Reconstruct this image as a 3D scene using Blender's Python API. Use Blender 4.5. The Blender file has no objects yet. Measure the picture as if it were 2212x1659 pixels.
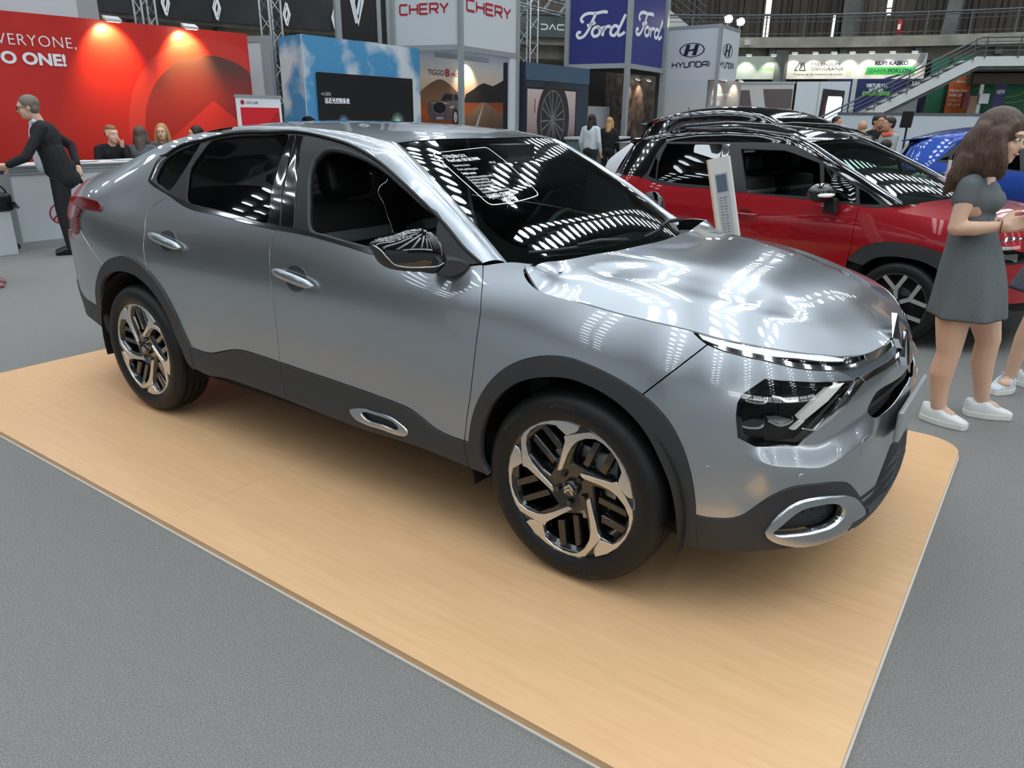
import bpy, bmesh, math, random
import numpy as np
from mathutils import Vector, Matrix
from mathutils.geometry import delaunay_2d_cdt
SC = bpy.context.scene
COL = SC.collection
random.seed(7)
PI = math.pi
# ------------------------------------------------------------------ camera
cam_d = bpy.data.cameras.new('camera'); cam = bpy.data.objects.new('camera', cam_d); COL.objects.link(cam)
cam_d.sensor_fit = 'HORIZONTAL'; cam_d.sensor_width = 36.0; cam_d.lens = 36.0 * 1613.2 / 2212.0
cam_d.clip_start = 0.05; cam_d.clip_end = 400
_yaw, _pit, _rol = -0.6213207, -0.3419586, 0.0104162
_f = Vector((math.sin(_yaw) * math.cos(_pit), math.cos(_yaw) * math.cos(_pit), math.sin(_pit)))
_r = Vector((math.cos(_yaw), -math.sin(_yaw), 0)); _u = _r.cross(_f)
_r2 = math.cos(_rol) * _r + math.sin(_rol) * _u; _u2 = -math.sin(_rol) * _r + math.cos(_rol) * _u
_M = Matrix((_r2, _u2, -_f)).transposed().to_4x4(); _M.translation = (1.1635987, -2.8260382, 1.5338675)
cam.matrix_world = _M
SC.camera = cam
# ------------------------------------------------------------------ world, exposure
w = bpy.data.worlds.new('hall_air'); SC.world = w; w.use_nodes = True
w.node_tree.nodes['Background'].inputs[0].default_value = (0.75, 0.82, 0.9, 1)
w.node_tree.nodes['Background'].inputs[1].default_value = 0.05
SC.view_settings.view_transform = 'Standard'; SC.view_settings.look = 'None'
SC.view_settings.exposure = 0.0; SC.view_settings.gamma = 1.0; SC.view_settings.use_curve_mapping = False
try:
    SC.cycles.use_denoising = True; SC.cycles.max_bounces = 7; SC.cycles.glossy_bounces = 4; SC.cycles.use_adaptive_sampling = True; SC.cycles.adaptive_threshold = 0.03
    SC.cycles.transmission_bounces = 8; SC.cycles.transparent_max_bounces = 12; SC.cycles.diffuse_bounces = 3
    SC.cycles.caustics_reflective = False; SC.cycles.caustics_refractive = False
    SC.cycles.sample_clamp_indirect = 4.0; SC.cycles.use_light_tree = True
except Exception:
    pass
# ------------------------------------------------------------------ materials
MATS = {}
def lin(c):
    return tuple((x / 12.92 if x <= 0.04045 else ((x + 0.055) / 1.055) ** 2.4) for x in c)
def S8(r, g, b): return lin((r / 255, g / 255, b / 255))
def mat(name, col=(.5, .5, .5), rough=.5, metal=0., coat=0., coat_r=.03, spec=.5, emit=None, es=0., trans=0., ior=1.45, alpha=1.):
    if name in MATS: return MATS[name]
    m = bpy.data.materials.new(name); m.use_nodes = True; MATS[name] = m
    b = m.node_tree.nodes['Principled BSDF']; I = b.inputs
    I['Base Color'].default_value = (*col, 1); I['Roughness'].default_value = rough; I['Metallic'].default_value = metal
    I['Coat Weight'].default_value = coat; I['Coat Roughness'].default_value = coat_r
    I['Specular IOR Level'].default_value = spec; I['Transmission Weight'].default_value = trans; I['IOR'].default_value = ior
    I['Alpha'].default_value = alpha
    if emit: I['Emission Color'].default_value = (*emit, 1); I['Emission Strength'].default_value = es
    return m
def nodes(m): return m.node_tree.nodes, m.node_tree.links, m.node_tree.nodes['Principled BSDF']
def noise_mix(m, c1, c2, scale=50, detail=4, lo=.35, hi=.65, bump=0., stretch=(1, 1, 1), bscale=None):
    n, l, b = nodes(m)
    tc = n.new('ShaderNodeTexCoord'); mp = n.new('ShaderNodeMapping'); mp.inputs['Scale'].default_value = stretch
    l.new(tc.outputs['Object'], mp.inputs['Vector'])
    nz = n.new('ShaderNodeTexNoise'); nz.inputs['Scale'].default_value = scale; nz.inputs['Detail'].default_value = detail
    l.new(mp.outputs[0], nz.inputs['Vector'])
    rp = n.new('ShaderNodeValToRGB'); rp.color_ramp.elements[0].position = lo; rp.color_ramp.elements[1].position = hi
    rp.color_ramp.elements[0].color = (*c1, 1); rp.color_ramp.elements[1].color = (*c2, 1)
    l.new(nz.outputs['Fac'], rp.inputs[0]); l.new(rp.outputs[0], b.inputs['Base Color'])
    if bump:
        bp = n.new('ShaderNodeBump'); bp.inputs['Strength'].default_value = bump; bp.inputs['Distance'].default_value = .01
        l.new(nz.outputs['Fac'], bp.inputs['Height']); l.new(bp.outputs[0], b.inputs['Normal'])
    return m
def glassmat(name, tint, refl_only=False, fres=1.5):
    """thin tinted pane: clear transmission filtered by the tint plus mirror reflection by Fresnel"""
    m = bpy.data.materials.new(name); m.use_nodes = True; MATS[name] = m
    n, l = m.node_tree.nodes, m.node_tree.links; n.clear()
    o = n.new('ShaderNodeOutputMaterial'); t = n.new('ShaderNodeBsdfTransparent'); t.inputs[0].default_value = (*tint, 1)
    g = n.new('ShaderNodeBsdfGlossy'); g.inputs['Roughness'].default_value = .01; g.inputs[0].default_value = (1, 1, 1, 1)
    fr = n.new('ShaderNodeFresnel'); fr.inputs[0].default_value = fres
    mx = n.new('ShaderNodeMixShader'); l.new(fr.outputs[0], mx.inputs[0]); l.new(t.outputs[0], mx.inputs[1]); l.new(g.outputs[0], mx.inputs[2])
    l.new(mx.outputs[0], o.inputs[0]); return m
# ------------------------------------------------------------------ object helpers
def root(name, label, cat, loc=(0, 0, 0), rz=0., group=None):
    o = bpy.data.objects.new(name, None); COL.objects.link(o); o.empty_display_size = .1
    o.location = loc; o.rotation_euler = (0, 0, rz); o['label'] = label; o['category'] = cat
    if group: o['group'] = group
    return o
def tag(o, label=None, cat=None, group=None, kind=None):
    if label: o['label'] = label
    if cat: o['category'] = cat
    if group: o['group'] = group
    if kind: o['kind'] = kind
    return o
def mesh_obj(name, V, F, m, parent=None, smooth=False, loc=None, normals=None, rot=None):
    me = bpy.data.meshes.new(name); me.from_pydata([tuple(map(float, v)) for v in V], [], [tuple(map(int, f)) for f in F]); me.update()
    if smooth: me.polygons.foreach_set('use_smooth', [True] * len(me.polygons))
    if normals is not None: me.normals_split_custom_set_from_vertices([tuple(map(float, q)) for q in normals])
    for mm in (m if isinstance(m, (list, tuple)) else [m]): me.materials.append(mm)
    o = bpy.data.objects.new(name, me); COL.objects.link(o)
    if parent is not None: o.parent = parent
    if loc is not None: o.location = loc
    if rot is not None: o.rotation_euler = rot
    return o
def link_copy(src, parent=None, loc=None, rot=None):
    c = src.copy(); COL.objects.link(c)
    c.parent = parent
    if loc is not None: c.location = loc
    if rot is not None: c.rotation_euler = rot
    return c
def copy_tree(o, parent=None, loc=None, rot=None):
    c = link_copy(o, parent, loc, rot)
    for ch in o.children: copy_tree(ch, c)
    return c
class MB:
    """collects simple solids into one mesh"""
    def __init__(s): s.V = []; s.F = []
    def add(s, V, F):
        k = len(s.V); s.V += [tuple(v) for v in V]; s.F += [tuple(i + k for i in f) for f in F]; return s
    def box(s, a, b):
        (x0, y0, z0), (x1, y1, z1) = a, b
        return s.add([(x0, y0, z0), (x1, y0, z0), (x1, y1, z0), (x0, y1, z0), (x0, y0, z1), (x1, y0, z1), (x1, y1, z1), (x0, y1, z1)],
                     [(0, 3, 2, 1), (4, 5, 6, 7), (0, 1, 5, 4), (1, 2, 6, 5), (2, 3, 7, 6), (3, 0, 4, 7)])
    def bar(s, a, b, w, h=None, up=(0, 0, 1)):
        a, b = Vector(a), Vector(b); d = (b - a).normalized(); u = Vector(up)
        if abs(d.dot(u)) > .98: u = Vector((1, 0, 0))
        x = d.cross(u).normalized(); y = x.cross(d); h = h or w; x *= w / 2; y *= h / 2
        return s.add([a - x - y, a + x - y, a + x + y, a - x + y, b - x - y, b + x - y, b + x + y, b - x + y],
                     [(0, 1, 2, 3), (7, 6, 5, 4), (0, 4, 5, 1), (1, 5, 6, 2), (2, 6, 7, 3), (3, 7, 4, 0)])
    def tube(s, pts, r, n=8, caps=True, closed=False):
        P = [Vector(q) for q in pts]; N = len(P); R = r if isinstance(r, (list, tuple)) else [r] * N
        rings = []; prev = None
        for i in range(N):
            if closed: d = (P[(i + 1) % N] - P[i - 1]).normalized()
            else: d = (P[min(i + 1, N - 1)] - P[max(i - 1, 0)]).normalized()
            if prev is None:
                u = Vector((0, 0, 1)) if abs(d.z) < .9 else Vector((1, 0, 0)); x = d.cross(u).normalized()
            else: x = (prev - d * prev.dot(d)).normalized()
            prev = x; y = d.cross(x)
            rr = R[i] if isinstance(R[i], (list, tuple)) else (R[i], R[i])
            rings.append([P[i] + x * (math.cos(2 * PI * k / n) * rr[0]) + y * (math.sin(2 * PI * k / n) * rr[1]) for k in range(n)])
        V = [v for g in rings for v in g]; F = []
        for i in range(N if closed else N - 1):
            j = (i + 1) % N
            for k in range(n): F.append((i * n + k, i * n + (k + 1) % n, j * n + (k + 1) % n, j * n + k))
        if caps and not closed: F.append(tuple(reversed(range(n)))); F.append(tuple((N - 1) * n + k for k in range(n)))
        return s.add(V, F)
    def lathe(s, prof, n=24, axis='z', c=(0, 0, 0), caps=True):
        V = []; F = []; m_ = len(prof)
        for k in range(n):
            a = 2 * PI * k / n
            for r, h in prof:
                q = (r * math.cos(a), r * math.sin(a), h)
                if axis == 'y': q = (q[0], q[2], q[1])
                if axis == 'x': q = (q[2], q[0], q[1])
                V.append((q[0] + c[0], q[1] + c[1], q[2] + c[2]))
        for k in range(n):
            j = (k + 1) % n
            for i in range(m_ - 1):
                f = (k * m_ + i, j * m_ + i, j * m_ + i + 1, k * m_ + i + 1); F.append(f if axis != 'y' else f[::-1])
        return s.add(V, F)
    def prism(s, poly, fn0, fn1):
        """poly: 2D outline; fn0/fn1 map 2D -> 3D for the two caps"""
        n = len(poly); V = [fn0(*q) for q in poly] + [fn1(*q) for q in poly]
        F = [tuple(reversed(range(n))), tuple(range(n, 2 * n))] + [(i, (i + 1) % n, (i + 1) % n + n, i + n) for i in range(n)]
        return s.add(V, F)
    def ell(s, c, r, n=12, m_=8, rot=None):
        V = []; F = []
        for i in range(m_ + 1):
            t = PI * i / m_
            for k in range(n):
                a = 2 * PI * k / n; q = Vector((math.sin(t) * math.cos(a) * r[0], math.sin(t) * math.sin(a) * r[1], math.cos(t) * r[2]))
                if rot is not None: q = rot @ q
                V.append(q + Vector(c))
        for i in range(m_):
            for k in range(n): F.append((i * n + k, (i + 1) * n + k, (i + 1) * n + (k + 1) % n, i * n + (k + 1) % n))
        return s.add(V, F)
    def obj(s, name, m, parent=None, smooth=False, loc=None, rot=None): return mesh_obj(name, s.V, s.F, m, parent, smooth, loc, None, rot)
def bevel(o, w=.01, seg=2, ang=35):
    md = o.modifiers.new('bevel', 'BEVEL'); md.width = w; md.segments = seg; md.limit_method = 'ANGLE'; md.angle_limit = math.radians(ang); return o
def autosmooth(o, ang=35):
    me = o.data; me.polygons.foreach_set('use_smooth', [True] * len(me.polygons)); me.set_sharp_from_angle(angle=math.radians(ang)); return o
def crom(P, step, closed=False):
    """centripetal-ish Catmull-Rom resample of 2D/3D points"""
    P = np.asarray(P, float); n = len(P)
    if n < 3:
        L = np.linalg.norm(P[1] - P[0]); k = max(1, int(L / step)); return [tuple(P[0] + (P[1] - P[0]) * i / k) for i in range(k)] + [tuple(P[1])]
    out = []
    for i in range(n if closed else n - 1):
        a = P[i - 1] if (closed or i > 0) else 2 * P[0] - P[1]
        b, c = P[i], P[(i + 1) % n]; d = P[(i + 2) % n] if (closed or i + 2 < n) else 2 * P[-1] - P[-2]
        L = np.linalg.norm(c - b); k = max(1, int(round(L / step)))
        la, lc = max(np.linalg.norm(b - a), 1e-6), max(np.linalg.norm(d - c), 1e-6)
        m1 = ((b - a) / la + (c - b) / max(L, 1e-6)) / 2 * L; m2 = ((c - b) / max(L, 1e-6) + (d - c) / lc) / 2 * L
        for j in range(k):
            t = j / k; out.append(tuple((2 * t**3 - 3 * t**2 + 1) * b + (t**3 - 2 * t**2 + t) * m1 + (-2 * t**3 + 3 * t**2) * c + (t**3 - t**2) * m2))
    if not closed: out.append(tuple(P[-1]))
    return out
def join(*segs):
    """outline from smooth segments, corners where they meet"""
    out = []
    for g in segs:
        for q in g:
            if not out or math.dist(q, out[-1]) > 1e-4: out.append(tuple(q))
    if math.dist(out[0], out[-1]) < 1e-4: out.pop()
    return out
def inset(poly, d):
    if not d: return poly
    P = np.array(poly); n = len(P); A = .5 * np.sum(P[:, 0] * np.roll(P[:, 1], -1) - np.roll(P[:, 0], -1) * P[:, 1]); sg = 1 if A > 0 else -1
    out = []
    for i in range(n):
        e1 = P[i] - P[i - 1]; e2 = P[(i + 1) % n] - P[i]; e1 = e1 / max(np.linalg.norm(e1), 1e-9); e2 = e2 / max(np.linalg.norm(e2), 1e-9)
        n1 = np.array([-e1[1], e1[0]]); n2 = np.array([-e2[1], e2[0]]); b = n1 + n2; L = np.linalg.norm(b)
        b = b / L if L > .3 else n1; k = min(1 / max(b @ n1, .4), 2.2)
        out.append(tuple(P[i] + sg * b * d * k))
    return out
def inpoly(pts, poly):
    P = np.array(poly); x, y = pts[:, 0], pts[:, 1]; ins = np.zeros(len(pts), bool); j = len(P) - 1
    for i in range(len(P)):
        xi, yi = P[i]; xj, yj = P[j]
        c = ((yi > y) != (yj > y)) & (x < (xj - xi) * (y - yi) / ((yj - yi) if yj != yi else 1e-12) + xi); ins ^= c; j = i
    return ins
def trimesh(poly, holes, res, extra=()):
    """constrained triangulation of an outline with inner grid points"""
    P = np.array(poly); lo, hi = P.min(0), P.max(0)
    gx = np.arange(lo[0] + res / 2, hi[0], res); gy = np.arange(lo[1] + res / 2, hi[1], res)
    G = np.array([(a + (.5 * res if k % 2 else 0), b) for k, b in enumerate(gy) for a in gx]) if len(gx) and len(gy) else np.zeros((0, 2))
    loops = [poly] + list(holes)
    if len(G):
        ok = inpoly(G, poly)
        for h in holes: ok &= ~inpoly(G, h)
        B = np.array([q for lp in list(loops) + list(extra) for q in lp])
        G = G[ok]
        if len(G):
            dmin = np.min(np.linalg.norm(G[:, None, :] - B[None], axis=2), axis=1); G = G[dmin > .45 * res]
    V = [Vector(q) for lp in loops for q in lp]; E = []; k = 0
    for lp in loops:
        n = len(lp); E += [(k + i, k + (i + 1) % n) for i in range(n)]; k += n
    for ln in extra:
        k = len(V); V += [Vector(q) for q in ln]; E += [(k + i, k + i + 1) for i in range(len(ln) - 1)]
    V += [Vector(q) for q in G]
    vo, eo, fo, *_ = delaunay_2d_cdt(V, E, [], 1, 1e-7)
    vo = np.array([tuple(v) for v in vo]); fo = [tuple(f) for f in fo]
    if holes:
        c = np.array([vo[list(f)].mean(0) for f in fo]); ok = np.ones(len(fo), bool)
        for h in holes: ok &= ~inpoly(c, h)
        fo = [f for f, k in zip(fo, ok) if k]
    return vo, fo
def patch(name, fn, poly, m, parent, res=.03, holes=(), gap=0., thick=.004, side=1, flip=False, smooth=True, off=None, extra=()):
    """trimmed panel on a parametric surface fn(a,b)->(N,3); side=-1 mirrors it to the other flank"""
    poly = inset(poly, gap); holes = [inset(h, -gap) for h in holes]
    uv, F = trimesh(poly, holes, res, extra)
    P = fn(uv[:, 0], uv[:, 1]); e = 2e-3
    du = fn(uv[:, 0] + e, uv[:, 1]) - fn(uv[:, 0] - e, uv[:, 1]); dv = fn(uv[:, 0], uv[:, 1] + e) - fn(uv[:, 0], uv[:, 1] - e)
    N = np.cross(du, dv); N /= np.maximum(np.linalg.norm(N, axis=1, keepdims=True), 1e-12)
    if flip: N = -N
    if off: P = P + N * off
    # face orientation
    T = np.array([f[:3] for f in F]); fn_ = np.cross(P[T[:, 1]] - P[T[:, 0]], P[T[:, 2]] - P[T[:, 0]])
    F = [f if (fn_[i] @ N[f[0]]) > 0 else f[::-1] for i, f in enumerate(F)]
    V = list(P); NN = list(N)
    if thick:
        cnt = {}
        for f in F:
            for i in range(len(f)): cnt[(f[i], f[(i + 1) % len(f)])] = 1
        for (a, b) in [k for k in cnt if (k[1], k[0]) not in cnt]:
            t = P[b] - P[a]; sn = np.cross(t, (N[a] + N[b]) / 2); L = np.linalg.norm(sn)
            if L < 1e-12: continue
            sn = sn / L; sa = sn * .8 + N[a] * .6; sb = sn * .8 + N[b] * .6; k = len(V)
            V += [P[a], P[b], P[b] - N[b] * thick, P[a] - N[a] * thick]; NN += [sa, sb, sn, sn]; F.append((k, k + 3, k + 2, k + 1))
    V = np.array(V); NN = np.array(NN)
    if side < 0:
        V[:, 1] *= -1; NN[:, 1] *= -1; F = [f[::-1] for f in F]
    return mesh_obj(name, V, F, m, parent, smooth, None, NN if smooth else None)
def text_mesh(body, size=1., extrude=.0, align='LEFT', bold=0., spacing=1., res=3, shear=0.):
    c = bpy.data.curves.new('t', 'FONT'); c.body = body; c.size = size; c.extrude = extrude; c.align_x = align; c.offset = bold; c.space_character = spacing
    c.resolution_u = res; c.shear = shear
    o = bpy.data.objects.new('t', c); COL.objects.link(o); bpy.context.view_layer.update()
    me = bpy.data.meshes.new_from_object(o.evaluated_get(bpy.context.evaluated_depsgraph_get())); bpy.data.objects.remove(o); bpy.data.curves.remove(c)
    V = np.array([tuple(v.co) for v in me.vertices]); F = [tuple(q.vertices) for q in me.polygons]; bpy.data.meshes.remove(me)
    return V, F
# ------------------------------------------------------------------ hall shell with its skylit dome (main light)
FLOOR_Z = -.03
M_carpet = noise_mix(mat('carpet', rough=.95, spec=.1), S8(108, 107, 104), S8(148, 146, 142), 230, 3, .3, .7, .35)
o = mesh_obj('floor', [(-40, -36, FLOOR_Z), (44, -36, FLOOR_Z), (44, 48, FLOOR_Z), (-40, 48, FLOOR_Z)], [(0, 1, 2, 3)], M_carpet); tag(o, 'grey needle-felt carpet covering the hall floor', None, None, 'structure')
M_dome = mat('dome_concrete', S8(74, 78, 82), .9)
M_sky = mat('skylight', (.8, .9, 1), .5, emit=(.86, .94, 1.0), es=14.5)
DC = (2., 6.); DR = 31.; DH0, DH1 = 7.6, 17.5
def dome_z(r): return DH0 + (DH1 - DH0) * (1 - (r / DR) ** 2)
V = []; F = []; nr, na = 12, 72
for i in range(nr + 1):
    for k in range(na):
        r = DR * i / nr; a = 2 * PI * k / na; V.append((DC[0] + r * math.cos(a), DC[1] + r * math.sin(a), dome_z(r) + .06))
for i in range(nr):
    for k in range(na): F.append((i * na + k, i * na + (k + 1) % na, (i + 1) * na + (k + 1) % na, (i + 1) * na + k))
ceil = mesh_obj('ceiling', V, F, M_dome, None, True); tag(ceil, 'grey ribbed dome over the exhibition hall', None, None, 'structure')
mb = MB(); NS = 20
for s in range(NS):
    for row in (-1, 1):
        for j in range(40):
            r = 3.2 + 1.0 * j + (.5 if row > 0 else 0)
            if r > DR - 1.2: continue
            half = .52
            if r < 5.5 and s % 4: continue
            if r < 10 and s % 2: continue
            a0 = 2 * PI * s / NS; px = DC[0] + r * math.cos(a0) - row * half * math.sin(a0); py = DC[1] + r * math.sin(a0) + row * half * math.cos(a0)
            z = dome_z(math.hypot(px - DC[0], py - DC[1])) - .05
            n_ = 8; mb.add([(px + .36 * math.cos(2 * PI * k / n_), py + .36 * math.sin(2 * PI * k / n_), z) for k in range(n_)], [tuple(reversed(range(n_)))])
sk = mb.obj('skylight_panes', M_sky, ceil); sk['kind'] = 'stuff'
for s in range(NS):
    a0 = 2 * PI * (s + .5) / NS; mb = MB()
    pts = [(DC[0] + r * math.cos(a0), DC[1] + r * math.sin(a0), dome_z(r) - .22) for r in np.linspace(3, DR, 9)]
    for q0, q1 in zip(pts, pts[1:]): mb.bar(q0, q1, .3, .5)
    mb.obj('dome_rib', M_dome, ceil)
# outer wall with vertical cladding battens, lit slits
M_wall = noise_mix(mat('wall_cladding', rough=.9), S8(84, 76, 68), S8(104, 95, 85), 3, 3, .3, .7, 0, (3, 3, .2))
RW = 30.5
n = 120; V = [(DC[0] + RW * math.cos(2 * PI * k / n), DC[1] + RW * math.sin(2 * PI * k / n), z) for z in (FLOOR_Z, 7.9) for k in range(n)]
wall = mesh_obj('wall_outer', V, [(k, n + k, n + (k + 1) % n, (k + 1) % n) for k in range(n)], M_wall); tag(wall, 'brown corrugated hall wall behind the balcony', None, None, 'structure')
def ring_pt(x, y, R):   # point of the ring of radius R in the direction of plan point (x, y)
    d = math.hypot(x - DC[0], y - DC[1]); return (DC[0] + (x - DC[0]) * R / d, DC[1] + (y - DC[1]) * R / d)
def ring_ang(x, y): return math.atan2(y - DC[1], x - DC[0])
M_bat = mat('batten', S8(66, 60, 54), .9)
a1, a2 = ring_ang(4, 36), ring_ang(-17, 29)
k = 0; a = a1
while a < a2:
    x, y = DC[0] + (RW - .06) * math.cos(a), DC[1] + (RW - .06) * math.sin(a); t = (-math.sin(a), math.cos(a))
    mb = MB(); w2 = .035 + .03 * ((k * 7) % 3); mb.add([(x - t[0] * w2, y - t[1] * w2, 4.3), (x + t[0] * w2, y + t[1] * w2, 4.3), (x + t[0] * w2, y + t[1] * w2, 7.5), (x - t[0] * w2, y - t[1] * w2, 7.5)] + [(q[0] * .996 + DC[0] * .004, q[1] * .996 + DC[1] * .004, q[2]) for q in [(x - t[0] * w2, y - t[1] * w2, 4.3), (x + t[0] * w2, y + t[1] * w2, 4.3), (x + t[0] * w2, y + t[1] * w2, 7.5), (x - t[0] * w2, y - t[1] * w2, 7.5)]],
           [(0, 1, 2, 3), (7, 6, 5, 4), (0, 4, 5, 1), (1, 5, 6, 2), (2, 6, 7, 3), (3, 7, 4, 0)]); mb.obj('wall_batten', M_bat, wall); a += .0065 + .004 * ((k * 5) % 4) / 3; k += 1
M_slit = mat('daylight_slit', (1, 1, 1), .5, emit=(.95, .98, 1), es=2.5)
def ring_box(x, y, R, w_, z0, z1, th): 
    px, py = ring_pt(x, y, R); a = math.atan2(py - DC[1], px - DC[0]); r_ = (math.cos(a), math.sin(a)); t = (-r_[1], r_[0])
    V = [(px + t[0] * s * w_ / 2 + r_[0] * q * th, py + t[1] * s * w_ / 2 + r_[1] * q * th, z) for z in (z0, z1) for s, q in ((-1, 0), (1, 0), (1, 1), (-1, 1))]
    return MB().add(V, [(0, 1, 2, 3), (7, 6, 5, 4), (0, 4, 5, 1), (1, 5, 6, 2), (2, 6, 7, 3), (3, 7, 4, 0)])
nwin = 0
for x, y, w_, spans in ((-10.94, 33.07, .22, ((5.05, 5.55), (5.58, 5.88), (5.98, 6.6))), (-8.39, 34.14, .09, ((5.03, 5.5), (5.52, 5.92))), (-6.4, 34.8, .18, ((5.82, 6.05), (6.12, 6.3), (6.33, 6.9)))):
    nwin += 1; wr = ring_box(x, y, 30.34, w_ + .08, 4.95, 7.1, .05).obj('window_%d' % nwin, M_bat); tag(wr, 'narrow vertical daylight slit in the corrugated wall', None, None, 'structure')
    for z0, z1 in spans: ring_box(x, y, 30.28, w_, z0, z1, .04).obj('pane', M_slit, wr)
# tapered concrete columns
M_conc = noise_mix(mat('concrete', rough=.9), S8(128, 124, 114), S8(158, 152, 140), 1.6, 4)
M_conc2 = noise_mix(mat('concrete_dark', rough=.9), S8(84, 86, 84), S8(104, 105, 102), 1.6, 4)
for (x0, y0), (x1, y1), w0_, w1_ in (((-7.5, 33.4), (-7.75, 33.3), .72, .70), ((-4.0, 34.4), (-3.6, 34.5), .66, .66), ((-14.6, 30.2), (-14.9, 30.0), .7, .7), ((-19.3, 26), (-19.6, 25.7), .7, .7)):
    A = ring_pt(x0, y0, 29.1); B = ring_pt(x1, y1, 28.6); mb = MB(); mb.bar((A[0], A[1], 4.3), (B[0], B[1], 10.), w0_, .5)
    tag(mb.obj('column', M_conc2), 'tall leaning concrete column against the hall wall', None, None, 'structure')
# balcony ring
RB, RB2, ZB0, ZB1 = 22.8, 30.4, 4.0, 4.34
n = 120; V = []
for R, z in ((RB, ZB0), (RB, ZB1), (RB2, ZB1), (RB2, ZB0 - .0), (RB + .5, ZB0), (RB + .6, ZB0 - .42), (RB2, ZB0 - .42)):
    V += [(DC[0] + R * math.cos(2 * PI * k / n), DC[1] + R * math.sin(2 * PI * k / n), z) for k in range(n)]
F = []
for i, j in ((0, 1), (1, 2), (4, 0), (5, 4), (6, 5)):
    for k in range(n): F.append((i * n + k, i * n + (k + 1) % n, j * n + (k + 1) % n, j * n + k))
bal = mesh_obj('balcony', V, F, M_conc); tag(bal, 'concrete ring balcony running round the hall', None, None, 'structure')
for k in range(n // 2):
    if 20 < k < 40 or True:
        a = 2 * PI * (k + .5) / (n // 2); d = (math.cos(a), math.sin(a))
        MB().bar((DC[0] + 22.95 * d[0], DC[1] + 22.95 * d[1], 3.86), (DC[0] + 26 * d[0], DC[1] + 26 * d[1], 3.86), .22, .28).obj('balcony_bracket', M_conc2, bal)
V = [(DC[0] + 27.5 * math.cos(2 * PI * k / n), DC[1] + 27.5 * math.sin(2 * PI * k / n), z) for z in (FLOOR_Z, 3.6) for k in range(n)]
tag(mesh_obj('wall_ground', V, [(k, n + k, n + (k + 1) % n, (k + 1) % n) for k in range(n)], mat('ground_wall', S8(112, 112, 108), .85)), 'grey ground-floor wall under the balcony', None, None, 'structure')
# railing
M_rail = mat('railing_paint', S8(88, 92, 94), .45, .3)
RAIL = root('balcony_railing', 'grey tubular railing along the ring balcony', 'railing', (DC[0], DC[1], ZB1))
for zz, rr in ((.72, .035), (.64, .02), (.50, .012), (.12, .012)):
    MB().tube([(22.9 * math.cos(2 * PI * k / 120), 22.9 * math.sin(2 * PI * k / 120), zz) for k in range(120)], rr, 6, closed=True).obj('rail_bar', M_rail, RAIL, True)
MBpost = None
for k in range(110):
    a = 2 * PI * k / 110
    if MBpost is None: MBpost = MB().box((-.02, -.045, -.12), (.02, .045, .70)).obj('rail_post', M_rail, RAIL); o = MBpost
    else: o = link_copy(MBpost, RAIL)
    o.location = (22.86 * math.cos(a), 22.86 * math.sin(a), 0); o.rotation_euler = (0, 0, a + PI / 2)

# tall entrance glazing behind the camera, right-hand side: daylight
M_day = mat('entrance_daylight', (1, 1, 1), .5, emit=(.95, .98, 1.0), es=6.0)
for k in range(9):
    a = math.radians(-62 + 7.2 * k); x, y = DC[0] + 30.2 * math.cos(a), DC[1] + 30.2 * math.sin(a); nwin += 1
    fr = ring_box(x, y, 30.30, 3.6, 4.9, 7.7, .06).obj('window_%d' % nwin, M_bat); tag(fr, 'tall daylight window bay in the hall wall', None, None, 'structure')
    for i in range(3):
        for j in range(2): 
            t = Vector((-math.sin(a), math.cos(a), 0)); ring_box(x + t.x * (i - 1) * 1.16, y + t.y * (i - 1) * 1.16, 30.2, 1.08, 5.0 + 1.32 * j, 6.24 + 1.32 * j, .05).obj('pane', M_day, fr)
# ------------------------------------------------------------------ car body surface
def nspline(t, P):
    t = np.asarray(t, float); P = np.asarray(P, float)
    if P.ndim == 1: P = P[:, None]
    n = len(t); h = np.diff(t); A = np.eye(n); B = np.zeros_like(P)
    for i in range(1, n - 1):
        A[i, i - 1] = h[i - 1]; A[i, i] = 2 * (h[i - 1] + h[i]); A[i, i + 1] = h[i]
        B[i] = 6 * ((P[i + 1] - P[i]) / h[i] - (P[i] - P[i - 1]) / h[i - 1])
    M = np.linalg.solve(A, B)
    def f(x):
        x = np.clip(np.asarray(x, float), t[0], t[-1]); i = np.clip(np.searchsorted(t, x) - 1, 0, n - 2)
        a = (t[i + 1] - x) / h[i]; b = (x - t[i]) / h[i]; hh = h[i] ** 2 / 6
        return a[..., None] * P[i] + b[..., None] * P[i + 1] + ((a**3 - a) * hh)[..., None] * M[i] + ((b**3 - b) * hh)[..., None] * M[i + 1]
    return f
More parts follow.
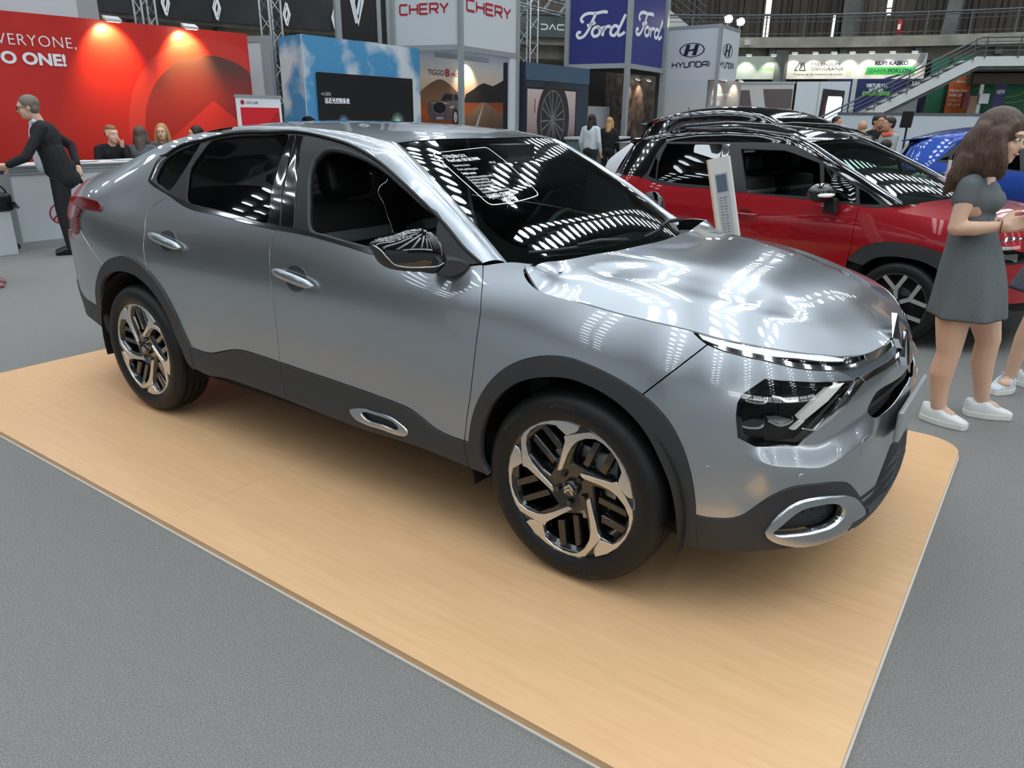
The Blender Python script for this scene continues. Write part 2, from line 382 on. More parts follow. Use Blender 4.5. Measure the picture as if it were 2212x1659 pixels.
class Body:
    """flank surface: plan outline pushed inwards by a height profile that changes along the car"""
    def __init__(s, plan, zr, dt, ridge=None):
        d = [0.]
        for a, b in zip(plan, plan[1:]): d.append(d[-1] + math.dist(a, b))
        s.st = np.array(d); s.pl = nspline(s.st, plan); s.smax = d[-1]; ks = sorted(dt)
        s.drow = nspline([s.st[k] for k in ks], [dt[k] for k in ks])
        s.zt = np.array(zr); n = len(zr); h = s.h = np.diff(s.zt); A = np.eye(n)
        for i in range(1, n - 1): A[i, i - 1] = h[i - 1]; A[i, i] = 2 * (h[i - 1] + h[i]); A[i, i + 1] = h[i]
        s.Ai = np.linalg.inv(A); s.rg = None
        if ridge: a = np.array(ridge); s.rg = (nspline(a[:, 0], a[:, 1]), a[0, 0], a[-1, 0])
    def d(s, q, z):
        P = s.drow(q); B = np.zeros_like(P); h = s.h
        B[..., 1:-1] = 6 * ((P[..., 2:] - P[..., 1:-1]) / h[1:] - (P[..., 1:-1] - P[..., :-2]) / h[:-1]); M = B @ s.Ai.T
        z = np.clip(z, s.zt[0], s.zt[-1]); i = np.clip(np.searchsorted(s.zt, z) - 1, 0, len(s.zt) - 2)
        a = (s.zt[i + 1] - z) / h[i]; b = (z - s.zt[i]) / h[i]; hh = h[i] ** 2 / 6
        g = lambda Q, k: np.take_along_axis(Q, k[..., None], -1)[..., 0]
        return a * g(P, i) + b * g(P, i + 1) + (a**3 - a) * hh * g(M, i) + (b**3 - b) * hh * g(M, i + 1)
    def ridge(s, q, z):
        if s.rg is None: return 0 * q
        f, a, b = s.rg; zc = f(np.clip(q, a, b))[..., 0]
        w = np.clip((q - a) / .12, 0, 1) * np.clip((b - q) / .2, 0, 1); w = w * w * (3 - 2 * w); t = z - zc
        up = np.clip(1 - t / .075, 0, 1); dn = np.clip(1 + t / .16, 0, 1); dn = dn * dn * (3 - 2 * dn); up = up * up * (2 - up)
        return .024 * w * np.where(t > 0, up, dn)
    def __call__(s, q, z, off=0.):
        q = np.asarray(q, float); z = np.asarray(z, float); q, z = np.broadcast_arrays(q, z)
        qc = np.clip(q, 2e-3, s.smax - 2e-3); p = s.pl(qc); t = s.pl(qc + 1e-3) - s.pl(qc - 1e-3)
        t = t / np.linalg.norm(t, axis=-1, keepdims=True); n = np.stack([t[..., 1], -t[..., 0]], -1)
        w_ = p - n * (s.d(qc, z) - off - s.ridge(qc, z))[..., None]
        w_ = w_ + t * (q - qc)[..., None]
        return np.stack([w_[..., 0], w_[..., 1], z], -1)
    def at(s, off): return lambda a, b: s(a, b, off)
class TPS:
    """thin-plate height surface z(x,y) through control points, mirrored about y=0"""
    def __init__(s, pts, lam=1e-5):
        pts = np.array([q for p in pts for q in ({(p[0], p[1], p[2]), (p[0], -p[1], p[2])})]); s.c = pts[:, :2]; n = len(pts)
        K = s.k(s.c) + lam * np.eye(n); Q = np.c_[np.ones(n), s.c]; A = np.block([[K, Q], [Q.T, np.zeros((3, 3))]])
        s.w = np.linalg.solve(A, np.r_[pts[:, 2], 0, 0, 0])
    def k(s, X):
        r2 = ((X[:, None] - s.c[None]) ** 2).sum(-1); return .5 * r2 * np.log(np.maximum(r2, 1e-12))
    def __call__(s, x, y):
        X = np.c_[np.ravel(x), np.ravel(y)]; return (np.c_[s.k(X), np.ones(len(X)), X] @ s.w).reshape(np.shape(x))
# silver car: outlines on the flank surface, as (distance along plan outline, height) in metres
K = {
 'ridge': [(4.879, 0.651), (4.909, 0.611), (4.955, 0.584), (5.005, 0.573), (5.072, 0.565), (5.149, 0.557), (5.193, 0.566), (5.269, 0.586), (5.408, 0.616), (5.532, 0.626)],
 'quarter_in': [(1.792, 1.331), (1.754, 1.314), (1.736, 1.275), (1.736, 1.227)],
 'rear_glass': [(2.144, 1.42), (2.191, 1.43), (2.365, 1.448), (2.553, 1.455), (2.71, 1.451), (2.726, 1.327), (2.746, 1.216), (2.778, 1.108), (2.638, 1.116), (2.398, 1.131), (2.228, 1.137), (2.125, 1.15), (2.085, 1.216), (2.058, 1.288), (2.094, 1.352)],
 'quarter_glass': [(2.058, 1.408), (1.954, 1.386), (1.862, 1.359), (1.788, 1.319), (1.764, 1.277), (1.763, 1.228), (1.851, 1.201), (1.945, 1.185), (1.983, 1.236), (2.029, 1.325)],
 'opening': [(3.062, 1.099), (3.008, 1.196), (2.97, 1.265), (2.946, 1.318), (2.947, 1.359), (2.977, 1.391), (3.036, 1.4), (3.124, 1.392), (3.238, 1.37), (3.353, 1.336), (3.501, 1.272), (3.603, 1.221), (3.684, 1.182), (3.707, 1.114), (3.736, 1.054), (3.545, 1.05), (3.409, 1.062), (3.243, 1.076), (3.143, 1.087)],
 'pillar_r': [(2.72, 1.451), (2.757, 1.455), (2.821, 1.22), (2.868, 1.101), (2.788, 1.107), (2.755, 1.216), (2.735, 1.327)],
 'pillar_f': [(2.763, 1.455), (2.805, 1.451), (2.906, 1.225), (2.957, 1.099), (2.876, 1.101), (2.83, 1.221)],
 'sail': [(3.691, 1.179), (3.73, 1.16), (3.826, 1.1), (3.905, 1.06), (3.811, 1.045), (3.741, 1.052)],
 'head': [(4.955, 0.82), (5.34, 0.78), (5.127, 0.663), (5.073, 0.627), (5.053, 0.626), (4.938, 0.629), (4.886, 0.651), (4.874, 0.716), (4.875, 0.753), (4.886, 0.777)],
 'drl_blade': [(5.234, 0.792), (5.284, 0.783), (5.095, 0.699), (5.083, 0.701), (5.073, 0.713)],
 'drl_tail': [(5.087, 0.698), (5.096, 0.697), (5.064, 0.673), (5.051, 0.673)],
 'head_chrome': [(5.355, 0.782), (5.385, 0.77), (5.135, 0.664), (5.122, 0.665), (5.082, 0.675), (5.086, 0.677), (5.124, 0.669)],
 'lens1': [(4.891, 0.762), (4.916, 0.753), (4.97, 0.754), (4.973, 0.768), (4.94, 0.768)],
 'lens2': [(4.989, 0.771), (5.014, 0.767), (5.037, 0.755), (5.082, 0.754), (5.088, 0.77), (5.037, 0.777)],
 'lens3': [(4.887, 0.683), (4.913, 0.675), (4.964, 0.681), (4.966, 0.703), (4.932, 0.708), (4.903, 0.695)],
 'lens4': [(4.962, 0.716), (5.004, 0.722), (5.06, 0.707), (5.065, 0.699), (5.023, 0.681), (4.978, 0.697)],
 'slot': [(5.387, 0.678), (5.412, 0.699), (5.451, 0.719), (5.507, 0.725), (5.603, 0.722), (5.704, 0.721), (5.774, 0.727), (5.792, 0.698), (5.693, 0.669), (5.606, 0.652), (5.514, 0.645), (5.447, 0.648), (5.406, 0.659)],
 'tow': [(5.32, 0.606), (5.326, 0.61), (5.384, 0.613), (5.398, 0.606), (5.407, 0.576), (5.412, 0.539), (5.398, 0.535), (5.33, 0.539), (5.316, 0.547)],
 'low_grille': [(5.312, 0.458), (5.348, 0.48), (5.402, 0.5), (5.476, 0.501), (5.564, 0.498), (5.632, 0.499), (5.712, 0.498), (5.747, 0.496), (5.77, 0.461), (5.697, 0.434), (5.595, 0.411), (5.502, 0.38), (5.443, 0.337), (5.402, 0.37), (5.348, 0.422)],
 'clad_top': [(4.786, 0.381), (4.817, 0.378), (4.864, 0.381), (4.9, 0.388), (4.93, 0.404), (4.964, 0.436), (5.004, 0.473), (5.055, 0.5), (5.131, 0.503), (5.218, 0.49), (5.294, 0.462), (5.34, 0.429), (5.417, 0.355), (5.508, 0.287)],
 'clad_bot': [(4.8, 0.258), (4.853, 0.259), (4.951, 0.265), (5.051, 0.273), (5.166, 0.274), (5.309, 0.284), (5.408, 0.284), (5.508, 0.287)],
 'fog_o': [(4.998, 0.342), (5.006, 0.368), (5.06, 0.433), (5.107, 0.454), (5.239, 0.438), (5.316, 0.414), (5.378, 0.369), (5.434, 0.318), (5.446, 0.288), (5.34, 0.279), (5.241, 0.275), (5.132, 0.281), (5.083, 0.293), (5.014, 0.323)],
 'fog_i': [(5.019, 0.347), (5.04, 0.372), (5.085, 0.414), (5.114, 0.427), (5.222, 0.418), (5.274, 0.385), (5.284, 0.359), (5.252, 0.334), (5.165, 0.328), (5.089, 0.33), (5.031, 0.336)],
 'sens': [(4.807, 0.542), (5.078, 0.536)],
 'band1': [(4.715, 0.935), (4.736, 0.922), (4.764, 0.908), (4.798, 0.898), (4.863, 0.885), (4.964, 0.869), (5.073, 0.847), (5.267, 0.82), (5.306, 0.816), (5.366, 0.814), (5.437, 0.816), (5.515, 0.817), (5.603, 0.819), (5.678, 0.824)],
 'lamp_top': [(4.73, 0.932), (4.802, 0.92), (4.881, 0.91), (4.999, 0.895), (5.084, 0.883), (5.208, 0.867), (5.307, 0.847)],
 'lamp_bot': [(4.746, 0.92), (4.796, 0.907), (4.862, 0.897), (4.965, 0.882), (5.08, 0.871), (5.2, 0.853), (5.302, 0.84)],
 'band2': [(5.267, 0.819), (5.348, 0.784)],
 'chrome2_t': [(5.366, 0.786), (5.441, 0.79), (5.55, 0.792), (5.659, 0.795), (5.691, 0.798)],
 'chrome2_b': [(5.721, 0.783), (5.655, 0.777), (5.535, 0.774), (5.429, 0.772), (5.391, 0.768)],
 'side_o': [(3.304, 0.395), (3.325, 0.406), (3.372, 0.418), (3.423, 0.419), (3.529, 0.42), (3.569, 0.411), (3.624, 0.382), (3.619, 0.365), (3.587, 0.357), (3.488, 0.357), (3.38, 0.358), (3.325, 0.371)],
 'side_i': [(3.368, 0.397), (3.389, 0.407), (3.456, 0.41), (3.521, 0.409), (3.553, 0.404), (3.581, 0.384), (3.573, 0.377), (3.489, 0.376), (3.39, 0.38)],
 'tail_a': [(0.916, 1.07), (0.916, 1.082), (1.079, 1.096), (1.31, 1.087), (1.353, 1.071), (1.36, 1.052), (1.329, 1.044), (1.173, 1.041), (1.055, 1.049)],
 'tail_b': [(1.065, 1.047), (1.147, 1.036), (1.106, 0.99), (1.121, 0.927), (1.074, 0.898), (1.001, 0.926), (0.997, 0.962), (1.065, 0.998)],
 'rb_top': [(0.998, 0.914), (1.073, 0.892), (1.128, 0.928)],
 'rclad': [(0.916, 0.615), (0.927, 0.584), (1.007, 0.534), (1.107, 0.519), (1.203, 0.513)],
 'rclad_b': [(0.889, 0.559), (0.809, 0.435), (1.064, 0.399), (1.282, 0.37)],
 'handle_r': [(1.881, 0.979), (2.182, 0.944)],
 'handle_f': [(2.878, 0.923), (3.135, 0.89)],
 'cup_r': [(1.964, 0.982), (1.996, 1.001), (2.059, 1.007), (2.103, 0.989), (2.114, 0.972), (2.107, 0.93), (2.072, 0.916), (2.019, 0.913), (1.98, 0.934)],
 'cup_f': [(2.949, 0.931), (2.969, 0.948), (3.017, 0.953), (3.058, 0.941), (3.071, 0.924), (3.065, 0.872), (3.041, 0.854), (2.996, 0.851), (2.958, 0.872)],
 'bar_r': [(1.881, 0.979), (1.935, 0.985), (2.003, 0.98), (2.124, 0.97), (2.173, 0.962), (2.177, 0.946), (2.132, 0.937), (1.991, 0.946), (1.899, 0.956)],
 'bar_f': [(2.877, 0.925), (2.923, 0.93), (2.999, 0.92), (3.086, 0.917), (3.13, 0.906), (3.132, 0.885), (3.09, 0.88), (2.972, 0.888), (2.887, 0.907)],
 'arch_f_o': [(3.927, 0.414), (3.939, 0.492), (3.966, 0.572), (4.015, 0.656), (4.077, 0.724), (4.146, 0.77), (4.218, 0.799), (4.272, 0.811), (4.335, 0.815), (4.399, 0.806), (4.466, 0.791), (4.531, 0.77), (4.59, 0.744), (4.639, 0.712), (4.684, 0.669), (4.72, 0.614), (4.746, 0.557), (4.765, 0.497), (4.779, 0.434), (4.787, 0.379)],
 'arch_f_i': [(4.015, 0.311), (3.989, 0.343), (3.978, 0.399), (3.985, 0.47), (4.014, 0.551), (4.065, 0.629), (4.133, 0.689), (4.202, 0.724), (4.268, 0.743), (4.343, 0.752), (4.406, 0.745), (4.468, 0.729), (4.529, 0.701), (4.585, 0.66), (4.631, 0.607), (4.667, 0.546), (4.7, 0.478), (4.721, 0.407), (4.733, 0.333), (4.74, 0.252)],
 'arch_r_o': [(1.198, 0.455), (1.219, 0.521), (1.242, 0.605), (1.29, 0.678), (1.385, 0.764), (1.492, 0.814), (1.607, 0.839), (1.69, 0.84), (1.783, 0.824), (1.86, 0.795), (1.95, 0.743), (2.019, 0.676), (2.069, 0.6), (2.107, 0.522), (2.153, 0.445)],
 'arch_r_i': [(1.281, 0.369), (1.275, 0.455), (1.291, 0.533), (1.308, 0.609), (1.359, 0.681), (1.436, 0.726), (1.541, 0.754), (1.654, 0.763), (1.747, 0.754), (1.834, 0.727), (1.914, 0.684), (1.973, 0.627), (2.016, 0.561), (2.046, 0.487), (2.082, 0.426), (2.119, 0.365), (2.162, 0.337)],
 'sill_top': [(2.152, 0.452), (2.226, 0.447), (2.324, 0.452), (2.409, 0.475), (2.518, 0.505), (2.597, 0.514), (2.692, 0.513), (2.851, 0.508), (3.032, 0.502), (3.261, 0.495), (3.432, 0.489), (3.554, 0.483), (3.632, 0.475), (3.693, 0.454), (3.752, 0.43), (3.818, 0.417), (3.903, 0.415), (3.926, 0.415)],
 'sill_bot': [(2.165, 0.344), (2.288, 0.331), (2.416, 0.348), (2.612, 0.35), (2.886, 0.344), (3.117, 0.333), (3.382, 0.324), (3.627, 0.329), (3.776, 0.323), (3.924, 0.311), (4.005, 0.306)],
 'seam_fd': [(3.922, 1.053), (3.945, 0.994), (3.967, 0.902), (3.964, 0.806), (3.958, 0.737), (3.938, 0.607), (3.915, 0.504), (3.903, 0.415)],
 'seam_dd': [(2.861, 1.083), (2.851, 1.068), (2.833, 1.033), (2.83, 0.995), (2.834, 0.957), (2.846, 0.895), (2.863, 0.823), (2.864, 0.721), (2.857, 0.64), (2.842, 0.507)],
 'seam_qd': [(1.934, 1.165), (1.911, 1.141), (1.849, 1.112), (1.806, 1.078), (1.795, 1.044), (1.812, 0.996), (1.817, 0.946), (1.818, 0.912), (1.832, 0.867), (1.851, 0.798)],
 'seam_bq': [(1.128, 0.928), (1.182, 0.892), (1.261, 0.839), (1.325, 0.802), (1.383, 0.769)],
 'seam_fb': [(4.764, 0.908), (4.714, 0.865), (4.669, 0.823), (4.63, 0.785), (4.59, 0.744)],
 'hood_side': [(4.114, 1.075), (4.092, 1.065), (4.085, 1.053), (4.097, 1.036), (4.132, 1.014), (4.172, 0.999), (4.221, 0.992), (4.323, 0.982), (4.441, 0.968), (4.552, 0.957), (4.659, 0.946), (4.713, 0.939)],
 'hood_front': [(4.723, 0.938), (4.801, 0.925), (4.881, 0.916), (4.999, 0.899), (5.085, 0.887), (5.21, 0.87), (5.294, 0.855), (5.349, 0.848), (5.432, 0.839), (5.537, 0.837), (5.626, 0.838), (5.673, 0.842)],
 'belt_lo': [(3.917, 1.055), (3.814, 1.037), (3.683, 1.029), (3.551, 1.033), (3.416, 1.042), (3.248, 1.06), (2.989, 1.08), (2.853, 1.082), (2.649, 1.091), (2.41, 1.107), (2.21, 1.114), (2.096, 1.129), (1.934, 1.165), (1.78, 1.193), (1.717, 1.211)],
 'belt_hi': [(3.915, 1.058), (3.812, 1.043), (3.679, 1.041), (3.546, 1.047), (3.411, 1.058), (3.244, 1.073), (2.983, 1.095), (2.856, 1.097), (2.641, 1.11), (2.401, 1.126), (2.231, 1.131), (2.129, 1.145), (1.947, 1.17), (1.725, 1.223)],
 'dlo_top': [(3.915, 1.058), (3.824, 1.103), (3.728, 1.167), (3.597, 1.242), (3.456, 1.313), (3.298, 1.378), (3.137, 1.423), (2.977, 1.449), (2.746, 1.47), (2.544, 1.464), (2.413, 1.462), (2.282, 1.454), (2.18, 1.44), (2.094, 1.425), (2.056, 1.419), (1.938, 1.402), (1.845, 1.375), (1.787, 1.346), (1.73, 1.333)],
 'quarter_edge': [(1.757, 1.336), (1.719, 1.323), (1.708, 1.278), (1.709, 1.219)],
}
PLAN = [(-3.72, 0), (-3.71, -0.32), (-3.67, -0.56), (-3.53, -0.75), (-3.28, -0.83), (-2.95, -0.862), (-2.67, -0.872), (-2.2, -0.884), (-1.6, -0.888), (-1.0, -0.888), (-0.5, -0.888), (-0.1, -0.886), (0.2, -0.872), (0.42, -0.835), (0.59, -0.762), (0.715, -0.645), (0.8, -0.48), (0.85, -0.27), (0.87, 0)]
ZR = [0.12, 0.25, 0.35, 0.45, 0.55, 0.65, 0.75, 0.85, 0.95, 1.05, 1.15, 1.25, 1.35, 1.45, 1.52]
DT = {0: [0.14, 0.05, 0.02, 0.01, 0.0, 0.0, 0.0, 0.01, 0.03, 0.07, 0.16, 0.4, 0.8, 1.2, 1.5], 4: [0.12, 0.05, 0.02, 0.01, 0.0, 0.0, 0.0, 0.0, 0.008, 0.035, 0.105, 0.21, 0.33, 0.45, 0.55], 6: [0.1, 0.03, 0.01, 0.0, -0.003, -0.004, 0.0, 0.008, 0.028, 0.065, 0.115, 0.175, 0.24, 0.32, 0.4], 7: [0.1, 0.03, 0.008, 0.008, 0.006, 0.002, 0.0, 0.006, 0.026, 0.06, 0.105, 0.158, 0.215, 0.285, 0.36], 9: [0.1, 0.03, 0.005, 0.012, 0.012, 0.004, 0.0, 0.006, 0.026, 0.058, 0.1, 0.15, 0.205, 0.275, 0.35], 11: [0.08, 0.03, 0.01, 0.004, 0.0, -0.003, 0.0, 0.016, 0.055, 0.125, 0.2, 0.27, 0.34, 0.42, 0.5], 13: [0.07, 0.03, 0.006, 0.0, 0.0, 0.004, 0.016, 0.048, 0.11, 0.2, 0.32, 0.45, 0.6, 0.7, 0.8], 15: [0.07, 0.02, 0.0, 0.0, 0.006, 0.018, 0.04, 0.085, 0.16, 0.28, 0.4, 0.5, 0.6, 0.7, 0.8], 18: [0.09, 0.03, 0.01, 0.0, 0.0, 0.008, 0.028, 0.075, 0.15, 0.28, 0.4, 0.5, 0.6, 0.7, 0.8]}
# ------------------------------------------------------------------ silver crossover sedan
M_silver = mat('silver_paint', S8(178, 183, 188), .29, .90, 1., .010)
M_black = mat('black_gloss', (.006, .006, .007), .08, 0, 1., .01)
M_clad = mat('cladding_plastic', S8(56, 57, 58), .5, 0, 0, spec=.4)
M_rub = mat('rubber', (.012, .012, .012), .55)
M_trim = mat('black_trim', (.014, .014, .015), .4)
M_chrome = mat('chrome', (.85, .86, .88), .08, 1.)
M_satin = mat('satin_chrome', (.55, .57, .6), .22, 1.)
M_dark = mat('dark_void', (.006, .006, .006), .8)
M_glass = glassmat('clear_green_glass', (.62, .78, .70))
M_priv = glassmat('privacy_glass', (.05, .055, .055))
M_sun = mat('sunstrip', (.01, .012, .012), .1, 0, 1.)
BS = Body(PLAN, ZR, DT, K['ridge'])
CAR = root('compact_crossover_sedan', 'silver four-door crossover sedan on the orange wooden platform', 'car', (0, 0, 0))
ST = .02
sm = lambda k: crom(K[k], ST)
def P2(*idx): return [K[k][i] for k, i in idx]
def both(name, poly, m, **kw):
    r = []
    for sd in (1, -1): r.append(patch(name, kw.pop('fn', BS) if sd == -2 else kw.get('fn_', BS), poly, m, kw.get('par', CAR), kw.get('res', .035), kw.get('holes', ()), kw.get('gap', 0), kw.get('thick', .004), sd, kw.get('flip', False), True, kw.get('off'), kw.get('extra', ())))
    return r
rv = lambda L: list(reversed(L))
def cut(L, a, b):
    """part of polyline L from the point nearest a to the point nearest b"""
    i = min(range(len(L)), key=lambda k: math.dist(L[k], a)); j = min(range(len(L)), key=lambda k: math.dist(L[k], b))
    return L[i:j + 1] if i <= j else L[j:i + 1][::-1]
afo, afi, aro, ari = sm('arch_f_o'), sm('arch_f_i'), sm('arch_r_o'), sm('arch_r_i')
stp, sbt = sm('sill_top'), sm('sill_bot')
fd, dd, qd, bq, fb = sm('seam_fd'), sm('seam_dd'), sm('seam_qd'), sm('seam_bq'), sm('seam_fb')
hs, hf = sm('hood_side'), sm('hood_front'); bl, bh, dt_ = sm('belt_lo'), sm('belt_hi'), sm('dlo_top')
b1 = sm('band1')
G = .0022
# roof edge (where the flank turns into the roof): along-plan s and height
REDGE_X = [-1.035, -1.25, -1.5, -1.8, -2.05, -2.32, -2.55, -2.75, -3.0, -3.3, -3.5, -3.63, -3.71]
REDGE_Y = [-.555, -.562, -.566, -.570, -.572, -.575, -.578, -.582, -.590, -.600, -.585, -.50, -.40]
REDGE_Z = [1.437, 1.468, 1.483, 1.490, 1.484, 1.455, 1.414, 1.362, 1.284, 1.207, 1.140, 1.08, 1.03]
redge = nspline(REDGE_X[::-1], np.c_[REDGE_Y, REDGE_Z][::-1])
def s_of_x(x): ss = np.linspace(0, BS.smax, 3000); return float(np.interp(x, BS.pl(ss)[:, 0], ss))
def c2_on_body(x):
    """(s,z) on the flank under the roof edge at x"""
    y, z = redge(np.array(x)); s0 = s_of_x(x)
    for _ in range(12):
        q = BS(s0, z); s0 += (x - q[0]) * .9
    return (float(s0), float(z))
tail_top = [c2_on_body(x) for x in (-2.3, -2.4, -2.55, -2.7, -2.85, -3.0, -3.15, -3.3, -3.42, -3.5)]
# quarter panel: from rear door seam, round the quarter window, up to the roof edge, down the tail
qe = sm('quarter_edge')
tipq = min(dt_, key=lambda q: math.dist(q, K['dlo_top'][-5]))
bl_q = cut(bl, K['seam_qd'][0], bl[-1])
quarter = join(rv(cut(aro, K['seam_bq'][-1], K['seam_qd'][-1])), [], rv(bq), [K['seam_bq'][0], (K['tail_a'][0][0], K['tail_a'][0][1] - .1), (.72, 1.09)], rv(crom(tail_top, ST)), [tail_top[0], K['dlo_top'][-8]], cut(dt_, K['dlo_top'][-8], K['dlo_top'][-1]), qe, rv(bl_q), qd)
both('quarter_panel', quarter, M_silver, gap=G)
both('rear_door', join(cut(bl, K['seam_dd'][0], K['seam_qd'][0]), qd, cut(aro, K['seam_qd'][-1], aro[-1]), cut(stp, stp[0], K['seam_dd'][-1]), rv(dd)), M_silver, gap=G)
both('front_door', join(cut(bl, bl[0], K['seam_dd'][0]), dd, cut(stp, K['seam_dd'][-1], K['seam_fd'][-1]), rv(fd)), M_silver, gap=G)
cw = [K['seam_fd'][0], (4.02, 1.073), K['hood_side'][0]]
both('front_fender', join(crom(cw, ST), hs, [hs[-1], K['band1'][0]], cut(b1, K['band1'][0], K['seam_fb'][0]), fb, rv(cut(afo, afo[0], K['seam_fb'][-1])), rv(fd)), M_silver, gap=G, res=.03)
# rear bumper
rb = join([K['seam_bq'][0]], bq, rv(cut(aro, aro[0], K['seam_bq'][-1])), crom(rv(K['rclad']), ST), [(.45, .62), (.02, .62), (.02, .93), (.5, .93)])
both('rear_bumper', rb, M_silver, gap=G)
both('rear_bumper_cladding', join(crom(K['rclad'], ST), [K['rclad'][-1], K['arch_r_i'][0]], crom(rv(K['rclad_b']), ST), [(.45, .30), (.02, .28), (.02, .60), (.45, .60)]), M_clad, off=.002)
both('tailgate', join([(.02, .94), (.5, .94), (.78, .95), (.80, 1.0), (.76, 1.05), (.5, 1.07), (.02, 1.07)]), M_silver)
both('tail_lamp', K['tail_a'], mat('lamp_red', (.12, .002, .004), .12), off=.012, thick=.02)
both('tail_lamp', K['tail_b'], MATS['lamp_red'], off=.010, thick=.02)
# cladding
both('rear_arch_cladding', join(aro, [K['sill_top'][0], K['arch_r_i'][-1]], rv(ari)), M_clad, off=.009, thick=.03)
both('front_arch_cladding', join(afo, [afo[-1], K['clad_bot'][0], K['arch_f_i'][-1]], rv(afi), [K['sill_bot'][-1], K['sill_top'][-1]]), M_clad, off=.009, thick=.03)
sb_dd = K['sill_bot'][4]
sill_r = join(cut(stp, stp[0], K['seam_dd'][-1]), cut(rv(sbt), sb_dd, sbt[0]), [K['sill_bot'][0], K['sill_top'][0]])
sf_end = K['sill_bot'][9]
sill_f = join(cut(stp, K['seam_dd'][-1], K['seam_fd'][-1]), [K['seam_fd'][-1], sf_end], cut(rv(sbt), sf_end, sb_dd))
sill_e = join([K['seam_fd'][-1], K['sill_top'][-1], K['sill_bot'][-1], sf_end])
so, si = crom(K['side_o'], .008, True), crom(K['side_i'], .008, True)
for nm, pl, hl in (('rear_door_cladding', sill_r, ()), ('front_door_cladding', sill_f, (si,)), ('sill_end', sill_e, ())):
    both(nm, pl, M_clad, off=.006, thick=.02, gap=G, holes=hl)
both('side_bump_frame', so, M_satin, holes=(si,), off=.013, thick=.02, res=.01)
both('side_bump_recess', inset(si, -.004), M_clad, off=-.012, thick=0, res=.02)
# sill underside and floor pan
mb = MB(); mb.box((-3.2, -.74, .24), (.42, .74, .32)); mb.obj('floor_pan', M_dark, CAR)
for sd in (1, -1):
    pts = [BS(a, b) for a, b in sbt]; mb = MB(); n = len(pts)
    V = [(q[0], sd * q[1], q[2]) for q in pts] + [(q[0], sd * (q[1] + .12), q[2] - .03) for q in pts]
    mb.add(V, [(i, i + 1, n + i + 1, n + i) for i in range(n - 1)]); mb.obj('sill_underside', M_clad, CAR)
# wheel housings (inner liners)
for xc in (0., -2.67):
    for sd in (1, -1):
        mb = MB(); n = 28; R = .415
        ring = [(xc + R * math.cos(a), R * math.sin(a) + .345) for a in np.linspace(-.25, PI + .25, n)]
        V = [(x, -sd * .87, z) for x, z in ring] + [(x, -sd * .50, z) for x, z in ring]
        mb.add(V, [(i, i + 1, n + i + 1, n + i) for i in range(n - 1)] + [tuple(range(n, 2 * n))]); mb.obj('wheel_housing', M_dark, CAR)
# front bumper with its openings
head = join(*[[q] for q in K['head']]); slot = crom(K['slot'], .015, True); lowg = crom(K['low_grille'], .02, True)
ct, cb = sm('clad_top'), sm('clad_bot')
smx = BS.smax
c2t, c2b = crom(K['chrome2_t'], ST), crom(K['chrome2_b'], ST)
bump = join(fb, cut(afo, K['seam_fb'][-1], afo[-1]), ct, [(5.52, .40), (5.60, .50), (smx - .003, .515)], [(smx - .003, .765)], c2b, [K['head'][1]], [K['band2'][1], K['band2'][0]], rv(cut(b1, K['seam_fb'][0], K['band2'][0])))
rdg = crom(K['ridge'], .012)[4:-4]
both('front_bumper', bump, M_silver, gap=G, res=.014, holes=(head, slot), extra=(rdg, [(a, b + .004) for a, b in rdg], [(a, b - .004) for a, b in rdg]))
both('front_bumper_cladding', join(ct, rv(cb), [K['arch_f_o'][-1]]), M_clad, off=.004, thick=.015, res=.025, holes=(crom(K['fog_i'], .012, True),))
fo, fi = crom(K['fog_o'], .01, True), crom(K['fog_i'], .01, True)
for o in both('fog_surround', fo, M_satin, holes=(fi,), off=.016, thick=.03, res=.012): pass
both('fog_recess', inset(fi, -.006), M_clad, off=-.03, thick=0, res=.02)
both('lower_grille', join([(5.0, .40), (5.28, .47), (5.42, .51), (smx - .003, .525), (smx - .003, .33), (5.45, .28), (5.2, .30)]), M_dark, off=-.03, thick=0, res=.04)
for i in range(34):   # vertical grille fins
    q = 5.33 + i * .0165
    if q > smx - .01: break
    for sd in (1, -1):
        a, b = BS(q, .385, -.012), BS(q, .50, -.008); mb = MB(); mb.bar((a[0], sd * a[1], a[2]), (b[0], sd * b[1], b[2]), .005, .02, up=(0, 1, 0)); mb.obj('grille_fin', M_clad, CAR)
for z0, of in ((.37, .006), (.335, .012), (.295, .018)):
    both('lower_grille_bar', join([(5.34 if z0 < .36 else 5.30, z0 - .012), (smx - .003, z0 - .012 + .01), (smx - .003, z0 + .025), (5.36 if z0 < .36 else 5.32, z0 + .012)]), M_clad, off=of, thick=.02, res=.04)
both('front_lip', join(cb[-8:], [(smx - .003, .27), (smx - .003, .315), (5.5, .31)]), M_clad, off=.02, thick=.03)
# upper slot
both('upper_slot', inset(slot, -.012), M_dark, off=-.035, thick=0, res=.03)
for k in range(2):
    z0 = .672 + .032 * k
    both('slot_slat', [(5.42, z0), (smx - .003, z0 + .012), (smx - .003, z0 + .024), (5.43, z0 + .010)], M_trim, off=-.018, thick=.012, res=.03)
both('tow_cover', crom(K['tow'], .01, True), M_silver, off=.0015, thick=.003, gap=.001)
for q in K['sens']: both('parking_sensor', [(q[0] + .011 * math.cos(a), q[1] + .011 * math.sin(a)) for a in np.linspace(0, 2 * PI, 16, False)], M_silver, off=.003, thick=.006, res=.02)
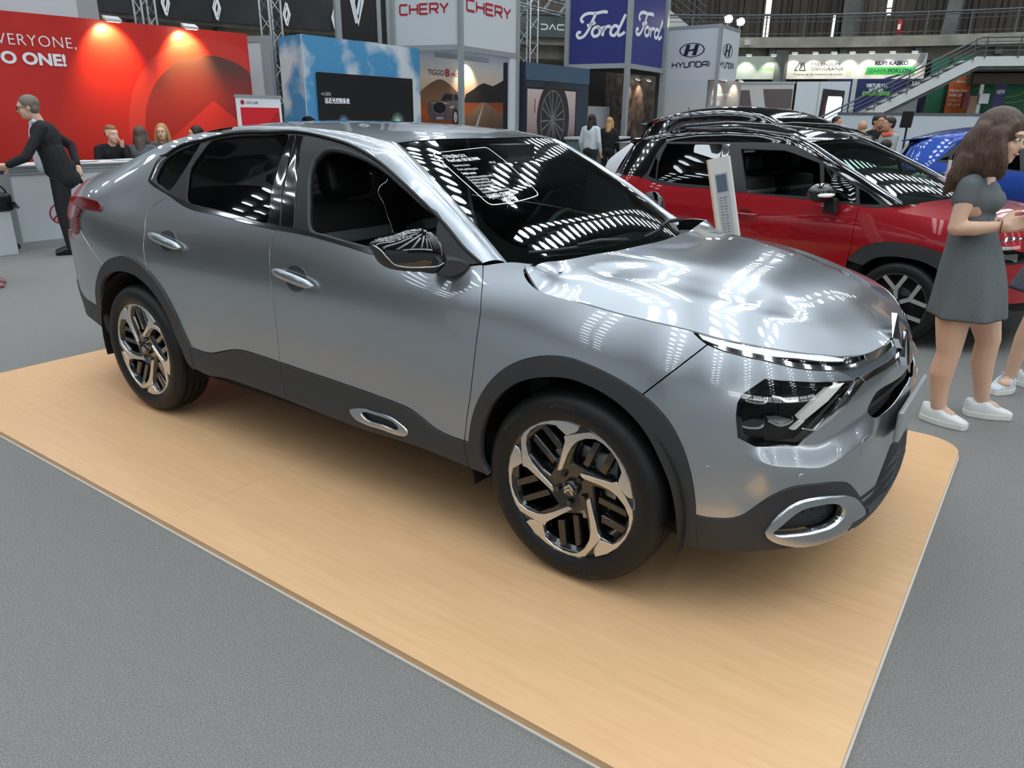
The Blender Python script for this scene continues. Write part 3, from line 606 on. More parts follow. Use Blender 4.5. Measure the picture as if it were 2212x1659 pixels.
# upper lamp strip, chrome bars, grey band
hf_ = hf
strip = join([hs[-1]], hf_, [K['band1'][-1]], rv(b1))
both('lamp_strip_housing', strip, M_black, off=-.006, thick=.004, res=.02)
lt, lb = sm('lamp_top'), sm('lamp_bot')
M_lamp = mat('lamp_white', (.82, .83, .80), .15, 0, 1., emit=(1, .98, .92), es=.25)
both('running_light', join(lt, rv(lb)), M_lamp, off=.002, thick=.004, res=.02)
i0 = min(range(len(b1)), key=lambda k: math.dist(b1[k], K['band1'][3]))
edge = b1[i0:]; both('chrome_strip', join(edge, rv([(a, b + .012) for a, b in edge])), M_chrome, off=.004, thick=.006, res=.02)
up = cut(hf, K['hood_front'][8], hf[-1]); both('chrome_strip', join(up, rv([(a, b - .016) for a, b in up])), M_chrome, off=.006, thick=.006, res=.02)
both('grey_band', join(cut(b1, K['band2'][0], b1[-1]), [(smx - .003, .82), (smx - .003, .795)], rv(c2t), [K['band2'][1], K['band2'][0]]), mat('grey_band', S8(92, 98, 104), .35, .3), off=-.003, thick=0, res=.02)
both('chrome_strip', join(c2t, [(smx - .003, .80), (smx - .003, .775)], c2b), M_chrome, off=.004, thick=.006, res=.02)
both('headlamp_chrome', [K['head_chrome'][i] for i in (0, 1, 2, 3, 4, 5, 6)], M_chrome, off=.004, thick=.006, res=.02)
# main headlamp: dark bowl, lens blocks, running light blade, clear cover
both('headlamp_bowl', inset(head, -.006), M_dark, off=-.05, thick=0, res=.03)
both('headlamp_surround', inset(head, -.003), M_black, off=-.004, thick=.03, holes=(inset(head, .016),), res=.03)
both('running_light', K['drl_blade'], M_lamp, off=-.004, thick=.02, res=.03)
both('running_light', K['drl_tail'], M_lamp, off=-.004, thick=.02, res=.03)
M_lens = mat('lens', (.75, .78, .8), .08, .9)
for k in ('lens1', 'lens2', 'lens3', 'lens4'):
    both('headlamp_module', K[k], M_black, off=-.022, thick=.02, res=.02)
    L = [K[k][i] for i in ((0, 1, 2, 3) if k != 'lens4' else (2, 3, 4, 5))]; both('headlamp_module_rim', join(crom(L, .01), rv([(a, b + .006) for a, b in crom(L, .01)])), M_lens, off=-.018, thick=.012, res=.02)
both('headlamp_reflector', [(a, b) for a, b in inset(K['lens4'], .006)], M_lens, off=-.018, thick=.004, res=.01)
both('headlamp_cover', inset(head, .010), glassmat('lamp_glass', (.95, .96, .96)), off=-.001, thick=0, res=.03)
# ---- hood
hood_edge = [BS(a, b) for a, b in hs[::7] + [hs[-1]] + hf[3::8] + [hf[-1]]]
cp = [tuple(q) if i > 1 else (q[0], q[1], q[2] - .006) for i, q in enumerate(hood_edge)]
cp += [(-.221, -.617, 1.066), (-.184, -.479, 1.071), (-.145, -.332, 1.073), (-.125, -.06, 1.072), (-.122, .0, 1.072)]
cp += [(.06, -.4, 1.066), (.26, -.4, 1.036), (.437, -.4, .990), (.55, -.38, .950), (.64, -.33, .908), (.06, 0, 1.066), (.26, 0, 1.046), (.44, 0, 1.006), (.6, 0, .946), (.7, 0, .893), (.06, -.6, 1.032), (.26, -.6, 1.002), (.42, -.57, .965)]
HT = TPS(cp, 6e-4)
def hood_fn(x, y, raw=False):
    z = HT(x, y)
    # sculpted trough on each side of the centre dome, with a crisp outer lip
    u = np.clip((x + .12) / .72, 0, 1); yc = .56 - .20 * u; wd = .045 + .07 * np.sin(PI * np.clip(u, 0, 1)); t = (np.abs(y) - yc) / wd
    amp = .012 * np.clip(u / .12, 0, 1) * np.clip((1 - u) / .25, 0, 1)
    z = z - amp * np.exp(-np.abs(t) ** 3) + .006 * np.exp(-(y / .3) ** 4) * np.clip(u * 4, 0, 1) * np.clip((1 - u) / .3, 0, 1)
    return np.stack([x, y, z], -1)
def mirror_y(L): return [(a, -b) for a, b in reversed(L)]
he = [(q[0], q[1]) for q in [BS(a, b) for a, b in join(hs, hf)]]
rear_edge = crom([(-.122, .0), (-.125, -.06), (-.145, -.332), (-.184, -.479), (-.221, -.617), he[0]], ST)
half = join(rear_edge, he)            # centre rear -> right corner -> along side -> nose centre
half = [q for q in half if q[1] < -.0005]
hood_poly = half + mirror_y(half)
patch('hood', hood_fn, hood_poly, M_silver, CAR, .022, gap=.002, thick=.012)
# ---- roof / rear deck
ZC_X = [-.985, -1.1, -1.3, -1.6, -1.9, -2.2, -2.5, -2.8, -3.1, -3.4, -3.6, -3.71]
ZC_Z = [1.449, 1.474, 1.498, 1.513, 1.516, 1.500, 1.452, 1.375, 1.285, 1.195, 1.125, 1.07]
zc = nspline(ZC_X[::-1], ZC_Z[::-1])
def roof_fn(u, v):
    """u: x position at the edge, v: -1..1 across"""
    e = redge(u); ye, ze = e[..., 0], e[..., 1]; bow = np.clip((u + 1.4) / .365, 0, 1) ** 2
    x = u + .05 * bow * (1 - v * v); z0 = zc(x)[..., 0]
    return np.stack([x, v * -ye, z0 - (z0 - ze) * np.abs(v) ** 2.3], -1)
def roof_patch(name, u0, u1, m, nu=44, v0=-1, v1=1, off=0.):
    us = np.linspace(u0, u1, nu); vs = np.linspace(v0, v1, 25); U, Vv = np.meshgrid(us, vs, indexing='ij'); P = roof_fn(U, Vv) + np.array([0, 0, off])
    e = 1e-3; N = np.cross(roof_fn(U + e, Vv) - roof_fn(U - e, Vv), roof_fn(U, Vv + e) - roof_fn(U, Vv - e)); N /= np.linalg.norm(N, axis=-1, keepdims=True)
    if N[0, 12, 2] < 0: N = -N
    nv = len(vs); F = [(i * nv + j, (i + 1) * nv + j, (i + 1) * nv + j + 1, i * nv + j + 1) for i in range(nu - 1) for j in range(nv - 1)]
    P = P.reshape(-1, 3); f = F[0]; 
    if np.cross(P[f[1]] - P[f[0]], P[f[3]] - P[f[0]])[2] < 0: F = [g[::-1] for g in F]
    return mesh_obj(name, P, F, m, CAR, True, None, N.reshape(-1, 3))
roof_patch('roof', -1.035, -2.22, M_silver)
roof_patch('rear_window', -2.22, -3.12, M_priv, 26, -.94, .94, .001)
roof_patch('rear_window_surround', -2.22, -3.12, M_black, 26, -1, 1, -.004)
roof_patch('boot_lid', -3.12, -3.71, M_silver, 20)
# ---- A-pillar and roof rail strip between door frame and windscreen / roof
WS_R = [(-.362, -.712, 1.043), (-.50, -.684, 1.138), (-.66, -.648, 1.238), (-.82, -.610, 1.330), (-.94, -.578, 1.394), (-1.035, -.555, 1.437)]
c1 = cut(dt_, dt_[0], K['dlo_top'][-8]); c1 = c1
C1 = np.array([BS(a, b) for a, b in c1]); L1 = np.r_[0, np.cumsum(np.linalg.norm(np.diff(C1, axis=0), axis=1))]; L1 /= L1[-1]
rail_x = list(np.linspace(-1.1, -2.3, 14)); c2 = [np.array(q) for q in WS_R] + [np.array([x, *redge(np.array(x))]) for x in rail_x]
C2 = np.array(c2); 
def c2_at(t):
    # pair points by x, blended at the pillar foot
    x1 = np.interp(t, L1, C1[:, 0]); xs = C2[:, 0]
    x2 = np.where(x1 > -1.035, -.362 + (x1 - C1[0, 0]) * ((-1.035 + .362) / (-1.035 - C1[0, 0])), x1); x2 = np.clip(x2, -2.3, -.362)
    o = np.argsort(xs); return np.stack([np.interp(x2, xs[o], C2[o, k]) for k in range(3)], -1)
ts = np.linspace(0, 1, 70); nv = 11; rows = []; nrm = []
A_ = np.stack([np.interp(ts, L1, C1[:, k]) for k in range(3)], -1); B_ = c2_at(ts); sm_ = np.array(c1)
for i, t in enumerate(ts):
    a, b = A_[i], B_[i]; d = b - a; tg = A_[min(i + 1, 69)] - A_[max(i - 1, 0)]; n = np.cross(d, tg); n /= max(np.linalg.norm(n), 1e-9)
    if n[1] > 0: n = -n
    bl_ = .16 * np.linalg.norm(d) + .004
    rows.append([a + d * v + n * bl_ * 4 * v * (1 - v) * (1 + .25 * (v - .5)) for v in np.linspace(0, 1, nv)])
RP = np.array(rows); gu = np.gradient(RP, axis=0); gv = np.gradient(RP, axis=1); RN = np.cross(gu, gv); RN /= np.linalg.norm(RN, axis=-1, keepdims=True)
RN = np.where((RN[..., 1:2] > 0) & (RN[..., 2:3] < .2), -RN, RN); RN = np.where(RN[..., 2:3] < -.2, -RN, RN)
for sd in (1, -1):
    P = RP.reshape(-1, 3).copy(); Nn = RN.reshape(-1, 3).copy(); P[:, 1] *= sd; Nn[:, 1] *= sd
    F = [(i * nv + j, (i + 1) * nv + j, (i + 1) * nv + j + 1, i * nv + j + 1) for i in range(69) for j in range(nv - 1)]
    f = F[300]; fnn = np.cross(P[f[1]] - P[f[0]], P[f[3]] - P[f[0]])
    if fnn @ Nn[f[0]] < 0: F = [g[::-1] for g in F]
    mesh_obj('roof_rail', P, F, M_silver, CAR, True, None, Nn)
# ---- windscreen
ws_e = nspline(np.linspace(0, 1, len(WS_R)), WS_R)
def ws_fn(a, b):
    """a: -1..1 across (right negative), b: 0 bottom .. 1 header"""
    a, b = np.broadcast_arrays(np.asarray(a, float), np.asarray(b, float)); e = ws_e(b)
    cen = np.stack([np.interp(b, [0, .25, .5, .75, 1], [-.185, -.385, -.585, -.785, -.985]), 0 * b, 0 * b], -1); cz = np.interp(b, [0, .25, .5, .75, 1], [1.03, 1.152, 1.262, 1.360, 1.448])
    s = 1 - np.abs(a) ** 2.2
    return np.stack([e[..., 0] + (cen[..., 0] - e[..., 0]) * s, a * -e[..., 1], e[..., 2] + (cz - e[..., 2]) * s], -1)
def ws_patch(name, poly, m, off=0., holes=(), res=.05, thick=0): return patch(name, ws_fn, poly, m, CAR, res, holes, 0, thick, 1, False, True, off)
full = [(-1 + .05 * i, 0) for i in range(41)] + [(1, .05 * i) for i in range(1, 21)] + [(1 - .05 * i, 1) for i in range(1, 41)] + [(-1, 1 - .05 * i) for i in range(1, 20)]
ws_patch('windscreen', full, M_glass)
inner = crom([(-.90, .14), (-.75, .095), (0, .07), (.75, .095), (.90, .14), (.93, .5), (.90, .90), (.72, .955), (0, .965), (-.72, .955), (-.90, .90), (-.93, .5)], .05, True)
ws_patch('windscreen_border', full, mat('frit', (.004, .004, .004), .35), -.003, (inner,))
# sensor block behind the mirror, interior mirror
mb = MB(); mb.box((-1.00, -.10, 1.36), (-.82, .10, 1.425)); mb.obj('mirror_mount', M_trim, CAR)
o = bevel(MB().box((-.86, -.12, 1.30), (-.83, .12, 1.37)).obj('interior_mirror', M_trim, CAR), .012)
# price sticker on the windscreen
def ws_find(P):
    a, b = -.4, .6
    for _ in range(60):
        q = ws_fn(a, b); e = 1e-4; J = np.stack([(ws_fn(a + e, b) - q) / e, (ws_fn(a, b + e) - q) / e], 1)[1:, :]
        d = np.linalg.solve(J + 1e-9 * np.eye(2), (np.array(P) - q)[1:]); a += float(np.clip(d[0], -.1, .1)); b += float(np.clip(d[1], -.1, .1))
    return a, b
# ---- price sticker (white outline and text printed on the glass)
M_ink = mat('white_print', (.82, .86, .85), .6, emit=(.8, .9, .88), es=.06)
SQ = [(-.85, .829), (-.254, .898), (-.386, .44), (-.833, .372)]      # TL TR BR BL in windscreen coordinates
def stick(u, v):
    """u 0..1 left to right, v 0..1 top to bottom"""
    (a0, b0), (a1, b1_), (a2, b2), (a3, b3) = SQ
    a = (a0 * (1 - u) + a1 * u) * (1 - v) + (a3 * (1 - u) + a2 * u) * v; b = (b0 * (1 - u) + b1_ * u) * (1 - v) + (b3 * (1 - u) + b2 * u) * v
    return ws_fn(a, b) + np.array([.0035, 0, .0045])
def stick_text(body, u0, v0, h, asp=1.28, align='LEFT', bold=.01):
    V, F = text_mesh(body, 1., 0, align, bold); P = stick(u0 + V[:, 0] * h / asp, v0 - V[:, 1] * h); return P, F
STK = root('price_sticker', 'white-printed price sticker inside a rounded frame on the windscreen', 'sticker')
mb = MB(); rr = .07; pts = []
for cx, cy, a0 in ((1 - rr, rr, -90), (1 - rr, 1 - rr, 0), (rr, 1 - rr, 90), (rr, rr, 180)):
    for k in range(7): a = math.radians(a0 + 15 * k); pts.append((cx + rr * math.cos(a), cy + rr * math.sin(a)))
pts = crom(pts, .04, True); q0 = [stick(*q) for q in pts]; q1 = [stick(.5 + (u - .5) * .972, .5 + (v - .5) * .978) for u, v in pts]; n = len(pts)
mb.add([tuple(q) for q in q0] + [tuple(q) for q in q1], [(i, (i + 1) % n, n + (i + 1) % n, n + i) for i in range(n)]); mb.obj('sticker_frame', M_ink, STK)
for body, u0, v0, h, bd in (('CITROËN C4 X', .09, .155, .10, .02), ('PureTech 100 S&S BVM6', .09, .245, .095, .02), ('Zapremina motora', .09, .345, .06, .0), ('1199 cm3', .68, .345, .06, .0), ('Komb. potrošnja goriva', .09, .425, .06, .0), ('5,6 l', .68, .425, .06, .0),
                            ('Serijska oprema', .09, .505, .06, .02), ('Automatski dvozonski klima uređaj', .09, .575, .055, 0), ('Siva Artense metalik boja', .09, .625, .055, 0), ('Električna parkirna kočnica', .09, .675, .055, 0), ('Ekran u boji na dodir od 10"', .09, .725, .055, 0), ('Zadnji parking senzori', .09, .775, .055, 0), ('Automatski brisači sa senzorom za kišu', .09, .825, .055, 0),
                            ('SAJAMSKA CENA VOZILA', .10, .905, .085, .02), ('od 19.990 eur', .26, .975, .085, .02)):
    P, F = stick_text(body, u0, v0, h, 1.9, 'LEFT', bd); mesh_obj('printed_line', P, F, M_ink, STK)
# ---- side glazing, frames, chrome belt
bhq = join(bh)
dlo = join(cut(dt_, dt_[0], dt_[-1]), crom(K['quarter_in'], ST), rv(bh))
og, qg, op = crom(K['rear_glass'], .03, True), crom(K['quarter_glass'], .03, True), crom(K['opening'], .03, True)
both('window_frame', dlo, M_trim, holes=(og, qg, op), off=-.002, thick=.02, res=.04)
both('rear_door_glass', inset(og, -.004), M_priv, off=-.007, thick=0, res=.05)
both('quarter_glass', inset(qg, -.004), M_priv, off=-.007, thick=0, res=.05)
both('rear_pillar_trim', K['pillar_r'], M_black, off=.002, thick=.004, res=.04)
both('front_pillar_trim', K['pillar_f'], M_black, off=.002, thick=.004, res=.04)
both('mirror_sail', crom(K['sail'], .02, True), M_clad, off=.004, thick=.01, res=.03)
patch('front_door_glass', BS, inset(op, -.004), M_glass, CAR, .05, (), 0, 0, -1, False, True, -.007)
belt = join(bl, crom(K['quarter_edge'][::-1], ST)[:1], rv(bh))
both('chrome_belt_strip', join(cut(bl, K['belt_lo'][3], bl[-1]), crom(rv(K['quarter_edge']), ST), rv(crom(rv(K['quarter_in']), ST)), cut(rv(bh), bh[-1], K['belt_hi'][3])), M_chrome, off=.005, thick=.008, res=.03)
for sd in (1, -1):        # rubber seal round the open front window, roof-side gutter line
    pts = [BS(a, b, -.006) for a, b in inset(op, -.006)]; MB().tube([(q[0], sd * q[1], q[2]) for q in pts], .010, 6, closed=True).obj('window_seal', mat('seal_grey', (.045, .045, .045), .6), CAR, True)
    pts = [BS(a, b, -.02) for a, b in inset(op, -.03)][:len(op) * 3 // 4]
    tr = [BS(a, b, .004) for a, b in dt_]; MB().tube([(q[0], sd * q[1], q[2]) for q in tr], .006, 6).obj('door_frame_seal', M_rub, CAR, True)
# ---- door handles
for k, cup in (('bar_r', 'cup_r'), ('bar_f', 'cup_f')):
    cu = crom(K[cup], .012, True); ctr = np.mean(cu, 0); rad = np.max(np.linalg.norm(np.array(cu) - ctr, axis=1))
    def dish(a, b, c=ctr, R=rad): return BS(a, b, .0012 - .0 * a)
    both('handle_cup', cu, mat('handle_cup', S8(110, 114, 120), .3, .85, 1.), off=.0016, thick=.002, res=.02)  # flat patch: the shade of the grip recess is put into darker silver
    L = np.array(K[k]); A0, A1 = np.array(K['handle_' + k[-1]][0]), np.array(K['handle_' + k[-1]][1])
    for sd in (1, -1):
        V = []; n = 14; prof = []
        ring = []
        for i in range(n):
            t = i / (n - 1); q = A0 + (A1 - A0) * t; q = q + np.array([0, .004 * math.sin(PI * t)]); wz = .019 * (1 - abs(2 * t - 1) ** 4) ** .5 + .002; of = .014 + .016 * math.sin(PI * t) ** .6
            for kk in range(10):
                a = 2 * PI * kk / 10; P = BS(q[0], q[1] + wz * math.sin(a) * .95, of + .010 * math.cos(a)); V.append((P[0], sd * P[1], P[2]))
        F = [(i * 10 + kk, i * 10 + (kk + 1) % 10, (i + 1) * 10 + (kk + 1) % 10, (i + 1) * 10 + kk) for i in range(n - 1) for kk in range(10)] + [tuple(range(10)), tuple((n - 1) * 10 + kk for kk in range(10))]
        mesh_obj('door_handle', V, F, M_silver, CAR, True)
# ---- door mirrors
M_OUT = [(.253, 1.1264), (.2405, 1.139), (.1807, 1.1544), (.1105, 1.1737), (.0705, 1.1739), (.0407, 1.1614), (.0151, 1.1307), (-.0024, 1.0897), (-.0091, 1.065), (.0067, 1.0469), (.03, 1.0208), (.0852, 1.0277), (.1459, 1.0327), (.1956, 1.0445), (.2246, 1.0636), (.2428, 1.0963)]
M_SPL = [(.253, 1.1254), (.2413, 1.1251), (.2183, 1.1116), (.1977, 1.087), (.1728, 1.0621), (.145, 1.0542), (.0641, 1.0507), (.0231, 1.0515), (-.0091, 1.0645)]
M_BAS = [(-.0092, 1.0711), (-.0391, 1.0713), (-.0681, 1.0633), (-.0887, 1.044), (-.0592, 1.02), (-.0173, 1.0088), (.03, 1.0197), (.0067, 1.0469)]
mo = crom(M_OUT, .008, True); MO = np.array(mo)
d_ = np.array([-.667, -.745, 0]); n_ = np.array([.745, -.667, 0])
# smooth dome over the mirror outline (membrane solution on a grid)
_t = np.linspace(-.03, .275, 90); _z = np.linspace(1.0, 1.195, 60); _T, _Z = np.meshgrid(_t, _z, indexing='ij'); _in = inpoly(np.c_[_T.ravel(), _Z.ravel()], mo).reshape(_T.shape); _u = np.zeros_like(_T)
for _ in range(1500): _u[1:-1, 1:-1] = np.where(_in[1:-1, 1:-1], .25 * (_u[2:, 1:-1] + _u[:-2, 1:-1] + _u[1:-1, 2:] + _u[1:-1, :-2]) + 1., 0)
_u /= _u.max()
def mir(depth):
    def f(t, z):
        i = np.clip((np.asarray(t) - _t[0]) / (_t[1] - _t[0]), 0, 88.999); j = np.clip((np.asarray(z) - _z[0]) / (_z[1] - _z[0]), 0, 58.999); i0 = i.astype(int); j0 = j.astype(int); a = i - i0; b = j - j0
        u = _u[i0, j0] * (1 - a) * (1 - b) + _u[i0 + 1, j0] * a * (1 - b) + _u[i0, j0 + 1] * (1 - a) * b + _u[i0 + 1, j0 + 1] * a * b
        h = np.sqrt(np.clip(u, 0, 1)) * depth
        return np.array([-.55, -.85, 0]) + np.asarray(t)[..., None] * d_ + np.asarray(z)[..., None] * np.array([0, 0, 1.]) + h[..., None] * n_
    return f
spl = crom(M_SPL, .008); i0 = min(range(len(mo)), key=lambda k: math.dist(mo[k], M_OUT[0])); i1 = min(range(len(mo)), key=lambda k: math.dist(mo[k], M_OUT[8]))
capo = join(mo[i0:i1 + 1], rv(spl)); lowo = join(spl, mo[i1:], [])
for sd in (1, -1):
    body = patch('door_mirror', mir(-.06), mo, M_trim, CAR, .012, (), 0, .0, sd, False)
    for nm, pl, m_ in (('mirror_cap', capo, M_black), ('mirror_lower', lowo, M_clad)): patch(nm, mir(.065), pl, m_, body, .0045, (), 0, .004, sd, True)
    pts = [mir(.065)(np.array(a), np.array(b)) + n_ * .002 for a, b in spl[1:-1]]; MB().tube([(q[0], sd * q[1], q[2]) for q in pts], .003, 6).obj('mirror_trim_line', M_satin, body, True)
    bs = crom(M_BAS, .01, True)
    f0 = lambda t, z, s=sd: tuple((np.array([-.55, -.85, 0]) + t * d_ + np.array([0, 0, z]) + n_ * .03) * np.array([1, s, 1])); f1 = lambda t, z, s=sd: tuple((np.array([-.55, -.85, 0]) + t * d_ + np.array([0, 0, z]) - n_ * .05) * np.array([1, s, 1]))
    bevel(MB().prism(bs, f0, f1).obj('mirror_foot', M_clad, body), .006)
# ---- cowl, wipers, antenna
for sd in (1, -1):
    pass
V = []; rows_ = [(-.10, 1.045), (-.16, 1.035), (-.24, 1.02)]
cw_pts = crom([(-.215, -.70), (-.19, -.48), (-.15, -.33), (-.13, 0), (-.15, .33), (-.19, .48), (-.215, .70)], .05)
for x, y in cw_pts: V += [(x + .05, y, 1.045), (x - .06, y, 1.028), (x - .14, y, 1.02)]
n = len(cw_pts); mesh_obj('cowl_panel', V, [(3 * i + j, 3 * i + 3 + j, 3 * i + 4 + j, 3 * i + 1 + j) for i in range(n - 1) for j in (0, 1)], M_trim, CAR, True)
for a0, b0, a1, b1_ in ((-.90, .045, -.30, .065), (.02, .05, .62, .085)):
    pts = [ws_fn(a0 + (a1 - a0) * t, b0 + (b1_ - b0) * t) + np.array([.02, 0, .022]) for t in np.linspace(0, 1, 9)]
    wp = MB().tube([tuple(q) for q in pts], [(.004, .008)] * 9, 6).obj('wiper_blade', M_trim, CAR, True)
    mid = pts[6]; MB().tube([tuple(pts[4] + np.array([0, 0, .010])), tuple(mid + np.array([.01, 0, .016])), tuple(pts[8] + np.array([.045, .03, .004]))], [.006, .009, .010], 6).obj('wiper_arm', M_trim, wp, True)
mb = MB(); prof = [(0, 0), (.17, 0), (.15, .02), (.10, .035), (.05, .055), (.02, .05)]
mb.prism(prof, lambda a, b: (-2.28 + a, -.022, 1.478 + b), lambda a, b: (-2.28 + a, .022, 1.478 + b)); bevel(mb.obj('roof_antenna_fin', M_black, CAR), .012)
# ---- number plate board, badge
bevel(MB().box((.868, -.255, .538), (.886, .235, .645)).obj('number_plate_board', mat('plate_board', S8(168, 172, 172), .35, .4), CAR), .006)
def nose(y, dz, o=0.):  # points on the nose, dz above the lower chrome bar
    z = .772 + dz; s = BS.smax - abs(y) ; q = BS(s, z, o); return (q[0], math.copysign(q[1], y) if abs(y) > 1e-6 else 0., z)
for k in range(2):
    for sd in (-1, 1):
        lo = -.012 + .058 * k; pl = [(0, lo + .062), (0, lo + .092), (sd * .105, lo + .028), (sd * .105, lo - .002), (sd * .075, lo - .002 + .004)]
        mb = MB(); mb.prism(pl if sd > 0 else pl[::-1], lambda y, d: nose(y, d, .004), lambda y, d: nose(y * .96, d, .022)); mb.obj('badge_chevron', M_chrome, CAR)
# ---- wheels
PIECE = [(.076, 133.4), (.124, 106.8), (.174, 97.2), (.194, 97.4), (.216, 82.8), (.243, 72.5), (.248, 65.9), (.249, 56.8), (.249, 45.7), (.249, 34.7), (.248, 22.7), (.246, 10.8), (.23, 11.0), (.217, 13.3), (.198, 22.9), (.232, 32.5), (.24, 40.8), (.243, 50.3), (.241, 58.8), (.234, 66.1), (.214, 74.5), (.187, 82.6), (.162, 88.6), (.127, 95.9), (.075, 116.9), (.071, 125.3)]
WIN = [(.192, -121.1), (.167, -119.), (.109, -102.8), (.087, -49.2), (.121, -53.4), (.187, -61.9), (.236, -76.7), (.238, -94.5), (.238, -108.7), (.222, -115.6)]
SLAT = [[(.153, -109.5), (.138, -101.3), (.23, -92.7), (.232, -98.4)], [(.108, -86.3), (.105, -75.), (.21, -76.8), (.221, -82.2)]]
pol = lambda L, r=0.: [(a * math.cos(math.radians(b + r)), a * math.sin(math.radians(b + r))) for a, b in L]
M_tyre = mat('tyre_rubber', (.012, .012, .012), .48, spec=.35)
M_mach = mat('machined_alloy', (.68, .69, .70), .28, 1.)
M_rimb = mat('rim_black', (.008, .008, .008), .18, 0, 1., .05)
M_disc = mat('brake_disc', (.45, .45, .46), .3, 1.)
def face_y(x, z): r = np.hypot(x, z); return .022 * np.clip(1 - r / .25, 0, 1) ** 1.3
def wface(y0): return lambda a, b: np.stack([a, y0 + face_y(a, b), b], -1)
def ring_text(body, r, a0, size, par, y0, flipped=False):
    V, F = text_mesh(body, size, 0, 'LEFT', .0006)
    ang = math.radians(a0) - V[:, 0] / r; rr = r + V[:, 1]
    return mesh_obj('tyre_lettering', np.stack([rr * np.cos(ang), 0 * ang + y0, rr * np.sin(ang)], -1), [f[::-1] for f in F], mat('tyre_mark', (.03, .03, .03), .6), par)
def make_wheel(parent, style=0):
    mb = MB(); mb.lathe([(.246, .19), (.225, .185), (.222, .03), (.24, .012), (.252, .004), (.254, .012), (.25, .19)], 60, 'y')
    wh = autosmooth(mb.obj('wheel', M_rimb, parent), 40)
    W5 = [pol(WIN, 72 * k) for k in range(5)]
    outer = [(.249 * math.cos(a), .249 * math.sin(a)) for a in np.linspace(0, 2 * PI, 90, False)]
    patch('wheel_face', wface(.012), outer, M_rimb, wh, .03, W5, 0, .05, 1)
    for k in range(5):
        patch('spoke', wface(.004), join(*[[q] for q in pol(PIECE, 72 * k)]), M_mach, wh, .02, (), 0, .008, 1)
        for sl in SLAT: patch('spoke_slat', wface(.022), pol(sl, 72 * k), M_rimb, wh, .05, (), 0, .03, 1)
        a = math.radians(-20 + 72 * k); MB().lathe([(.0, .014), (.010, .014), (.012, .03)], 8, 'y', (.054 * math.cos(a), 0, .054 * math.sin(a))).obj('wheel_bolt', M_rimb, wh)
    autosmooth(MB().lathe([(0, .010), (.024, .011), (.030, .016), (.031, .03)], 24, 'y').obj('centre_cap', M_rimb, wh), 50)
    for k in range(2):
        lo = -.014 + .014 * k
        mb = MB()
        for sd in (-1, 1): mb.prism([(0, lo + .012), (0, lo + .020), (sd * .017, lo + .004), (sd * .017, lo - .004)], lambda a, b: (a, .0105, b), lambda a, b: (a, .007, b))
        mb.obj('cap_chevron', M_mach, wh)
    tp = [(.250, .006), (.262, -.004), (.285, -.010), (.310, -.008), (.328, .004), (.338, .020)]
    for g in range(4):
        y0 = .020 + .155 * (g + .5) / 4 * 1.0
    tp += [(.3425, .030), (.3440, .042), (.3365, .0425), (.3365, .0485), (.3448, .049), (.3455, .078), (.338, .0785), (.338, .0885), (.3455, .089), (.3455, .118), (.338, .1185), (.338, .1265), (.3448, .127), (.3440, .150), (.3400, .165), (.328, .185), (.300, .198), (.262, .195), (.25, .185)]
    ty = autosmooth(MB().lathe(tp, 96, 'y').obj('tyre', M_tyre, wh), 40)
    mb = MB()
    for k in range(72):     # shoulder sipes
        a = 2 * PI * k / 72; b = a + .022
        mb.add([(.3385 * math.cos(q), y, .3385 * math.sin(q)) if i < 2 else (.3452 * math.cos(q), y, .3452 * math.sin(q)) for i, (q, y) in enumerate(((a, .018), (a + .012, .018), (b + .012, .041), (b, .041)))], [(0, 1, 2, 3)])
    mb.obj('tread_sipes', mat('sipe', (.001, .001, .001), .9), ty)['kind'] = 'stuff'
    ring_text('MICHELIN', .298, 148, .022, ty, -.0103); ring_text('e.PRIMACY', .298, 104, .020, ty, -.0103); ring_text('195/60 R 18', .305, -62, .018, ty, -.0095); ring_text('OUTSIDE', .300, -140, .012, ty, -.0100)
    autosmooth(MB().lathe([(.05, .09), (.14, .09), (.14, .108), (.05, .108)], 40, 'y').obj('brake_disc', M_disc, wh), 40)
    bevel(MB().box((.06, .07, .06), (.15, .13, .14)).obj('brake_caliper', mat('caliper', (.3, .3, .3), .45, .6), wh), .01)
    MB().lathe([(.0, .14), (.21, .14)], 30, 'y').obj('wheel_back_plate', M_dark, wh)
    return wh
WHEELS = []
w0 = make_wheel(CAR); w0.location = (0, -.872, .345)
w1 = copy_tree(w0, CAR, (-2.67, -.872, .345), (0, math.radians(-38), 0))
for xx in (0, -2.67): copy_tree(w0, CAR, (xx, .872, .345), (0, 0, PI))
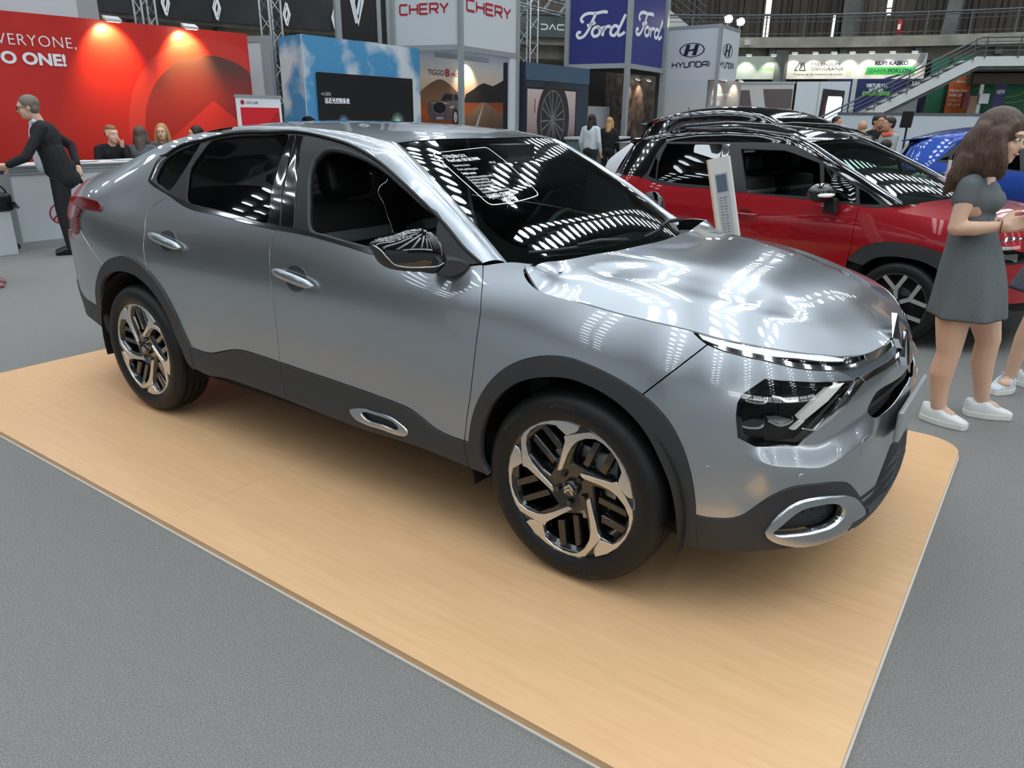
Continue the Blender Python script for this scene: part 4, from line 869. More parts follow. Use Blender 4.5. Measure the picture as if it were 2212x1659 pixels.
# ---- interior
M_seat = noise_mix(mat('seat_fabric', rough=.85), S8(44, 44, 44), S8(58, 58, 57), 400, 2)
M_seat2 = mat('seat_leather', S8(30, 30, 30), .5)
M_band = noise_mix(mat('seat_band', rough=.85), S8(110, 116, 114), S8(128, 133, 131), 300, 2)
def rbox(name, a, b, m, par, bw=.04, seg=3, tilt=None, piv=None):
    mb = MB(); mb.box(a, b)
    if tilt:
        R_ = Matrix.Rotation(tilt, 3, 'Y'); mb.V = [tuple(R_ @ (Vector(v) - Vector(piv)) + Vector(piv)) for v in mb.V]
    o = mb.obj(name, m, par, True); bevel(o, bw, seg); return o
def seat(yc, par, x0=-1.42):
    cu = rbox('seat_cushion', (x0 + .02, yc - .26, .50), (x0 + .54, yc + .26, .64), M_seat, par, .05)
    T = -.36; pv = (x0, yc, .58)
    rbox('seat_backrest', (x0 - .09, yc - .25, .56), (x0 + .05, yc + .25, 1.0), M_seat2, par, .05, 3, T, pv)
    rbox('seat_backrest_upper', (x0 - .085, yc - .235, 1.03), (x0 + .055, yc + .235, 1.19), M_seat, par, .05, 3, T, pv)
    rbox('seat_stripe', (x0 - .087, yc - .252, .985), (x0 + .058, yc + .252, 1.045), M_band, par, .012, 2, T, pv)
    rbox('headrest', (x0 - .05, yc - .135, 1.19), (x0 + .07, yc + .135, 1.42), M_seat2, par, .05, 4, T * .75, (x0 - .03, yc, .70))
for yc in (-.37, .37): seat(yc, CAR)
rbox('rear_bench', (-2.45, -.62, .50), (-1.95, .62, .66), M_seat2, CAR, .05); rbox('rear_backrest', (-2.62, -.62, .58), (-2.48, .62, 1.12), M_seat2, CAR, .05, 3, -.3, (-2.5, 0, .6))
M_dash = mat('dash_plastic', S8(34, 36, 36), .7)
rbox('dashboard', (-.62, -.70, .78), (-.22, .70, 1.0), M_dash, CAR, .06)
rbox('dash_top', (-.46, -.66, .97), (-.24, .66, 1.022), M_dash, CAR, .02)
rbox('dash_screen', (-.70, -.14, .90), (-.68, .12, 1.05), M_black, CAR, .006)
mb = MB(); mb.tube([(-.86 + .05 * math.cos(a), .37 + .185 * math.sin(a), .93 + .175 * math.cos(a)) for a in np.linspace(0, 2 * PI, 28, False)], .016, 8, closed=True); mb.bar((-.84, .2, .93), (-.84, .54, .93), .03, .05); mb.obj('steering_wheel', M_seat2, CAR, True)
rbox('centre_console', (-1.4, -.10, .45), (-.6, .10, .72), M_dash, CAR, .03)
mb = MB(); mb.box((-3.1, -.80, .30), (-.15, .80, .44)); mb.obj('cabin_floor', M_dark, CAR)
for sd in (1, -1):  # inner door cards
    patch('door_card', BS, [(2.1, .45), (3.9, .45), (3.9, 1.02), (3.35, 1.035), (2.2, 1.10)], M_dash, CAR, .08, (), 0, 0, sd, True, True, .07)
roof_in = roof_patch('headliner', -1.05, -2.25, mat('headliner', S8(58, 58, 56), .9), 14, -.97, .97, -.03)
mb = MB(); mb.box((-.25, -.74, .35), (-.17, .74, 1.0)); mb.obj('firewall', M_dark, CAR)
mb = MB(); mb.box((-.2, -.66, .33), (.60, .66, .80)); mb.obj('engine_bay', M_dark, CAR)
mb = MB(); mb.box((-3.45, -.66, .35), (-2.68, .66, .95)); mb.obj('boot_tub', M_dark, CAR)
# ------------------------------------------------------------------ platform the car stands on
M_lam = mat('beech_laminate', rough=.32, spec=.35)
noise_mix(M_lam, S8(220, 176, 130), S8(228, 185, 139), 5, 5, .3, .7, 0, (.6, 7, 1))
PLT = root('display_platform', 'low beech-coloured display platform under the silver car', 'platform', (-1.5, 0, FLOOR_Z))
def plat_outline(R=.18):
    x0, x1, y0, y1 = -4.015, 1.0, -1.497, 1.36; out = []
    for cx, cy, a0 in ((x1 - .03, y0 + .03, -90), (x1 - R, y1 - R, 0), (x0 + R, y1 - R, 90), (x0 + .03, y0 + .03, 180)):
        r = .03 if cy < 0 else R
        for k in range(9): a = math.radians(a0 + 90 * k / 8); out.append((cx + r * math.cos(a), cy + r * math.sin(a)))
    return out
po = plat_outline()
xs = [-4.1, -1.5, 1.1]; ys = [-1.6, -.462, .60, 1.5]
def clip_poly(P, x0, x1, y0, y1):
    for ax, v, sg in ((0, x0, 1), (0, x1, -1), (1, y0, 1), (1, y1, -1)):
        out = []
        for i in range(len(P)):
            a, b = P[i - 1], P[i]; fa, fb_ = sg * (a[ax] - v), sg * (b[ax] - v)
            if (fa >= 0) != (fb_ >= 0): t = fa / (fa - fb_); out.append((a[0] + (b[0] - a[0]) * t, a[1] + (b[1] - a[1]) * t))
            if fb_ >= 0: out.append(b)
        P = out
    return P
for i in range(2):
    for j in range(3):
        P = clip_poly(po, xs[i], xs[i + 1], ys[j], ys[j + 1]); P = inset(P, .0006)
        MB().prism(P, lambda a, b: (a + 1.5, b, .004), lambda a, b: (a + 1.5, b, .03)).obj('platform_board', M_lam, PLT)
MB().prism(inset(po, .004), lambda a, b: (a + 1.5, b, 0), lambda a, b: (a + 1.5, b, .029)).obj('platform_core', mat('board_edge', S8(170, 132, 92), .7), PLT)
MB().prism(inset(po, -.006), lambda a, b: (a + 1.5, b, 0), lambda a, b: (a + 1.5, b, .006)).obj('edge_trim', mat('edge_white', S8(210, 208, 200), .6), PLT)
# ------------------------------------------------------------------ exhibition stands
M_white = mat('panel_white', S8(196, 201, 205), .5)
M_white2 = mat('panel_white_warm', S8(188, 186, 182), .5)
M_alu = mat('aluminium', S8(172, 178, 180), .35, .5)
M_red_ink = mat('ink_crimson', S8(168, 32, 48), .45)
M_navy = mat('ink_navy', S8(24, 30, 58), .45)
M_whi = mat('ink_white', S8(225, 228, 232), .5)
M_blk = mat('ink_black', S8(22, 22, 24), .5)
class Panel:
    """vertical plane from plan point A to B; u runs along it, the viewer is on its right-hand normal"""
    def __init__(s, A, B, parent=None, org=(0, 0, 0)):
        s.A = Vector((A[0] - org[0], A[1] - org[1], -org[2])); d = Vector((B[0] - A[0], B[1] - A[1], 0)); s.L = d.length; s.d = d / s.L; s.n = Vector((s.d.y, -s.d.x, 0)); s.par = parent
    def p(s, u, z, off=0.): return s.A + s.d * u + Vector((0, 0, z)) + s.n * off
    def board(s, name, u0, u1, z0, z1, m, th=.04, off=0., par=None):
        V = [s.p(u, z, o) for o in (off - th, off) for u, z in ((u0, z0), (u1, z0), (u1, z1), (u0, z1))]
        return mesh_obj(name, V, [(0, 3, 2, 1), (4, 5, 6, 7), (0, 1, 5, 4), (1, 2, 6, 5), (2, 3, 7, 6), (3, 0, 4, 7)], m, par or s.par)
    def poly(s, name, pts, m, off=.004, th=.003, par=None):
        return MB().prism(pts, lambda a, b: s.p(a, b, off - th), lambda a, b: s.p(a, b, off)).obj(name, m, par or s.par)
    def polyt(s, name, pts, m, off=.004, par=None, holes=()):
        uv, F = trimesh(pts, holes, 1e3); V = [s.p(a, b, off) for a, b in uv]
        F = [f if (Vector(uv[f[1]] - uv[f[0]]).to_3d().cross(Vector(uv[f[2]] - uv[f[0]]).to_3d())).z > 0 else f[::-1] for f in F]
        return mesh_obj(name, V, F, m, par or s.par)
    def text(s, name, body, u, z, cap, m, width=None, bold=0., off=.006, par=None, align='LEFT', shear=0., spacing=1.):
        V, F = text_mesh(body, cap / .73, 0, align, bold * cap, spacing, 3, shear)
        if width:
            w_ = V[:, 0].max() - V[:, 0].min(); V[:, 0] *= width / w_
        return mesh_obj(name, [s.p(u + v[0], z + v[1], off) for v in V], F, m, par or s.par)
    def strokes(s, name, lines, u, z, w_, h, lw, m, off=.006, par=None):
        mb = MB()
        for ln in lines:
            P = [Vector((u + a * w_, z + b * h)) for a, b in ln]; n = len(P); L = []; R_ = []
            for i in range(n):
                d1 = (P[i] - P[i - 1]).normalized() if i else (P[1] - P[0]).normalized(); d2 = (P[i + 1] - P[i]).normalized() if i < n - 1 else d1
                n1 = Vector((-d1.y, d1.x)); n2 = Vector((-d2.y, d2.x)); b = (n1 + n2); b = b.normalized() if b.length > .2 else n1; k = min(1 / max(b.dot(n1), .5), 1.8) * lw / 2
                e = P[i] - d1 * lw * .0 if i else P[i]
                L.append(e + b * k); R_.append(e - b * k)
            V = [s.p(q.x, q.y, off) for q in L] + [s.p(q.x, q.y, off) for q in R_]; mb.add(V, [(n + i, n + i + 1, i + 1, i) for i in range(n - 1)])
        return mb.obj(name, m, par or s.par)
    def disc(s, name, u, z, ru, rz, m, off=.004, par=None, ri=0., n=40):
        o_ = [(u + ru * math.cos(2 * PI * k / n), z + rz * math.sin(2 * PI * k / n)) for k in range(n)]
        if not ri: return s.polyt(name, o_, m, off, par)
        i_ = [(u + ri * ru * math.cos(2 * PI * k / n), z + ri * rz * math.sin(2 * PI * k / n)) for k in range(n)]
        V = [s.p(a, b, off) for a, b in o_ + i_]; return mesh_obj(name, V, [(k, (k + 1) % n, n + (k + 1) % n, n + k) for k in range(n)], m, par or s.par)
def grad_mat(name, stops, axis, lo, hi, rough=.5, noise=0.):
    """printed colour run along an object axis"""
    m = mat(name, rough=rough); n, l, b = nodes(m); tc = n.new('ShaderNodeTexCoord'); sp = n.new('ShaderNodeSeparateXYZ'); mr = n.new('ShaderNodeMapRange'); mr.inputs[1].default_value = lo; mr.inputs[2].default_value = hi
    rp = n.new('ShaderNodeValToRGB'); l.new(tc.outputs['Object'], sp.inputs[0]); l.new(sp.outputs['XYZ'.index(axis)], mr.inputs[0])
    src = mr.outputs[0]
    if noise:
        nz = n.new('ShaderNodeTexNoise'); nz.inputs['Scale'].default_value = 1.2; l.new(tc.outputs['Object'], nz.inputs['Vector']); ma = n.new('ShaderNodeMath'); ma.operation = 'MULTIPLY_ADD'; ma.inputs[1].default_value = noise; l.new(nz.outputs['Fac'], ma.inputs[0]); l.new(src, ma.inputs[2]); src = ma.outputs[0]
    l.new(src, rp.inputs[0]); el = rp.color_ramp.elements
    for i, (p_, c) in enumerate(stops):
        e = el[i] if i < 2 else el.new(p_); e.position = p_; e.color = (*c, 1)
    l.new(rp.outputs[0], b.inputs['Base Color']); return m
def spot(loc, target, power, col=(1, .8, .55), ang=70, blend=.6, r=.03):
    d = bpy.data.lights.new('spot_lamp', 'SPOT'); d.energy = power; d.color = col; d.spot_size = math.radians(ang); d.spot_blend = blend; d.shadow_soft_size = r
    o = bpy.data.objects.new('spot_lamp', d); COL.objects.link(o); o.location = loc; o.rotation_euler = (Vector(target) - Vector(loc)).to_track_quat('-Z', 'Y').to_euler(); return o
M_fix = mat('lamp_housing', S8(190, 190, 188), .4)
M_bulb = mat('lamp_glow', (1, 1, 1), .5, emit=(1, .88, .66), es=18.)
M_bulbw = mat('lamp_glow_white', (1, 1, 1), .5, emit=(1, .98, .9), es=14.)
def floodlight(P, u, z, label, power, col, arm=.22, group=None, size=.1, ang=95, bulb=None, tilt=.35):
    base = P.p(u, z, .0); r = root('floodlight', label, 'lamp', base, 0, group); d, n = P.d, P.n
    MB().tube([(0, 0, 0), tuple(n * arm * .5 + Vector((0, 0, .05))), tuple(n * arm)], .008, 6).obj('lamp_arm', M_fix, r, True)
    c = n * arm; mb = MB(); hx = d * size; hy = (n * .8 + Vector((0, 0, -.35))).normalized() * size * .55; hz = Vector((0, 0, 1)) * size * .18
    mb.add([c + sx * hx + sy * hy + sz * hz for sz in (-1, 1) for sx, sy in ((-1, -1), (1, -1), (1, 1), (-1, 1))], [(0, 3, 2, 1), (4, 5, 6, 7), (0, 1, 5, 4), (1, 2, 6, 5), (2, 3, 7, 6), (3, 0, 4, 7)]); mb.obj('lamp_head', M_fix, r)
    q = c - hz * 1.3; mesh_obj('lamp_lens', [q - hx * .8 - hy * .8, q + hx * .8 - hy * .8, q + hx * .8 + hy * .8, q - hx * .8 + hy * .8], [(0, 1, 2, 3)], bulb or M_bulb, r)
    s = spot((0, 0, 0), (0, 0, -1), power, col, ang); s.parent = r; s.location = q + Vector((0, 0, -.03)); s.rotation_euler = (Vector((0, 0, -1)) - n * tilt).to_track_quat('-Z', 'Y').to_euler()
    return r
def diamond(P, u, z, h, m, par, off=.006, name='diamond_logo', w_=.78):
    """two interlaced open diamonds drawn as bands"""
    a, t = h * .5, h * .07
    k = w_ * .5
    l1 = [(-.10, -1.0), (-1.0, 0), (-.10, 1.0), (.12, 1.0), (-.62, 0), (.12, -1.0)]
    for sgn, dx in ((1, -.06), (-1, .06)):
        L = [(sgn * x_ + 0, y_) for x_, y_ in ((-.12, -1.), (-.80, 0), (-.05, 1.), (.08, 1.) if sgn > 0 else (.08, 1.))]
    P.strokes(name, [[(-.22, -1.), (-.86, 0), (-.06, 1.), (.42, .28)], [(.22, 1.), (.86, 0), (.06, -1.), (-.42, -.28)], [(-.42, -.28), (-.50, -.12), (.06, .62)], [(.42, .28), (.50, .12), (-.06, -.62)]], u, z, k * h * .5 / .5 * .5, h * .5, t, m, off, par)
# ---- red wall with lettering, floodlights
RW_ = root('red_backdrop_wall', 'red printed backdrop wall with white lettering behind the counter', 'wall panel', (-10.63, 2.05, FLOOR_Z))
og = (-10.63, 2.05, FLOOR_Z); P = Panel((-10.63, 2.05), (-10.3, 5.58), RW_, og)
M_redw = noise_mix(mat('red_print', rough=.42, spec=.4), S8(178, 36, 30), S8(204, 52, 42), .55, 2, .3, .7)
P.board('wall_board', -3.4, 3.54, FLOOR_Z, 2.8, M_redw, .08)
uc, zcn, rc = 2.84, 1.25, 1.18
def arc_cut(r0, umax, k0=0, n=48): return [(min(uc + r0 * math.cos(a), umax), zcn + r0 * math.sin(a)) for a in np.linspace(PI * 1.18, -PI * .18, n)]
P.polyt('printed_ring', [(min(a, 3.53), b) for a, b in arc_cut(1.42, 3.53)], grad_mat('print_ring', [(0, S8(205, 62, 50)), (1, S8(196, 50, 40))], 'Z', 1, 2.8), .002)
P.polyt('printed_disc', arc_cut(rc, 3.53), grad_mat('print_disc', [(0, S8(170, 34, 28)), (.55, S8(150, 46, 38)), (1, S8(92, 58, 54))], 'Z', 1.2, 2.3), .004)
P.polyt('printed_triangle', [(1.2, .55), (2.82, 1.75), (3.53, 1.22), (3.53, .3), (1.2, .3)], mat('print_coral', S8(206, 52, 42), .42), .006)
P.text('wall_lettering', 'EVERYONE,', .87, 2.392, .148, M_whi, None, -.012, .008, None, 'RIGHT', 0, 1.08)
P.text('wall_lettering', 'O ONE!', .70, 2.162, .150, M_whi, .80, .055, .008, None, 'RIGHT')
for u_, lb in ((1.31, 'white floodlight on the red wall nearer the lettering'), (2.45, 'white floodlight on the red wall above the printed disc')): floodlight(Panel((-10.63, 2.05), (-10.3, 5.58)), u_, 2.80, lb, 150, (1, .62, .22), .24, None, .11, 100, None, 1.0)
# white wall standing above at far left, in front of the banner
WL = root('white_wall_panel', 'tall white stand wall above the red backdrop at the left edge', 'wall panel', (-11.6, 1.2, FLOOR_Z)); P = Panel((-11.6, -3.), (-11.4, 3.95), WL, (-11.6, 1.2, FLOOR_Z))
P.board('wall_board', 0, 6.55, FLOOR_Z, 3.35, M_white, .06); P.board('edge_profile', 6.45, 6.75, FLOOR_Z, 3.35, M_alu, .08, .01)
# ---- counter
CT = root('reception_counter', 'white reception counter with aluminium edge profiles', 'counter', (-9.0, 2., FLOOR_Z)); og = (-9.0, 2., FLOOR_Z); P = Panel((-8.92, .95), (-9.0, 6.), CT, og)
P.board('counter_front', .12, 5.0, .05, .84, M_white, .04); P.board('top_profile', 0, 5.0, .84, .94, M_alu, .05, .012); P.board('base_profile', 0, 5.0, FLOOR_Z, .06, M_alu, .05, .012)
for zz in (.875, .905): P.board('profile_groove', .12, 5., zz, zz + .006, mat('groove', S8(96, 100, 102), .5), .004, .0145)
P.board('corner_post', 0, .13, FLOOR_Z, .94, M_alu, .13, .02)
for zz in (.84, FLOOR_Z + .005): P.disc('post_socket', .06, zz + .05, .035, .035, mat('socket', S8(52, 54, 55), .5), .022)
P2_ = Panel((-10.2, .80), (-8.92, .95), CT, og); P2_.board('counter_side', 0, 1.28, .05, .84, M_white, .04); P2_.board('top_profile', 0, 1.30, .84, .94, M_alu, .05, .012); P2_.board('base_profile', 0, 1.3, FLOOR_Z, .06, M_alu, .05, .012)
bevel(MB().box((-.42, -1.1, .965), (.10, 4., .985)).obj('counter_top', mat('counter_white', S8(222, 224, 224), .4), CT), .004)
P.disc('round_logo', .62, .36, .125, .125, M_red_ink, .004, None, .86)
P.strokes('logo_bars', [[(0, 0), (1, 1)], [(.35, -.1), (1.1, .65)]], .53, .29, .13, .13, .022, M_red_ink, .004)
for (x, y, w_, d_x, rz, lb) in ((-9.10, 2.05, .30, .21, .5, 'loose white paper sheets on the counter beside the suited man'), (-9.15, 2.62, .28, .2, .1, 'flat white sheets on the counter before the seated man in black'), (-9.12, 2.95, .15, .1, -.3, 'small white leaflet on the counter near the long-haired woman')):
    r = root('paper_sheets', lb, 'paper', (x, y, .957), rz)
    for k in range(3): MB().box((-d_x / 2 + .01 * k, -w_ / 2 - .008 * k, .004 * k), (d_x / 2 + .01 * k, w_ / 2 - .008 * k, .004 * k + .003)).obj('sheet', M_whi, r)
# ---- roll-up banner
RU = root('rollup_banner', 'white roll-up banner with red picture and small bank logo', 'banner', (-9.2, 4.5, FLOOR_Z)); P = Panel((-9.2, 4.46), (-9.25, 5.34), RU, (-9.2, 4.5, FLOOR_Z))
P.board('banner_sheet', 0, .86, .0, 1.80, M_whi, .006); P.board('top_rail', -.01, .87, 1.79, 1.83, M_alu, .03, .012); P.board('base_cassette', -.03, .89, FLOOR_Z, .09, M_alu, .12, .06)
P.poly('red_picture', [(.07, .2), (.81, .2), (.81, 1.65), (.07, 1.65)], mat('print_red2', S8(205, 30, 40), .5), .004)
P.polyt('picture_curve', [(.35, .2)] + [(.81 - .4 * math.cos(a), .3 + 1.3 * math.sin(a)) for a in np.linspace(0, PI / 2, 14)] + [(.81, .2)], mat('print_red3', S8(178, 24, 36), .5), .005)
P.text('banner_text', 'UniCredit', .17, 1.70, .045, M_blk, .24, 0, .004); P.disc('banner_mark', .115, 1.722, .035, .035, M_red_ink, .004)
# ---- sky-printed box with a screen
M_cloud = mat('print_sky', rough=.5); noise_mix(M_cloud, S8(74, 142, 186), S8(206, 212, 214), .85, 5, .46, .56, 0, (1, 1, 1.1))
SB = root('sky_print_box', 'exhibition box printed with blue sky and clouds beside the red wall', 'stand box', (-9.5, 6.04, FLOOR_Z)); og = (-9.5, 6.04, FLOOR_Z)
PF, PS = Panel((-9.5, 6.04), (-9.68, 9.07), SB, og), Panel((-10.28, 6.18), (-9.5, 6.04), SB, og)
PF.board('front_board', 0, 3.04, FLOOR_Z, 2.8, M_cloud, .05, 0); PS.board('side_board', 0, .79, FLOOR_Z, 2.8, M_cloud, .05, 0)
PS.board('edge_strip', .772, .795, FLOOR_Z, 2.8, mat('pale_edge', S8(176, 196, 206), .5), .01, .006)
LED = root('led_screen', 'wide dark LED screen with white Chinese lettering on the sky box', 'screen', (-9.5, 7., 1.5)); PL = Panel((-9.5, 6.04), (-9.68, 9.07), LED, (-9.5, 7., 1.5))
PL.board('screen_panel', .26, 2.75, 1.38, 2.225, mat('screen_black', S8(26, 27, 29), .35), .05, .03); PL.strokes('screen_bezel', [[(0, 0), (1, 0), (1, 1), (0, 1), (0, 0)]], .26, 1.38, 2.49, .845, .025, M_blk, .034)
M_scr = mat('screen_white', (.8, .85, .9), .5, emit=(.8, .88, 1), es=.7)
PL.text('screen_text', '远近光控制系统', .39, 1.752, .075, M_scr, .60, .0, .035); PL.text('screen_text', 'IHC智能', .32, 1.87, .05, mat('screen_grey', (.3, .3, .32), .5, emit=(.6, .6, .65), es=.25), .22, 0, .035)
for u_, rr, cc in ((.82, .15, (.30, .55, .95)), (2.28, .20, (.55, .85, .75))):
    for k in range(5): PL.polyt('headlight_glow', [(u_ + rr * (1 - .18 * k) * math.cos(a), 1.42 + rr * (1 - .18 * k) * math.sin(a)) for a in np.linspace(0, PI, 16)], mat('glow_%d_%d' % (int(u_ * 100), k), (0, 0, 0), .5, emit=cc, es=.05 * 2 ** k), .034 + .0006 * k)
# white post / narrow wall between red wall and sky box
NW = root('narrow_white_wall', 'narrow white stand wall between red wall and sky box', 'wall panel', (-10.9, 5.9, FLOOR_Z)); P = Panel((-11.3, 5.75), (-10.4, 6.10), NW, (-10.9, 5.9, FLOOR_Z))
P.board('wall_board', -.6, .92, FLOOR_Z, 2.78, M_white, .05); P.board('top_profile', -.6, .95, 2.72, 2.82, M_alu, .06, .01); P.board('post', .80, .97, FLOOR_Z, 2.82, M_alu, .10, .03)
# ---- black sign with the white diamond
DS = root('black_diamond_sign', 'tall black sign with a large white diamond emblem', 'sign', (-13., 10.1, FLOOR_Z)); P = Panel((-13.01, 10.13), (-12.87, 11.3), DS, (-13., 10.1, FLOOR_Z))
P.board('sign_board', 0, 1.02, 3.2, 5.6, mat('sign_black', S8(30, 28, 28), .5), .05); P.board('sign_post', -.14, 0, FLOOR_Z, 5.7, M_alu, .08, .02); P.board('sign_post', 1.02, 1.14, FLOOR_Z, 5.7, M_alu, .08, .02); P.board('dark_gap', 1.14, 1.30, 3.0, 5.6, M_blk, .05); P.board('sign_post', 1.30, 1.42, FLOOR_Z, 5.7, M_alu, .08, .02); P.board('lower_wall', 0, 1.3, FLOOR_Z, 3.2, M_white, .05)
diamond(P, .47, 4.06, .98, M_whi, DS)
# ---- white tower with crimson lettering
LC = {'C': [[(1, 1), (.12, 1), (0, .86), (0, .14), (.12, 0), (1, 0)]], 'H': [[(0, 0), (0, 1)], [(1, 0), (1, 1)], [(0, .5), (1, .5)]], 'E': [[(1, 1), (0, 1), (0, 0), (1, 0)], [(0, .5), (.92, .5)]],
      'R': [[(0, 0), (0, 1), (.88, 1), (1, .88), (1, .58), (.88, .46), (0, .46)], [(.55, .46), (1, 0)]], 'Y': [[(0, 1), (.5, .46), (.5, 0)], [(.5, .46), (1, 1)]],
      'U': [[(0, 1), (0, .12), (.12, 0), (.88, 0), (1, .12), (1, 1)]], 'n': [[(0, 0), (0, 1), (.86, 1), (1, .86), (1, 0)]], 'D': [[(0, 0), (0, 1), (.8, 1), (1, .84), (1, .16), (.8, 0), (0, 0)]],
      'A': [[(0, 0), (0, .8), (.2, 1), (1, 1), (1, 0)], [(0, .4), (1, .4)]], 'I': [[(.5, 0), (.5, 1)]], 'd': [[(0, 1), (.75, 1), (1, .75), (1, .25), (.75, 0), (0, 0)]], 'a': [[(0, 0), (.5, 1), (1, 0)]]}
def word(P, name, s, u0, u1, z, h, lw, m, lws=None, gapf=.28, off=.006, zs=0.):
    wts = [(.25 if c == 'I' else 1.) for c in s]; n = sum(wts) + gapf * (len(s) - 1); cw_ = (u1 - u0) / n; u = u0
    for c, wt in zip(s, wts): P.strokes(name, LC[c], u, z, cw_ * wt, h, lw, m, off); u += cw_ * (wt + gapf)
TW = root('white_fascia_tower', 'white corner tower sign with crimson lettering over a booth', 'sign tower', (-8.95, 9.47, FLOOR_Z)); og = (-8.95, 9.47, FLOOR_Z)
PA, PB = Panel((-10.36, 9.14), (-8.95, 9.47), TW, og), Panel((-8.95, 9.47), (-9.14, 11.7), TW, og)
PA.board('fascia_panel', -.1, 1.40, 2.88, 5.2, M_white, .03); PB.board('fascia_panel', .06, 2.18, 2.86, 5.2, M_white, .03)
PA.board('fascia_beam', -.1, 1.44, 2.78, 2.88, M_alu, .06, .01); PB.board('fascia_beam', 0, 2.2, 2.76, 2.86, M_alu, .06, .01)
for q in ((-8.95, 9.47), (-10.4, 9.12), (-9.14, 11.62)): MB().box((q[0] - og[0] - .045, q[1] - og[1] - .045, 0), (q[0] - og[0] + .045, q[1] - og[1] + .045, 5.3)).obj('tower_post', M_alu, TW)
word(PA, 'tower_letter', 'CHERY', .12, 1.19, 3.44, .17, .035, M_red_ink); word(PB, 'tower_letter', 'CHERY', .22, 1.86, 3.50, .19, .045, M_red_ink)
PB.polyt('emblem_edge', [(.75 + .45 * math.cos(a), 3.98 + .22 * math.sin(a)) for a in np.linspace(PI, 2 * PI, 20)], M_blk, .006)
PB.board('jamb_panel', 1.86, 2.2, FLOOR_Z, 2.76, M_white, .05, .0)
# booth back wall with printed sunset road
BW = root('sunset_road_print', 'booth back wall printed with a sunset road, dark hills and an SUV', 'wall print', (-11.3, 11.5, FLOOR_Z)); og = (-11.3, 11.5, FLOOR_Z); P = Panel((-11.3, 9), (-11.3, 14.6), BW, og)
P.board('wall_board', 1.5, 5.4, FLOOR_Z, 3.1, grad_mat('print_dusk', [(0, S8(196, 150, 110)), (.45, S8(206, 188, 168)), (.75, S8(176, 176, 178)), (1, S8(120, 132, 150))], 'Z', 1.9, 3.1), .05)
M_h1, M_h2 = grad_mat('print_hill', [(0, S8(150, 108, 74)), (1, S8(100, 74, 56))], 'Z', 1.7, 2.4), mat('print_hill_dark', S8(44, 38, 36), .5)
P.polyt('printed_hill', crom([(1.5, 1.85), (1.9, 2.12), (2.3, 2.32), (2.55, 2.38), (2.8, 2.32), (3.1, 2.16), (3.4, 1.98), (3.4, 1.8), (1.5, 1.8)], .1), M_h1, .003)
P.polyt('printed_hill', [(3.40, 1.86), (3.5, 2.08), (3.8, 2.2), (4.0, 2.3), (4.23, 2.36), (4.6, 2.30), (4.9, 2.40), (5.15, 2.5), (5.4, 2.56), (5.4, 1.7), (3.4, 1.75)], M_h2, .004)
P.polyt('printed_field', [(1.5, 1.84), (3.4, 1.88), (5.4, 1.92), (5.4, .4), (1.5, .4)], grad_mat('print_field', [(0, S8(96, 56, 36)), (.6, S8(176, 92, 48)), (1, S8(150, 76, 44))], 'Z', 1.3, 1.9), .005)
P.polyt('printed_road', [(4.10, 1.90), (4.33, 1.90), (5.38, 1.45), (5.38, .6), (2.6, .6), (3.2, 1.40)], grad_mat('print_road', [(0, S8(92, 72, 64)), (1, S8(150, 116, 94))], 'Z', 1.0, 1.9), .006)
P.polyt('road_line', [(4.20, 1.88), (4.215, 1.88), (3.95, 1.3), (3.85, 1.3)], M_white2, .007)
# the printed SUV, flat on the wall
c = lambda L: [(2.08 + a * 1.14, 1.42 + b * .70) for a, b in L]
M_pc, M_pd, M_pl = mat('print_car', S8(92, 82, 84), .5), mat('print_car_dark', S8(34, 30, 34), .5), mat('print_car_light', S8(168, 160, 158), .5)
P.polyt('printed_car_body', c([(.0, .30), (.02, .62), (.08, .68), (.40, .70), (.55, .95), (.92, .98), (1., .9), (1., .12), (.72, .06), (.1, .08)]), M_pc, .009)
P.polyt('printed_car_glass', c([(.42, .71), (.56, .92), (.80, .92), (.80, .72)]), M_pd, .010); P.polyt('printed_car_glass', c([(.84, .72), (.84, .92), (.94, .92), (1., .74)]), M_pd, .010)
P.disc('printed_car_grille', 2.08 + .42, 1.42 + .33, .24, .13, M_pd, .010); P.disc('printed_car_grille_rim', 2.08 + .42, 1.42 + .33, .25, .14, M_pl, .0095); P.disc('printed_car_wheel', 2.08 + 1.0, 1.42 + .12, .12, .20, M_pd, .010); P.disc('printed_car_rim', 2.08 + 1.0, 1.42 + .12, .07, .13, M_pl, .011)
P.polyt('printed_car_lamp', c([(.68, .52), (.84, .56), (.82, .48), (.70, .45)]), M_pl, .010); P.polyt('printed_car_plate', c([(.26, .10), (.48, .10), (.48, .18), (.26, .18)]), M_pl, .0105); P.polyt('printed_car_hood_line', c([(.05, .62), (.5, .66), (.72, .60), (.45, .58)]), M_pl, .0098)
P.text('wall_lettering', 'TIGGO', 2.12, 2.465, .12, M_blk, .56, .0, .006); P.text('wall_lettering', '8', 2.72, 2.455, .17, M_red_ink, .17, .04, .006); P.text('wall_lettering', 'PRO', 2.93, 2.455, .09, M_red_ink, .30, .0, .006)
floodlight(Panel((-11.3, 9), (-11.3, 14.6)), 3.48, 2.86, 'booth lamp shining onto the sunset road print', 55, (1, .86, .62), .35, None, .09, 90, None, .8)
P = Panel((-10.4, 10.4), (-10.5, 12.4), BW, og); P.board('ceiling_beam', 0, 2.0, 2.76, 2.86, M_alu, .06)
